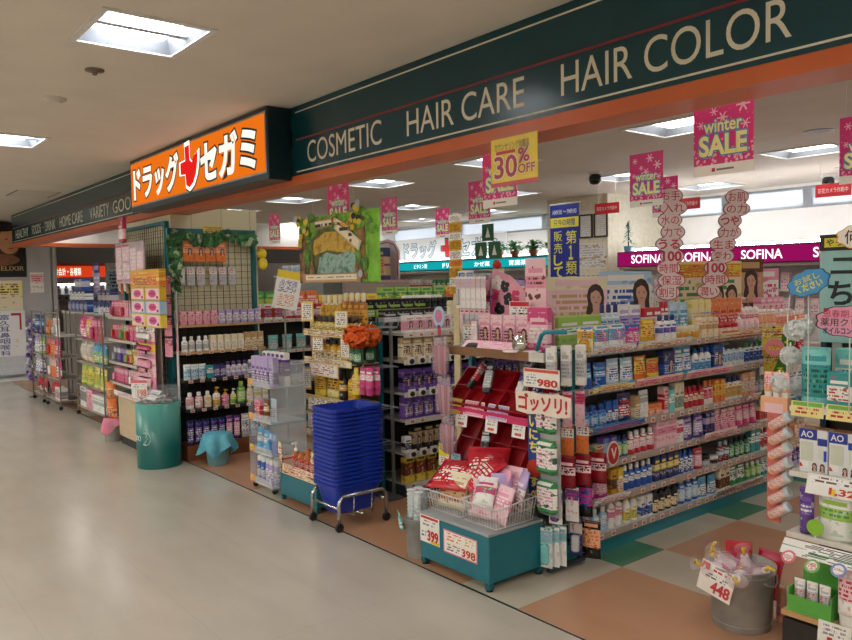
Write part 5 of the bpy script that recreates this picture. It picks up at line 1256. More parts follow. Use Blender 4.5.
# ------------------------------------------------------------------ R: right-hand end display (faces -y)
RX, RY, RW = -1.56, 3.17, .92
tiersR = [(.17, .38), (.50, .34), (.76, .32), (1.04, .32)]
R_ = thing('end_display_rack', 'white end display at the right picture edge under a teal pimple-care board', 'display rack', (RX, RY, 0))
MB().box(.0, RW, .02, .44, 0.0, .13, mat('2f2a28', .6)).build('plinth', R_)
MB().box(.0, RW, .40, .43, .13, 1.5, mat('3a322c', .6)).build('back_panel', R_)
for x in (0.0, RW-.025): MB().box(x, x+.025, .36, .398, 0, 1.5, mat('1d3a4c', .5)).build('upright', R_)
for z, d in tiersR:
    s = MB().box(.0, RW, .39-d, .395, z-.022, z, mat('c99f6c' if z < .2 else 'e2ded4', .5, var=.06)).build('shelf', R_)
UR = Unit(RX, RY, 0)
wr = 'the right end display\'s '
# bottom tier
e = thing('display_box', 'lime green open counter box of small tubes on right display\'s lowest shelf', 'display box', (RX+.11, RY+.02, .1705))
gm = mat('5fb04a', .45, var=.05)
MB().box(-.09, .09, 0, .15, 0, .005, gm).box(-.09, .09, 0, .005, .005, .07, gm).box(-.09, -.085, .005, .15, .005, .1, gm).box(.085, .09, .005, .15, .005, .1, gm).prism([(-.09, .005), (.09, .005), (.09, .15), (.05, .19), (-.06, .19), (-.09, .15)], .145, .15, gm).build('box', e)
for i in range(3): put('tube', ('white', 'silver', 'red', 'grey'), (.045, .04, .13), (RX+.055+i*.052, RY+.06, .176), 0, 'the lime green counter box')
for j in range(4): put('tube', ('white', 'palepink', 'red', 'white'), (.095, .06, .24), (RX+.262+.03*j, RY+.05+.062*j, .1705), 0, 'the right display\'s lowest shelf')
for i, (x, y_, z) in enumerate([(.42, .06, .0), (.51, .08, 0), (.42, .065, .085), (.62, .06, 0), (.71, .08, 0), (.8, .06, .0), (.51, .085, .085)]):
    put('jar', ('white', 'paleyellow', 'lime', 'lime'), (.088, .085, .084), (RX+x, RY+y_, .1705+z), 0, 'the right display\'s lowest shelf')
small_card('price_card', 'white and green price leaflet hanging below the lime green box', (RX+.22, RY-.004, .06), 0, .13, .12, 'eef0e6', heads=[('~', .08, .92, .5, .92, 'grey'), ('#', .05, .95, .02, .3, '7aa85a'), ('#', .3, .45, .35, .5, 'c2281e')], tilt=-.12)
small_card('price_card', 'blue-edged price card reading 2100 in front of the lidded jars', (RX+.47, RY-.006, .155), 0, .2, .1, 'f3efe2', None, border='3a5cae', heads=[('2100', .2, .85, .12, .5, 'c85a1e'), ('~', .08, .92, .58, .9, 'navy')], tilt=-.1)
# second tier with round fruit-coloured price dots
UR.row(.5005, .03, RW-.02, .06, [('pouch', ('purple', 'violet', 'white'), (.06, .05, .19), 1), ('pouch', ('white', 'lime', 'green'), (.14, .06, .2), 1), ('box', ('lime', 'white', 'green'), (.075, .06, .21), 1), ('bot', ('blue', 'navy', 'white', 'silver'), (.075, .06, .2), 1), ('bot', ('orange', 'gold', 'white', 'orange'), (.075, .06, .2), 1), ('bot', ('pink', 'hotpink', 'white', 'white'), (.075, .06, .2), 2), ('bot', ('lime', 'green', 'white', 'white'), (.075, .06, .2), 2)], wr+'third shelf')
e = thing('shelf_talker', 'sloping white printed shelf strip below the third shelf of right display', 'shelf strip', (RX, RY+.05, .50))
Mx = Matrix.Rotation(-.75, 4, 'X')
MB().box(0.005, RW-.005, -.003, -.0005, -.1, -.03, pack('white', 'white', 'darkgrey', 'green', z0=.05, z1=.95), M=Mx).build('strip', e)
for i, c in enumerate(['d8707a', '7fae6a', '7f8fc4', 'e0956a', '5a9ad0', 'd8707a', '7fae6a', '7f8fc4']):
    MB().disc(.05+i*.1, -.115-.012*(i % 2), .03, .03, -.0075, mat(c, .45, var=0), 16, .003, M=Mx).disc(.05+i*.1, -.115-.012*(i % 2), .021, .021, -.0085, pack('white', 'white', 'red', seed=i), 14, .001, M=Mx).build('price_dot', e)
for i, (x, t) in enumerate([(.13, 'left'), (.32, 'right')]):
    e = thing('round_tag', f'round lime green tag clipped to right display\'s third shelf, {t} one', 'tag', (RX+x, RY+.03, .53), 0, 'round lime green tags')
    MB().disc(0, .02, .034, .034, -.003, mat('8fc63a', .35), 20, .004).box(-.003, .003, -.001, .002, -.03, .0, mat('dfe6da', .4)).build('disc', e)
# third tier: white and blue cartons with portraits
def aocarton():
    mb = MB().box(-.058, .058, -.035, .035, 0, .185, mat('e9ebec', .35, var=.02), .002)
    y = -.0362
    mb.box(-.058, .016, y, y+.001, .14, .185, mat('1f3a9c', .35, var=.05)).box(.018, .057, y, y+.001, .12, .15, mat('1f3a9c', .35, var=.05))
    mb.box(-.05, .0, y, y+.001, .05, .13, mat('d5dcc8', .35, var=.04)).box(.02, .04, y, y+.001, .06, .118, mat('dfe3d6', .35, var=.04)).box(.043, .055, y, y+.001, .055, .1, mat('2a4cc0', .4, var=0))
    mb.box(-.055, -.02, y-.0004, y+.0006, .022, .05, pack('white', 'white', 'darkgrey', 'red', seed=6))
    mb.text('AO', -.05, .0, .15, .176, y-.0006, mat('e8ecf4', .5, var=0), off=.02)
    face_print(mb, .006, .03, .032, y-.0006); face_print(mb, .038, .03, .032, y-.0006)
    o = mb.build('carton')
    MB().box(-.054, .054, -.033, .033, .185, .1865, mat('b98a5c', .5)).build('top_flap', o)
    return o
for i in range(7):
    place('aocarton', aocarton, (RX+.09+i*.122, RY+.13, .7605), 0, f'{ORD[i]} tall white and navy twin-bottle carton from left on right display', 'carton', 'white and navy twin-bottle cartons')
small_card('price_card', 'tilted white price card reading 1323 under the white and navy cartons', (RX+.2, RY+.045, .685), .0, .24, .085, 'f2efe8', '1,323', 'c43a1e', heads=[('~', .05, .95, .55, .9, 'brown'), ('#', .4, .5, .1, .4, 'f0d020')], tilt=-.35)
# fourth tier: teal goods
UR.row(1.041, .12, RW-.02, .12, [('box', ('teal', 'white', 'red'), (.1, .05, .15), 1), ('pump', ('teal', 'aqua', 'black', 'white'), (.06, .055, .17), 1), ('box', ('aqua', 'teal', 'white'), (.08, .05, .14), 2), ('pump', ('teal', 'aqua', 'black', 'white'), (.06, .055, .17), 2), ('box', ('teal', 'white', 'red'), (.1, .05, .15), 2)], wr+'top shelf')
put('pouch', ('aqua', 'teal', 'darkgreen'), (.12, .05, .24), (RX+.07, RY+.16, 1.042), .1, wr+'top shelf')
UR.row(1.041, .1, RW-.02, .22, [('box', ('aqua', 'white', 'teal'), (.12, .06, .24), 5)], wr+'top shelf, back')
for i, c in enumerate(['paleyellow', 'paleyellow', 'lime', 'paleyellow', 'paleyellow', 'lime']):
    small_card('price_card', f'{ORD[i]} yellow and green price card along right display\'s top shelf edge', (RX+.075+i*.145, RY+.068, 1.0), 0, .135, .065, c, heads=[('~', .05, .95, .1, .6, 'red'), ('#', .05, .95, .7, .95, '7ab84a')], tilt=-.1, group='yellow-green price cards')
# teal header board and its bubbles
e = thing('header_board', 'tall teal board with large dark characters at the right edge', 'sign board', (RX+.02, RY+.3, 1.30))
MB().box(0, .76, 0, .012, 0, .47, mat('9cccc8', .45, var=.03)).box(0, .76, -.001, .0, .4, .47, mat('23241f', .5)).build('board', e)
kk = mat('1d2b2c', .5, var=0)
MB().text('ニキビ', .05, .4, .29, .385, -.0025, kk, off=.025).text('ちうせ', .04, .4, .165, .265, -.0025, kk, off=.025).build('lettering', e)
MB().box(.02, .28, -.0028, -.001, .415, .455, mat('d8cf3a', .5, var=0)).text('やっとニキ', .03, .2, .42, .45, -.0038, kk, off=.02).build('yellow_strip', e)
MB().box(.02, .4, -.0035, -.0008, .05, .15, mat('a33a3c', .5, var=0)).text('感動', .03, .22, .06, .14, -.0045, mat('f2e6d2', .5, var=0), off=.04).build('red_strip', e)
MB().box(.05, .09, .0125, .02, -.255, 0, mat('c9c6be', .4)).box(.66, .7, .0125, .02, -.255, 0, mat('c9c6be', .4)).build('legs', e)
def bubble(name, label, x, y, z, hw, hh, c, ed, lines, tilt=0):
    e = thing(name, label, 'pop card', (x, y, z))
    n = 40; P = lambda k: [(hw*k*(1+.05*math.cos(9*t))*math.cos(t), hh*k*(1+.05*math.cos(9*t))*math.sin(t)) for t in [2*PI*i/n for i in range(n)]]
    Mx = Matrix.Rotation(-tilt, 4, 'Y')
    MB().prism(P(1.06), 0, .003, mat(ed, .5, var=0), Mx).prism(P(1), -.001, 0, mat(c, .45, var=0), Mx).build('card', e)
    mb = MB()
    for t, x0, x1, z0, z1, cc in lines: mb.text(t, x0, x1, z0, z1, -.0022, mat(cc, .5, var=0), off=.03, M=Mx)
    mb.build('lettering', e)
    return e
bubble('pop_card', 'pink cloud-shaped card with dark lettering below the teal board', RX+.26, RY+.02, 1.41, .125, .06, 'eda3bd', '4a3a44', [('思春期ニキビ', -.1, .1, .015, .045, 'c42a5a'), ('薬用クリーム', -.11, .11, -.02, .012, '2a2420'), ('オイルコントロール', -.1, .1, -.05, -.026, '2a3a6a')])
bubble('pop_card', 'blue cloud-shaped card with yellow lettering left of the teal board', RX+.085, RY+.05, 1.565, .085, .05, '4aa0d8', '2a5a8a', [('お試し', -.055, .055, .004, .03, 'f0e24a'), ('ください', -.055, .055, -.03, .0, 'f0e24a')], .35)
bubble('pop_card', 'white and orange oval card on the teal board\'s top corner', RX+.2, RY+.285, 1.755, .1, .05, 'f6f0e4', 'e8962a', [('何', -.07, -.01, -.03, .03, '33281e'), ('?', .02, .05, -.03, .03, '33281e')])
MB().tube([(0, .004, -.05), (0, .004, -.368)], .0025, mat('e4e4e0', .3), 6).build('stem', bpy.data.objects['pop_card'])
MB().tube([(0, .004, -.04), (0, .004, -.524)], .0025, mat('e4e4e0', .3), 6).build('stem', bpy.data.objects['pop_card.001'])
# white net sponges hanging at the corner
def puff(seed):
    def f():
        rn = random.Random(seed); m = mat('f6faf8', 1.0, alpha=.6, var=.04, scale=25); e = thing('net_sponge', None, None); mb = MB()
        MB().ball((0, 0, 0), .034, m, 12).build('core', e)
        for k in range(130):
            a, b_ = rn.uniform(0, 2*PI), rn.uniform(-1.5, 1.5); n = Vector((math.cos(a)*math.cos(b_), math.sin(a)*math.cos(b_), math.sin(b_)))
            c = n*.034; u = n.cross(Vector((rn.random(), rn.random(), rn.random()))).normalized(); w = n.cross(u)
            vs = [tuple(c + (u*math.cos(t)+w*math.sin(t))*.011 + n*(.006+.009*math.sin(4*t)+rn.uniform(0, .004))) for t in [2*PI*i/8 for i in range(8)]] + [tuple(c)]
            mb.add(vs, [(i, (i+1) % 8, 8) for i in range(8)], m, False)
        mb.build('ruffles', e)
        MB().tube([(0, 0, .03), (.005, 0, .06)], .003, mat('e8ece8', .5), 5).build('loop', e)
        return e
    return f
for i, (x, y_, z) in enumerate([(-.055, .33, 1.36), (.03, .05, 1.365), (-.06, .2, 1.24), (-.075, .14, 1.12), (-.06, .27, 1.10), (-.07, .2, .99)]):
    place(f'puff{i % 2}', puff(20+i % 2), (RX+x, RY+y_, z), i*.9, f'pale net bath sponge in a hanging string beside right display, {ORD[i]} from top', 'bath sponge', 'pale net bath sponges')
e = thing('hanging_chain', 'thin white cord threaded with pale net sponges beside the right display', 'cord', (RX-.062, RY+.21, .93))
MB().tube([(0, -.04, 0), (0, -.03, .5), (0, 0, .62), (.055, .02, .62)], .003, mat('e6e6e2', .5), 6).build('cord', e)
# hanging strip of pink and white tubes on the left side
e = thing('strip_rack', 'tall narrow pink clip strip of white-capped tubes left of right display', 'hanging strip', (-1.655, 3.3, .5))
MB().box(-.03, .03, -.004, .004, -.0, .52, mat('d8766a', .4, var=.2, scale=20)).box(-.06, .06, -.006, .03, .49, .56, pack('peach', 'palepink', 'red', z0=.2, z1=.8)).build('strip', e)
for k in range(7):
    z = .43 - k*.066
    Mx = Matrix.Translation((.0, -.008, z)) @ Matrix.Rotation(.95, 4, 'Y')
    for s in (-1,):
        MB().lathe([(.018, 0), (.022, .005), (.022, .08)], pack('peach', 'palepink', 'tan', z0=.2, z1=.7, seed=2), 12, (0, -.022, 0), M=Mx).lathe([(.0222, .081), (.024, .083), (.023, .102), (.018, .105)], mat('cfdadd', .3), 12, (0, -.022, 0), M=Mx).build('tube', e)
for i in range(3): put('tube', ('peach', 'palepink', 'red', 'white'), (.036, .034, .11), (-1.69+i*.038, 3.315, 1.0605), 0, 'the strip rack\'s top')
for i in range(4): put('can', ('peach', 'pink', 'red', 'peach'), (.045, .045, .16), (-1.73+i*.048, 3.40+.03*i, .0), 0, 'the floor below the strip rack')
# yellow packs and the green snake banner at the far end of the long unit
for i, (z, y_) in enumerate([(1.2, 5.25), (1.02, 5.27)]):
    put('card', ('yellow', 'paleyellow', 'red'), (.18, .03, .2), (-2.64, y_, z-.16), R9*.7, 'the hook near the long unit\'s far end')
e = thing('snake_banner', 'wavy green dangling banner with yellow characters at long unit\'s far end', 'banner', (-2.60, 5.14, .74), R9*.6)
mb = MB(); n = 16; P = [(.10*math.sin(k/n*PI*.8)-.05+.11*(k/n)**2, k/n*.45) for k in range(n+1)]
vs = [(x-.045, 0, z) for x, z in P] + [(x+.045, 0, z) for x, z in P] + [(x-.045, .003, z) for x, z in P] + [(x+.045, .003, z) for x, z in P]; m1 = n+1
fs = []
for k in range(n): fs += [(k, m1+k, m1+k+1, k+1), (2*m1+k, 2*m1+k+1, 3*m1+k+1, 3*m1+k), (k, k+1, 2*m1+k+1, 2*m1+k), (m1+k, 3*m1+k, 3*m1+k+1, m1+k+1)]
mb.add(vs, fs, mat('3a7a2c', .4, var=.08)).build('banner', e)
for k, ch in enumerate('くちびるつるん'):
    t = .9-k*.135; x, z = P[int(t*n)]; MB().text(ch, x-.025, x+.025, z-.022, z+.022, -.002, mat('e8dc3a', .5, var=0), off=.03).build('lettering', e)
MB().disc(.02, .36, .07, .06, -.003, mat('e88f9a', .45, var=0), 20).box(-.02, .06, -.0045, -.0032, .345, .375, pack('yellow', 'yellow', 'red', seed=1)).build('seal', e)
e = thing('hook', 'steel display hook carrying yellow packs at the long unit\'s far end', 'hook', (-2.752, 5.22, 1.2))
MB().box(-.012, .15, -.004, .004, 0, .008, mat('b8bcc0', .3, .8)).box(-.014, -.006, -.02, .02, -.05, .03, mat('b8bcc0', .3, .8)).build('hook', e)

# ------------------------------------------------------------------ S: galvanised bucket with wrapped bottles
o = place('bucket', lambda: metal_can(.125, .145, .285), (-1.79, 3.27, 0), .1, 'galvanised steel bucket of wrapped bottles on the floor before right display', 'bucket'); o.name = 'bucket'
wb_ = 'the galvanised bucket'
def wrapped():
    o = MB().lathe([(.028, 0), (.04, .02), (.04, .09), (.02, .13), (.018, .15)], mat('efe3e6', .25), 14).lathe([(.0405, .03), (.0405, .075)], mat('e05a9c', .3), 14, cap=False).build('wrapped_bottle')
    MB().tube([(0, 0, .155), (0, 0, .19)], .008, mat('e4c23a', .3), 8).tube([(0, 0, .19), (.03, 0, .205)], .006, mat('e4c23a', .3), 8).build('pump', o)
    MB().lathe([(.05, -.004), (.06, .05), (.054, .12), (.022, .16), (.04, .19)], clear('f2dfe6', .2, .08), 12, cap=False).build('wrapper', o)
    return o
rn = random.Random(3)
for i, (x, y_, z, tx, ty) in enumerate([(-.04, -.02, .215, 1.1, -.5), (.035, -.03, .225, 1.2, .5), (-.01, .03, .2, .7, -.6), (.05, .045, .19, .6, .6), (-.055, .05, .18, .4, -.5), (0, -.02, .08, 0, 0), (.0, .08, .17, .3, .2)]):
    place('wrapped', wrapped, (-1.79+x, 3.27+y_, z), rn.uniform(-.6, .6), f'wrapped white and pink bottle with yellow pump in the steel bucket, {ORD[i]} from front', 'bottle', 'wrapped bottles in the bucket', (tx, ty))
put('pouch', ('red', 'crimson', 'crimson'), (.12, .02, .2), (-1.845, 3.345, .14), .5, wb_, (-.2, 0))
put('pouch', ('crimson', 'red', 'red'), (.14, .02, .2), (-1.735, 3.365, .12), -.2, wb_, (-.3, 0))
small_card('price_card', 'white price card reading 448 tilted on front of the galvanised bucket', (-1.845, 3.118, .155), -.05, .17, .14, 'ece7de', '448', 'c83a44', heads=[('#', .03, .25, .72, .95, 'c85a50'), ('~', .3, .95, .72, .95, 'red'), ('~', .1, .9, .48, .66, 'darkgrey')], tilt=-.08)
bpy.data.objects[[o.name for o in COL.objects if o.get('label', '').startswith('white price card reading 448')][0]].rotation_euler = (-.1, .2, -.05)

# ------------------------------------------------------------------ teal plastic bin with cloth in front of the trellis
e = thing('plastic_bin', 'light teal plastic bin with draped turquoise cloth before the trellis unit', 'bin', (-6.47, 2.78, 0))
MB().lathe([(.085, 0), (.09, .006), (.115, .25), (.12, .252), (.118, .26), (.108, .25), (.082, .012), (.001, .012)], mat('6fa6b4', .4), 26, cap=False).lathe([(.001, .001), (.085, .001)], mat('6fa6b4', .4), 26, cap=False).build('bin', e)
mb = MB(); rn = random.Random(5); n = 36
rings = [(.03, .275, 0), (.09, .283, .004), (.124, .272, .004), (.138, .2, .016), (.15, .13, .035)]
vs = []
for r, z, f in rings:
    for i in range(n):
        t = 2*PI*i/n; vs.append(((r+f*math.sin(5*t)+f*.5*math.sin(9*t+1))*math.cos(t), (r+f*math.sin(5*t)+f*.5*math.sin(9*t+1))*math.sin(t), z + (f*1.4*math.sin(4*t+.5) if f > .01 else .006*math.sin(6*t))))
fs = [(k*n+i, k*n+(i+1) % n, k*n+n+(i+1) % n, k*n+n+i) for k in range(4) for i in range(n)] + [tuple(range(n-1, -1, -1))]
mb.add(vs, fs, mat('5fb6cc', .5, var=.08), True).build('cloth', e)
# ------------------------------------------------------------------ teal drum and counter in front of the cream column
def teal_fade():
    m, nt, b = nodes('teal_fade_print'); N, L = nt.nodes, nt.links
    tc = N.new('ShaderNodeTexCoord'); sp = N.new('ShaderNodeSeparateXYZ'); L.new(tc.outputs['Generated'], sp.inputs[0])
    r = N.new('ShaderNodeValToRGB'); r.color_ramp.elements[0].color = lin('12645f'); r.color_ramp.elements[0].position = .3; r.color_ramp.elements[1].color = lin('58a69a')
    L.new(sp.outputs['Z'], r.inputs['Fac']); L.new(r.outputs['Color'], b.inputs['Base Color']); b.inputs['Roughness'].default_value = .3
    return m
DCX, DCY, DR = -6.79, 2.37, .19
e = thing('display_drum', 'round teal promotional drum with crescent moon emblem, heaped with small packets', 'drum', (DCX, DCY, 0))
MB().lathe([(DR, 0), (DR, .57), (DR-.01, .572), (DR-.012, .5), (.001, .5)], teal_fade(), 40, cap=False).lathe([(.001, .001), (DR, .001)], mat('12645f'), 40, cap=False).build('drum', e)
fa = math.atan2(-DCY, -DCX)          # towards the aisle
def wrap(pts, r=DR+.0012, z0=.27, off=-.62):
    out = []
    for x, z in pts:
        a = fa + off + x/DR
        out.append((r*math.cos(a), r*math.sin(a), z0+z))
    return out
wl = mat('e6efe9', .4, var=0)
mb = MB(); arc = [(.045*math.cos(t), .055*math.sin(t)) for t in [(-2.2 + 4.4*i/24) for i in range(25)]]
mb.tube(wrap([(x, z) for x, z in arc]), .0028, wl, 5).tube(wrap([(.0, .05), (.012, .03), (.004, .015), (.022, .0), (.004, -.01), (.01, -.022), (-.01, -.028), (.0, -.05), (-.02, -.048)]), .0024, wl, 5)
mb.build('moon_emblem', e)
mb = MB()
for cx in (-.115, -.072): mb.tube(wrap([(cx+.018*math.cos(t), .02*math.sin(t)) for t in [2*PI*i/16 for i in range(16)]]), .0028, wl, 5, True)
mb.tube(wrap([(-.15, .02), (-.138, .0), (-.15, -.02)]), .0028, wl, 5)
mb.build('lettering', e)
e = thing('clear_collar', 'clear plastic collar sheet standing up in the teal drum', 'collar', (DCX, DCY, .573))
MB().lathe([(DR-.003, 0), (DR-.003, .13)], clear('e2ecec', .18), 36, cap=False).build('collar', e)
rn = random.Random(9); dr = 'the teal drum'
for i in range(16):
    c = [('white', 'silver', 'navy'), ('hotpink', 'pink', 'white'), ('white', 'pink', 'red'), ('navy', 'white', 'silver'), ('silver', 'white', 'navy')][i % 5]
    a = 2*PI*i/16*1.9; r = .03+.075*((i*7 % 16)/16)
    put('pouch', c, (.1, .025, .12), (DCX+r*math.cos(a), DCY+r*math.sin(a), .503+.006*i), rn.uniform(0, 6), dr, (rn.uniform(-1.3, -.7), rn.uniform(-.2, .2)))
small_card('price_card', 'white price card with orange 198 standing over the teal drum', (-6.92, 2.255, .60), .75, .15, .16, 'f0ece2', '198', 'd8501e', heads=[('#', .0, 1, .84, 1, 'd86a7a'), ('~', .08, .92, .55, .78, 'grey')])
bpy.data.objects[[o.name for o in COL.objects if o.get('label', '').startswith('white price card with orange 198')][0]].name = 'price_card.900'
e = thing('counter', 'low cream-fronted counter with green top and dark kickboard beside teal drum', 'counter', (-8.02, 2.4, 0))
MB().box(0, 1.02, .0, .22, .09, .50, mat('c9b795', .5, var=.06)).build('body', e)
MB().box(0, 1.02, .02, .22, 0, .089, mat('33302d', .6)).build('kickboard', e)
MB().box(-.06, 1.02, -.02, .22, .501, .53, mat('3f7a66', .35)).box(-.06, 1.02, -.024, -.0202, .50, .55, pack('white', 'white', 'red', 'grey', z0=.1, z1=.9)).build('top', e)
# metal bucket with pink cloth and orange plush parcel at its left end
place('bucket2', lambda: metal_can(.085, .1, .22), (-8.21, 2.40, 0), 0, 'small grey metal bucket with pink cloth at the counter\'s left end', 'bucket')
mb = MB(); n = 30; vs = []
for r, z, f in [(.03, .235, 0), (.1, .235, .004), (.112, .2, .01), (.125, .13, .03)]:
    for i in range(n):
        t = 2*PI*i/n; q = r+f*math.sin(4*t); vs.append((q*math.cos(t), q*math.sin(t), z+f*1.6*math.sin(3*t+1)))
mb.add(vs, [(k*n+i, k*n+(i+1) % n, k*n+n+(i+1) % n, k*n+n+i) for k in range(3) for i in range(n)] + [tuple(range(n-1, -1, -1))], mat('e58aa2', .6, var=.08), True)
o = mb.build('pink_cloth', None, (-8.21, 2.40, 0)); tag(o, 'pink cloth draped over the small grey metal bucket', 'cloth')
put('bag', ('orange', 'peach', 'brown'), (.13, .11, .2), (-8.2, 2.39, .237), .4, 'the pink cloth of the small bucket')
put('bag', ('orange', 'peach', 'brown'), (.12, .1, .17), (-8.2, 2.39, .44), .8, 'the pink cloth of the small bucket')

# ------------------------------------------------------------------ column-front display over the counter
CX0, CX1, CY = -8.3, -7.05, 2.60
e = thing('wall_rack', 'tall teal-framed mesh rack on the column front, crowded with hanging packs', 'display rack', (CX0, CY, 0))
CW = CX1-CX0; mb = MB()
mb.box(0, .03, -.02, .02, .535, 2.2, fr).box(CW-.03, CW, -.02, .02, .535, 2.2, fr).box(.03, CW-.03, -.02, .02, 2.17, 2.2, fr); mb.build('frame', e)
mb = MB()
for i in range(1, 20): mb.box(i*CW/20-.002, i*CW/20+.002, .005, .009, .54, 2.17, mat('4a4c46', .5, .4))
for i in range(27): mb.box(.03, CW-.03, .009, .013, .56+i*.06, .564+i*.06, mat('4a4c46', .5, .4))
mb.build('wire_grid', e)
for z in (.62, .83, 1.06, 1.29):
    MB().box(.04, CW-.35, -.2, 0, z-.012, z, mat('5a5654', .5)).box(.04, CW-.35, -.206, -.2005, z-.02, z+.006, mat('c8bdb2', .4)).build('shelf', e)
UC = Unit(CX0, CY, 0)
wc = 'the column-front rack\'s '
UC.row(.62, .05, .88, -.18, [('card', ('hotpink', 'pink', 'white'), (.06, .03, .15), 8), ('card', ('pink', 'white', 'red'), (.06, .03, .15), 5)], wc+'lowest shelf')
UC.row(.83, .05, .88, -.18, [('card', ('navy', 'silver', 'white'), (.055, .03, .15), 4), ('card', ('purple', 'violet', 'white'), (.055, .03, .15), 3), ('card', ('crimson', 'lime', 'white'), (.055, .03, .15), 3), ('card', ('cream', 'gold', 'brown'), (.055, .03, .15), 4)], wc+'second shelf')
UC.row(1.06, .05, .88, -.18, [('card', ('crimson', 'red', 'white'), (.055, .03, .16), 5), ('card', ('gold', 'green', 'white'), (.055, .03, .16), 3), ('card', ('hotpink', 'red', 'white'), (.055, .03, .16), 6)], wc+'third shelf')
UC.row(1.29, .05, .88, -.18, [('card', ('crimson', 'hotpink', 'white'), (.055, .03, .17), 6), ('card', ('pink', 'red', 'white'), (.055, .03, .17), 4), ('pouch', ('lime', 'silver', 'green'), (.1, .05, .16), 1), ('card', ('lavender', 'white', 'purple'), (.055, .03, .17), 2)], wc+'fourth shelf')
for i in range(9): put('card', [('orange', 'peach', 'brown'), ('peach', 'white', 'orange'), ('blue', 'silver', 'white')][i//3], (.07, .03, .18), (CX0+.09+i*.085, CY-.06-.03*(i % 2), 1.53), 0, wc+'upper pegs')
for i in range(9): put('card', [('silver', 'white', 'pink'), ('orange', 'tan', 'brown'), ('paleblue', 'white', 'orange')][i//3], (.075, .03, .19), (CX0+.09+i*.085, CY-.06-.03*(i % 2), 1.76), 0, wc+'highest pegs')
def maskbox(c):
    mb = MB().box(-.19, .19, -.03, .03, 0, .118, mat(c, .4, var=.05), .002)
    y = -.0312
    mb.box(-.16, .17, y, y+.001, .012, .108, mat('f0cdd4', .4, var=.03)).disc(0, .062, .1, .034, y-.001, mat('d63a86', .4, var=.05), 18).disc(0, .062, .08, .006, y-.002, mat('8a1648', .4, var=0), 12).disc(.13, .03, .025, .014, y-.001, mat('6a2038', .4, var=0), 10)
    o = mb.build('mask_carton')
    MB().box(-.17, .17, -.028, .028, .118, .1195, mat(c, .4, var=.05)).build('tuck_flap', o)
    return o
# column of pink and yellow mask boxes facing the corridor
for j in range(3):
    for i in range(2):
        place(f'mask{j}', lambda j=j: maskbox(['ecd04a', '9fc0d8', 'e0b838'][j]), (-7.32+i*.4, 2.43, 1.225+j*.122), 0, f'{["yellow", "pale blue", "golden"][j]} box with hot pink lip oval, {["left", "right"][i]} one of the column-rack stack', 'carton', 'boxes with pink lip ovals')
o = MB().box(-.39, .39, -.03, .03, 0, .16, pack('gold', 'orange', 'brown', 'yellow', z0=.1, z1=.6, seed=3)).build('header_box', None, (-7.12, 2.43, 1.592)); tag(o, 'gold and orange header box topping the pink mask boxes', 'header box')
for i, c in enumerate([('palepink', 'white', 'darkgrey'), ('yellow', 'hotpink', 'red'), ('palepink', 'pink', 'brown'), ('pink', 'palepink', 'red'), ('palepink', 'pink', 'red')]):
    h = [.13, .1, .17, .17, .12][i]
    put('card', c, (.5, .04, h), (-7.2, 2.42, 1.22-sum([.13, .1, .17, .17, .12][:i+1])-.001*i), 0, 'the clip strip below the mask boxes')
e = thing('clip_stand', 'slim white wire stand carrying the pink mask boxes before the column', 'stand', (-7.2, 2.50, .531))
MB().box(-.16, .2, -.006, .0, 0, 1.2, mat('d9cfc8', .5)).box(-.16, .16, -.02, .03, 0, .006, mat('d9cfc8', .5)).build('board', e)
for i in range(8): put('card', ('pink', 'crimson', 'white'), (.05, .03, .17), (-6.93+.05*(i % 2), 2.53, .95+.19*(i//2)), .9, 'the side strip by the column corner')
e = thing('price_board', 'long white vertical price strip standing at the column corner', 'price strip', (-6.84, 2.585, .5))
MB().box(-.02, .02, -.004, .004, 0, 1.05, mat('e4dfe2', .4, var=.04)).box(-.016, .016, -.0055, -.0042, .5, 1.02, pack('white', 'pink', 'red', seed=2)).build('strip', e)
# the clear-wrapped red sheet hung high
e = thing('hanging_packet', 'clear wrapped sheet of red and white patterned strips hung on the rack top', 'packet', (-7.62, 2.44, 1.63))
q = MB().box(-.42, .42, -.008, .012, 0, .4, mat('b9a8ac', .3, var=.2, scale=12), .006)
for k, (x0, x1, z0, z1) in enumerate([(-.4, -.24, .02, .38), (-.2, .0, .03, .2), (-.2, .0, .22, .38), (.03, .2, .05, .34), (.23, .4, .02, .3)]): q.box(x0, x1, -.0105, -.0082, z0, z1, pack('crimson', 'palepink', 'white', 'silver', z0=.1, z1=.9, seed=k))
q.build('packet', e)
MB().box(-.425, .425, -.016, -.0135, -.005, .405, clear('f2e8ea', .1, .06)).build('wrap', e)
o = MB().box(-.07, .07, -.02, .02, 0, .24, pack('crimson', 'palepink', 'white', 'white', seed=4), .008).build('hanging_packet', None, (-7.72, 2.41, 2.04)); tag(o, 'small red patterned packet dangling above the clear wrapped red sheet', 'packet')
# leaning leaflet right of the trellis
e = small_card('leaflet_board', 'white and purple printed board with yellow top leaning right of the trellis', (-6.80, 3.66, 1.35), R9*.55, .25, .38, 'white', heads=[('~', .06, .94, .42, .76, 'purple'), ('~', .1, .9, .05, .4, 'orange'), ('#', .0, 1, .8, 1, 'f0cf2a')], cat='board', th=.006)
e.rotation_euler = (0, 0, R9*.55)
for c in KIDS[e.name]: c.rotation_euler = (0, .2, 0)
MB().box(-.008, .008, .03, .042, -1.34, .1, mat('8a8a86', .5)).box(-.06, .06, -.03, .06, -1.35, -1.34, mat('55524c', .5)).build('pole', e)
o = MB().ball((0, 0, 0), .05, mat('f0d63a', .5), 14).ball((.02, 0, -.1), .055, mat('f0d63a', .5), 14, 1, .8, 1.1).build('balloon', None, (-6.93, 3.50, 1.90)); tag(o, 'small yellow balloon ornament at the trellis post\'s right side', 'ornament')
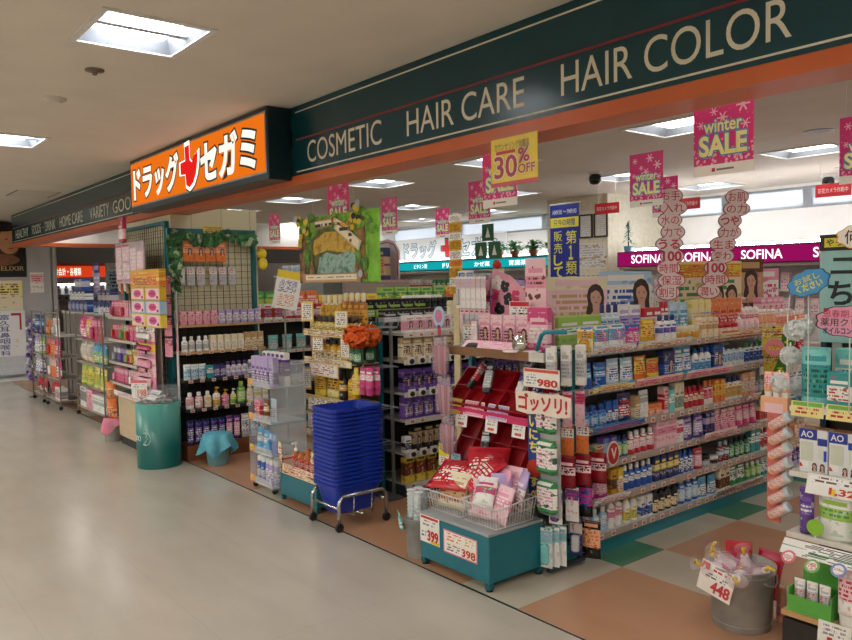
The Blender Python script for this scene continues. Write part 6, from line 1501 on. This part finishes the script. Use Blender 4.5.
e = o; MB().tube([(0, 0, .05), (0, 0, .2)], .002, mat('d8d8d8', .4), 5).build('string', e)

# ------------------------------------------------------------------ far-left racks
def far_rack(x0, w, d, h, label, seed, pal, y=2.46):
    e = thing('wire_rack', label, 'display rack', (x0, y, 0))
    m = mat('8c8378', .4, .3); mb = MB()
    for x in (0, w-.03):
        for yy in (0, d-.03): mb.box(x+.008, x+.022, yy+.008, yy+.022, .055, h, m)
    mb.box(.022, w-.022, 0.008, .022, h-.014, h, m).box(.022, w-.022, d-.022, d-.008, h-.014, h, m); mb.build('frame', e)
    for z in (.12, .4, .68, .96): MB().box(.03, w-.03, .0, d, z-.01, z, mat('a39a90', .5)).build('shelf', e)
    for x in (.015, w-.015):
        for yy in (.015, d-.015): MB().lathe([(.024, -.009), (.027, 0), (.024, .009)], mat('1b1b1d', .5), 12, M=Matrix.Translation((x, yy, .0275)) @ Matrix.Rotation(PI/2, 4, 'Y')).build('caster', e)
    u = Unit(x0, y, 0)
    for k, z in enumerate((.12, .4, .68, .96)):
        c = pal[k]
        u.row(z, .04, w-.04, .02, c, label_short[label]+ORD[k]+' shelf from below')
    return e
label_short = {'pale wheeled wire rack of small packs, farthest left of the shop front': 'the farthest wire rack\'s ', 'wheeled wire rack of orange and pink packs, second from the far end': 'the second far wire rack\'s ', 'wheeled wire rack of bags and boxes, nearest the cream column': 'the third far wire rack\'s '}
LB = list(label_short)
far_rack(-12.2, .62, .35, 1.28, LB[0], 1, [[('bag', ('red', 'darkred', 'white', 'crimson'), (.25, .1, .2), 2)], [('pouch', ('silver', 'white', 'blue'), (.13, .06, .25), 2), ('pouch', ('purple', 'white', 'blue'), (.13, .06, .22), 2)], [('pouch', ('lavender', 'white', 'green'), (.13, .06, .24), 2), ('pouch', ('lime', 'white', 'purple'), (.13, .06, .22), 2)], [('pouch', ('navy', 'skyblue', 'white'), (.26, .08, .26), 2)]])
far_rack(-11.4, .72, .35, 1.28, LB[1], 2, [[('bag', ('red', 'darkred', 'white', 'crimson'), (.3, .12, .2), 1), ('box', ('white', 'grey', 'red'), (.3, .1, .16), 1)], [('card', ('orange', 'white', 'red'), (.12, .04, .25), 3), ('pouch', ('hotpink', 'white', 'red'), (.13, .05, .24), 2)], [('card', ('orange', 'red', 'white'), (.12, .04, .25), 3), ('pouch', ('hotpink', 'crimson', 'white'), (.13, .05, .24), 2)], [('card', ('gold', 'orange', 'brown'), (.26, .04, .22), 1), ('card', ('white', 'silver', 'pink'), (.17, .04, .24), 2)]])
far_rack(-10.25, 1.15, .38, 1.28, LB[2], 3, [[('box', ('white', 'grey', 'brown'), (.3, .1, .24), 1), ('box', ('pink', 'palepink', 'red'), (.28, .1, .24), 1), ('box', ('white', 'silver', 'green'), (.24, .1, .2), 2)], [('pouch', ('lime', 'yellow', 'green'), (.26, .08, .24), 2), ('pouch', ('paleyellow', 'lime', 'orange'), (.26, .08, .24), 2)], [('bag', ('cream', 'silver', 'tan'), (.27, .1, .26), 2), ('bag', ('skyblue', 'lime', 'white'), (.25, .1, .25), 2)], [('bag', ('hotpink', 'pink', 'white'), (.26, .1, .28), 1), ('bag', ('pink', 'gold', 'white'), (.3, .1, .28), 1), ('card', ('crimson', 'hotpink', 'white'), (.11, .04, .27), 4)]], 2.56)
e = thing('flower_garland', 'purple flower garland hanging at the left end of the far racks', 'garland', (-12.38, 2.5, 0))
mb = MB(); rn = random.Random(12)
MB().tube([(0, 0, 0), (0, 0, 1.15)], .006, mat('4a5a3a', .6), 6).lathe([(.06, 0), (.06, .01)], mat('4a4a48', .6), 14).build('stem', e)
for k in range(70):
    a = rn.uniform(0, 2*PI); z = rn.uniform(.25, 1.15); r = rn.uniform(.03, .075)
    mb.ball((r*math.cos(a), r*math.sin(a), z), rn.uniform(.02, .032), mat(['7a4fb8', '5b3a9a', 'b9a2d8', 'e2dcea'][rn.randrange(4)], .6), 6)
mb.build('blossoms', e)['kind'] = 'stuff'
# navy boxes piled on the island behind the far racks
ISX = -13.0
e = thing('island_shelf', 'long low grey island shelf behind the far wire racks', 'shelf unit', (ISX, 3.1, 0))
MB().box(0, 3.4, 0, .6, 0, 1.2, mat('84807a', .6)).build('body', e)
MB().box(-.02, 3.42, -.02, .62, 1.201, 1.23, mat('c9c6c0', .5)).build('top', e)
for i in range(5): put('box', ('navy', 'blue', 'white'), (.2, .12, .16), (ISX+.25+i*.215, 3.2, 1.2305), 0, 'the grey island\'s top, lower row')
for i in range(4): put('box', ('navy', 'white', 'skyblue'), (.2, .12, .16), (ISX+.36+i*.215, 3.2, 1.3925), 0, 'the grey island\'s top, middle row')
for i in range(2): put('box', ('blue', 'silver', 'white'), (.2, .12, .17), (ISX+.66+i*.215, 3.2, 1.5545), 0, 'the grey island\'s top, upper row')
card('display_card', 'tall navy header card standing over the piled navy boxes', ISX+1.0, 3.34, 1.2305, 0, .34, .72, ('navy', 'lavender', 'white'))
for i in range(7): put('box', ('navy', 'paleblue', 'white'), (.16, .12, .15), (ISX+1.6+i*.18, 3.2, 1.2305), 0, 'the grey island\'s top, right part')
for i in range(3): put('box', ('navy', 'silver', 'gold'), (.16, .12, .17), (ISX+1.75+i*.2, 3.22, 1.382), 0, 'the grey island\'s top, right part')
e = small_card('price_banner', 'pale banner strip laid along the navy boxes of the grey island', (ISX+2.25, 3.10, 1.2305), 0, .7, .09, 'ded4dc', heads=[('~', .05, .95, .1, .9, 'purple')], cat='banner')
for i in range(9): put('bot', [('white', 'skyblue', 'blue', 'white'), ('green', 'white', 'lime', 'white'), ('orange', 'white', 'red', 'white')][i//3], (.09, .08, .24), (ISX+2.0+i*.13, 3.52, 1.2305), 0, 'the grey island\'s top, rear')
# lit opening of the neighbouring shop beyond
e = thing('lit_shop_sign', 'glowing orange shop sign with white lettering beyond the far racks', 'sign', (-19.2, 3.6, 0), R9)
MB().box(0, 5.2, 0.001, .1, 1.84, 2.3, mat('c98a4a', .5)).build('upper_panel', e)
MB().box(0, 5.2, -.02, -.0, 1.84, 2.1, lamp('e0441c', .7)).build('face', e)
MB().text('L お会計・各種類', .76, 1.4, 1.88, 2.06, -.024, lamp('fff0e0', 1.2), off=.02).build('lettering', e)
e = thing('poster_board', 'white advertising board with dark-haired portrait at the far bay opening', 'poster', (-16.4, 4.75, .9), R9)
MB().box(0, .62, 0, .02, 0, 1.2, mat('e8ebee', .4, var=.04)).build('board', e)
MB().box(.04, .4, -.002, 0, .3, 1.1, pack('white', 'paleblue', 'navy', 'grey', z0=.3, z1=.9)).build('print', e)
mb = MB(); face_print(mb, .48, .95, .22, -.003); mb.build('portrait', e)
MB().box(.28, .34, .021, .05, -.9, .5, mat('8a8d90', .4)).box(.1, .52, -.1, .2, -.9, -.88, mat('8a8d90', .4)).build('stand', e)
e = thing('wall_cabinet', 'glass-fronted lit cabinet of pale goods beyond the far racks', 'cabinet', (-19.4, 3.7, 0), R9)
MB().box(0, 5.0, .0, .4, .0, .9, mat('b0a89c', .6)).build('base', e)
MB().box(0, 5.0, .3, .4, .9, 1.7, mat('f2f0ea', .6)).build('back', e)
for z in (1.15, 1.42): MB().box(0, 5.0, .05, .3, z, z+.02, mat('d8d8d4', .4)).build('shelf', e)
MB().box(.1, 4.9, .25, .28, 1.66, 1.69, lamp('f6f8ff', 6)).build('lamp', e)
UX = Unit(-19.4, 3.7, R9)
for z, t in ((1.17, 'lower'), (1.44, 'upper')): UX.row(z, .3, 2.6, .08, [('bot', ('white', 'paleblue', 'grey', 'blue'), (.1, .08, .2), 5), ('box', ('paleblue', 'white', 'navy'), (.14, .08, .2), 4), ('bot', ('silver', 'white', 'navy', 'white'), (.1, .08, .2), 4)], f'the lit far cabinet\'s {t} shelf')
# standing sign and wall posters at the far left
e = thing('standing_sign', 'white standing signboard with blue vertical characters and a red corner arrow', 'sign', (-14.88, 2.42, 0), R9)
MB().box(0, .5, 0, .03, .42, 1.22, mat('eef0f4', .4, var=.02)).build('board', e)
MB().box(.0, .02, .005, .025, .04, .42, mat('c9ccd0', .4, .5)).box(.48, .5, .005, .025, .04, .42, mat('c9ccd0', .4, .5)).box(-.03, .53, -.12, .16, 0, .04, mat('d9dbdd', .4)).box(.02, .48, .01, .02, .1, .42, mat('cfd4da', .5)).build('stand', e)
mb = MB()
for i, ch in enumerate('富久耳鼻咽喉科'): mb.text(ch, .1, .25, 1.06-i*.104, 1.15-i*.104, -.0015, mat('2a3a8c', .5, var=0), off=.02)
mb.build('lettering', e)
MB().box(.28, .44, -.0015, -.0005, 1.13, 1.17, mat('c4222c', .5, var=0)).box(.41, .44, -.0015, -.0005, .88, 1.13, mat('c4222c', .5, var=0)).build('red_arrow', e)
MB().box(.34, .38, -.0015, -.0005, .5, .84, pack('white', 'white', 'grey', seed=2)).build('small_print', e)
e = thing('beauty_poster', 'dark framed beauty poster with a gold-lit face above the standing sign', 'poster', (-14.998, 1.9, 1.88), R9)
MB().box(0, 1.1, -.014, -.001, -.08, .84, mat('14100e', .35, var=.1), .002).build('panel', e)
mb = MB(); y = -.0155
mb.disc(.8, .56, .24, .3, y, mat('5a3420', .5, var=.1), 24).disc(.84, .54, .17, .22, y-.001, mat('c9946c', .5, var=.12, scale=6), 24).disc(.76, .8, .22, .09, y-.002, mat('1a0f0a', .5), 20)
for s in (-.06, .06): mb.disc(.86+s, .58, .025, .01, y-.002, mat('2a1710', .5, var=0), 10)
mb.disc(.865, .42, .035, .014, y-.002, mat('a04a3c', .5, var=0), 12).prism([(.855, .56), (.875, .56), (.885, .49), (.845, .49)], y-.002, y-.001, mat('c48a5e', .5, var=0)).disc(.7, .22, .3, .1, y-.0005, mat('8a5a3a', .5, var=.15), 20)
mb.build('portrait', e)
MB().text('ELIXIR', .70, 1.06, .035, .11, -.0165, mat('c9a86a', .4, var=0), off=.01).build('lettering', e)
for (y0, z0, w, h, lb_, c) in [(2.3, 1.22, .62, .52, 'cream food notice poster under the dark beauty poster', ('cream', 'paleyellow', 'brown')), (3.05, 1.52, .22, .36, 'small red and white notice on the grey end wall', ('white', 'palepink', 'red'))]:
    e = thing('wall_notice', lb_, 'notice', (-14.998, y0, z0), R9)
    MB().box(0, w, -.006, -.001, 0, h, pack(*c, z0=.5, z1=.92, seed=int(w*9))).build('sheet', e)

# ------------------------------------------------------------------ back wall: lit signs, plants, frames
e = thing('lit_band_sign', 'glowing teal band sign with white characters above the back-left shelves', 'sign', (0, 9.75, 0))
MB().box(-13.6, -8.1, .0, .25, 1.8, 2.0, mat('0f6e72', .3)).build('housing', e)
MB().box(-13.55, -8.15, -.006, -.001, 1.825, 1.975, lamp('10a0a6', .9)).build('face', e)
for i, t in enumerate(['シップ薬', 'ビタミン剤', 'ドリンク', 'かぜ薬', '胃腸薬', '目薬']):
    x = -13.4+i*.92; MB().text(t, x, x+.42, 1.855, 1.945, -.008, lamp('eaffff', 1.6), off=.03).build('lettering', e)
e = thing('wall_sign', 'large white back-wall sign with outlined characters and red bird cross', 'sign', (0, 10.15, 0))
MB().box(-13.6, -10.2, 0, .04, 2.03, 2.5, mat('f6f7f8', .5, var=.01)).build('panel', e)
def wtext(t, a, c):
    MB().text(t, a, c, 2.09, 2.43, -.002, mat('3c5a72', .5, var=0), off=.05).build('outline', e)
    MB().text(t, a, c, 2.09, 2.43, -.004, mat('dfeef6', .5, var=0), off=.01).build('lettering', e)
wtext('ドラッグ', -13.35, -12.25); wtext('セガミ', -11.55, -10.45)
MB().prism(bird(-11.9, 2.26, .36, .2), -.002, -.001, mat('3c5a72', .5, var=0)).build('emblem_outline', e)
MB().prism(bird(-11.9, 2.26, .36), -.004, -.003, mat('d02a2a', .5, var=0)).build('emblem', e)
e = thing('lit_band_sign', 'glowing magenta band sign with white lettering along the back-right wall', 'sign', (0, 8.75, 0))
MB().box(-6.62, -2.6, 0, .36, 1.74, 1.95, mat('7d0f4c', .3)).build('housing', e)
MB().box(-6.6, -2.62, -.006, -.001, 1.755, 1.935, lamp('b0156a', .55)).build('face', e)
for x in (-6.13, -5.38, -4.55, -3.7, -2.95): MB().text('SOFINA', x-.25, x+.25, 1.79, 1.90, -.008, lamp('fff2f8', 1.5), off=.012).build('lettering', e)
def cabinet(name, label, x0, x1, y0, h, back):
    e = thing(name, label, 'cabinet', (x0, y0, 0))
    L = x1-x0; D = .42
    MB().box(0, L, .0, D, 0, .5, mat('d9d6d0', .5)).build('base', e)
    MB().box(0, L, D-.03, D, .5, h, mat(back, .5)).build('back', e)
    for x in (0, L-.03): MB().box(x, x+.03, .12, D-.031, .501, h-.031, mat('dedbd4', .5)).build('side_panel', e)
    for z in (.8, 1.1, 1.4): MB().box(.031, L-.031, .15, D-.031, z, z+.02, mat('e6e4de', .4)).build('shelf', e)
    MB().box(0, L, .03, D-.031, h-.03, h, mat('dedbd4', .5)).build('top', e)
    return e
cabinet('wall_cabinet', 'long white medicine cabinet under the glowing teal band sign', -13.6, -8.1, 9.78, 1.79, 'e8e6df')
cabinet('wall_cabinet', 'white cosmetics cabinet under the glowing magenta band sign', -6.62, -2.6, 8.76, 1.735, 'f0e9ea')
for z, t in ((1.421, 'top'), (1.121, 'middle')):
    Unit(-13.6, 9.95, 0).row(z, .1, 5.4, .0, [('med', ('white', 'red', 'blue'), (.12, .08, .2), 8), ('med', ('green', 'white', 'yellow'), (.1, .08, .2), 8), ('med', ('skyblue', 'white', 'navy'), (.12, .08, .2), 8), ('med', ('red', 'yellow', 'white'), (.1, .08, .18), 10)], f'the medicine cabinet\'s {t} shelf')
    Unit(-6.62, 8.93, 0).row(z, .1, 3.9, .0, [('bot', ('white', 'palepink', 'magenta', 'white'), (.08, .07, .22), 8), ('box', ('palepink', 'white', 'magenta'), (.1, .08, .2), 8), ('bot', ('paleblue', 'white', 'blue', 'white'), (.08, .07, .2), 8)], f'the cosmetics cabinet\'s {t} shelf')
# fluorescent troughs on the cabinet tops wash the wall above
for i, (x0, x1, y, z) in enumerate([(-13.5, -8.2, 9.95, 2.0005), (-6.55, -2.7, 9.0, 1.9505), (-19, -14.5, 9.9, 2.0), (-3.0, 2.8, 9.9, 2.0)]):
    if i < 2:
        e = thing('trough_lamp', f'long white fluorescent trough lying on top of the {("teal", "magenta")[i]} band sign', 'lamp', (x0, y, z))
        MB().box(0, x1-x0, -.04, .04, 0, .02, mat('e6e6e2', .4)).build('base', e)
        MB().box(.02, x1-x0-.02, -.0135, .0135, .0205, .046, lamp('fbfdff', [10, 48][i]), .006).build('lamp_panel', e)
def plant(seed, leafc=('2f7a3c', '4a9a48', '1f5a2c')):
    def f():
        rn = random.Random(seed); e = thing('potted_plant', None, None)
        MB().lathe([(.06, 0), (.085, .1), (.09, .11), (.08, .11), (.075, .09), (.001, .09)], mat('9a5a3c', .6), 14, cap=False).build('pot', e)
        mb = MB(); ms = [mat(c, .5) for c in leafc]
        for k in range(90):
            a, b_, r = rn.uniform(0, 2*PI), rn.uniform(.0, 1.4), rn.uniform(.06, .19)
            c = Vector((r*math.cos(a)*math.cos(b_), r*math.sin(a)*math.cos(b_), .12+r*.9*math.sin(b_)))
            Mx = Matrix.Translation(c) @ Matrix.Rotation(a, 4, 'Z') @ Matrix.Rotation(rn.uniform(-.9, .6), 4, 'Y') @ Matrix.Scale(rn.uniform(.04, .065), 4)
            mb.add([(-.9, 0, 0), (-.2, -.5, .1), (.6, -.35, .1), (1.1, 0, -.1), (.6, .35, .1), (-.2, .5, .1)], [(0, 1, 2, 3, 4, 5)], ms[k % 3], False, Mx)
        mb.build('leaves', e)['kind'] = 'stuff'
        MB().tube([(0, 0, .09), (.01, 0, .2)], .008, mat('4a3c26', .7), 6).build('stem', e)
        return e
    return f
for i, x in enumerate((-10.05, -9.65, -9.2, -8.75)):
    place(f'plant{i % 2}', plant(30+i % 2), (x, 9.85-.03, 2.0015), i*1.1, f'bushy green potted plant on the teal band sign, {ORD[i]} from left', 'potted plant', 'potted plants on the teal band sign')
def tree():
    e = thing('mini_tree', None, None); mb = MB(); rn = random.Random(77); ms = [mat('2d5a3c', .6), mat('6a9a86', .6), mat('c8d8d4', .5)]
    for k in range(120):
        z = rn.uniform(.1, .42); r = (.44-z)*.36*rn.uniform(.4, 1); a = rn.uniform(0, 2*PI)
        Mx = Matrix.Translation((r*math.cos(a), r*math.sin(a), z)) @ Matrix.Rotation(a, 4, 'Z') @ Matrix.Rotation(rn.uniform(.0, .8), 4, 'Y') @ Matrix.Scale(.035, 4)
        mb.add([(-1, -.3, 0), (1, -.1, 0), (1, .1, 0), (-1, .3, 0)], [(0, 1, 2, 3)], ms[k % 3 if k % 5 else 2], False, Mx)
    mb.build('needles', e)['kind'] = 'stuff'
    MB().lathe([(.05, 0), (.065, .08), (.001, .08)], mat('5a8ab0', .5), 12, cap=False).tube([(0, 0, .08), (0, 0, .42)], .01, mat('4a3a2a', .6), 6).build('pot', e)
    return e
place('tree', tree, (-6.5, 8.84, 1.951), 0, 'small frosted miniature tree on the magenta band sign\'s left end', 'plant')
for i, (x, t) in enumerate([(-7.2, 'left'), (-6.93, 'right')]):
    e = thing('framed_certificate', f'dark-framed white certificate on the back pillar, {t} one', 'picture frame', (x-.12, 8.798, 2.18), 0, 'framed certificates on the pillar')
    fm = mat('3a2418', .4); MB().box(0, .24, -.022, -.001, 0, .02, fm).box(0, .24, -.022, -.001, .32, .34, fm).box(0, .02, -.022, -.001, .02, .32, fm).box(.22, .24, -.022, -.001, .02, .32, fm).build('frame', e)
    MB().box(.0201, .2199, -.012, -.002, .0201, .3199, mat('dfe4e0', .3, var=.03)).box(.05, .19, -.0128, -.0121, .08, .28, pack('white', 'white', 'silver', z0=.02, z1=.98)).build('paper', e)
e = thing('notice_sheet', 'cream notice sheet pinned below the two framed certificates', 'notice', (-7.4, 8.798, 1.72))
MB().box(0, .56, -.006, -.001, 0, .4, pack('cream', 'white', 'silver', 'tan', z0=.05, z1=.95)).build('sheet', e)
for i in range(7): put('card', ('silver', 'red', 'white'), (.07, .03, .22), (-7.4+i*.088, 8.76, 1.42), 0, 'the back pillar under the notice')
# blue vertical banner
e = thing('vertical_banner', 'tall blue vertical banner with yellow characters standing behind the pink board', 'banner', (-5.19, 6.0, 0))
MB().box(-.19, .19, -.003, .003, .95, 2.35, mat('1d2f96', .4, var=.03)).build('sheet', e)
MB().box(-.185, .185, -.0045, -.0032, 2.12, 2.22, mat('e8e03a', .5, var=0)).build('yellow_band', e)
MB().text('只今の時間', -.14, .14, 2.135, 2.205, -.0055, mat('1d2f96', .5, var=0), off=.03).build('lettering', e)
MB().text('AM9:00 〜 PM9:00', -.16, .16, 2.255, 2.30, -.0045, mat('c9cfe8', .5, var=0), off=.02).build('lettering', e)
mb = MB(); ye = mat('ece85a', .5, var=0)
for i, ch in enumerate('第１類医薬品'): mb.text(ch, .02 if ch != '１' else .06, .16 if ch != '１' else .11, 1.95-i*.155, 2.085-i*.155, -.0045, ye, off=.03)
for i, ch in enumerate('販売しております'): mb.text(ch, -.14, -.03, 1.98-i*.122, 2.085-i*.122, -.0045, ye, off=.03)
mb.build('lettering', e)
MB().tube([(0, .01, .02), (0, .01, 2.36)], .01, mat('d8d8d4', .4), 8).tube([(-.2, .01, 2.36), (.2, .01, 2.36)], .008, mat('d8d8d4', .4), 8).lathe([(.16, 0), (.16, .02)], mat('8a8d90', .5), 20).build('pole', e)
# green and white seasonal cards with a red bow, hung further back
e = thing('hanging_cards', 'cluster of three green seasonal cards with white trees and red bow, hanging', 'hanging decoration', (-5.0, 4.75, 1.79))
gc = mat('1f5a34', .45, var=.05); wcx = mat('dfe8e0', .5, var=0)
for i, (x, z) in enumerate([(0, .16), (-.09, 0), (.09, 0)]):
    mb = MB().box(x-.075, x+.075, -.003-.004*i, .0-.004*i, z, z+.15, gc)
    mb.prism([(x-.03, z+.03), (x+.03, z+.03), (x, z+.12)], -.0045-.004*i, -.0035-.004*i, wcx)
    mb.build('card', e)
MB().ball((.13, -.02, -.06), .045, mat('c9242c', .5), 10, 1.3, .5, .8).ball((.13, -.025, -.03), .03, mat('e04a3c', .5), 8, 1.5, .5, .6).build('bow', e)
MB().box(.06, .2, -.006, -.002, -.2, -.09, pack('cream', 'white', 'orange', seed=3)).build('tag', e)
MB().tube([(0, 0, .31), (0, 0, CZ-1.79)], .0015, mat('d8d8d8', .4), 5).build('string', e)
# striped red-and-white box display on the medicine cabinet's left
for i in range(6): put('box', ('navy', 'tan', 'red'), (.16, .12, .5), (-10.62+i*.18, 7.0, 1.6305), 0, 'the tall inner display by the wall sign')
e = thing('end_display_rack', 'tall inner display topped with a white arched card, left of wall sign', 'display rack', (-10.8, 6.9, 0))
MB().box(0, 1.2, 0, .5, 0, 1.6, mat('a89a90', .6)).build('body', e)
MB().box(0, 1.2, -.02, .5, 1.601, 1.63, mat('d8a0ac', .5)).build('top', e)
mb = MB().prism([(0, 1.6305), (1.2, 1.6305), (1.2, 2.1), (1.1, 2.22), (.9, 2.28), (.3, 2.2), (0, 2.16)], .3, .31, mat('f4eef0', .5)); mb.build('arched_card', e)
MB().tube([(.3, .295, 2.16), (.9, .295, 2.23), (1.08, .295, 2.18), (1.16, .295, 2.08), (1.16, .295, 1.7)], .008, mat('d8405a', .5), 6).build('red_outline', e)
# counter-top goods near the bright gap right of the trellis
e = thing('low_shelf', 'low pale shelf in the bright gap right of the ivy trellis', 'shelf unit', (-10.2, 7.0, 0), R9*0)
e.location = (-12.6, 6.6, 0)
MB().box(0, 1.7, 0, .5, 0, 1.72, mat('8d9490', .6)).build('body', e)
MB().box(-.02, 1.72, -.02, .52, 1.721, 1.75, mat('d9dcda', .5)).build('top', e)
for i in range(6): put('box', ('white', 'paleblue', 'grey'), (.17, .1, .17), (-12.4+i*.19, 6.75, 1.7505), 0, 'the low pale shelf by the bright gap')
for i in range(3): put('box', ('navy', 'purple', 'white'), (.16, .1, .3), (-11.28+i*.17, 6.75, 1.7505), 0, 'the low pale shelf by the bright gap')
flush()

# ================================================================== picture settings
SC.view_settings.view_transform = 'Standard'
SC.view_settings.look = 'None'
SC.view_settings.exposure = 0.3
SC.view_settings.gamma = 1
SC.view_settings.use_curve_mapping = False
SC.cycles.max_bounces = 8
SC.cycles.transparent_max_bounces = 12
SC.cycles.caustics_reflective = False
SC.cycles.caustics_refractive = False
SC.cycles.sample_clamp_indirect = 6
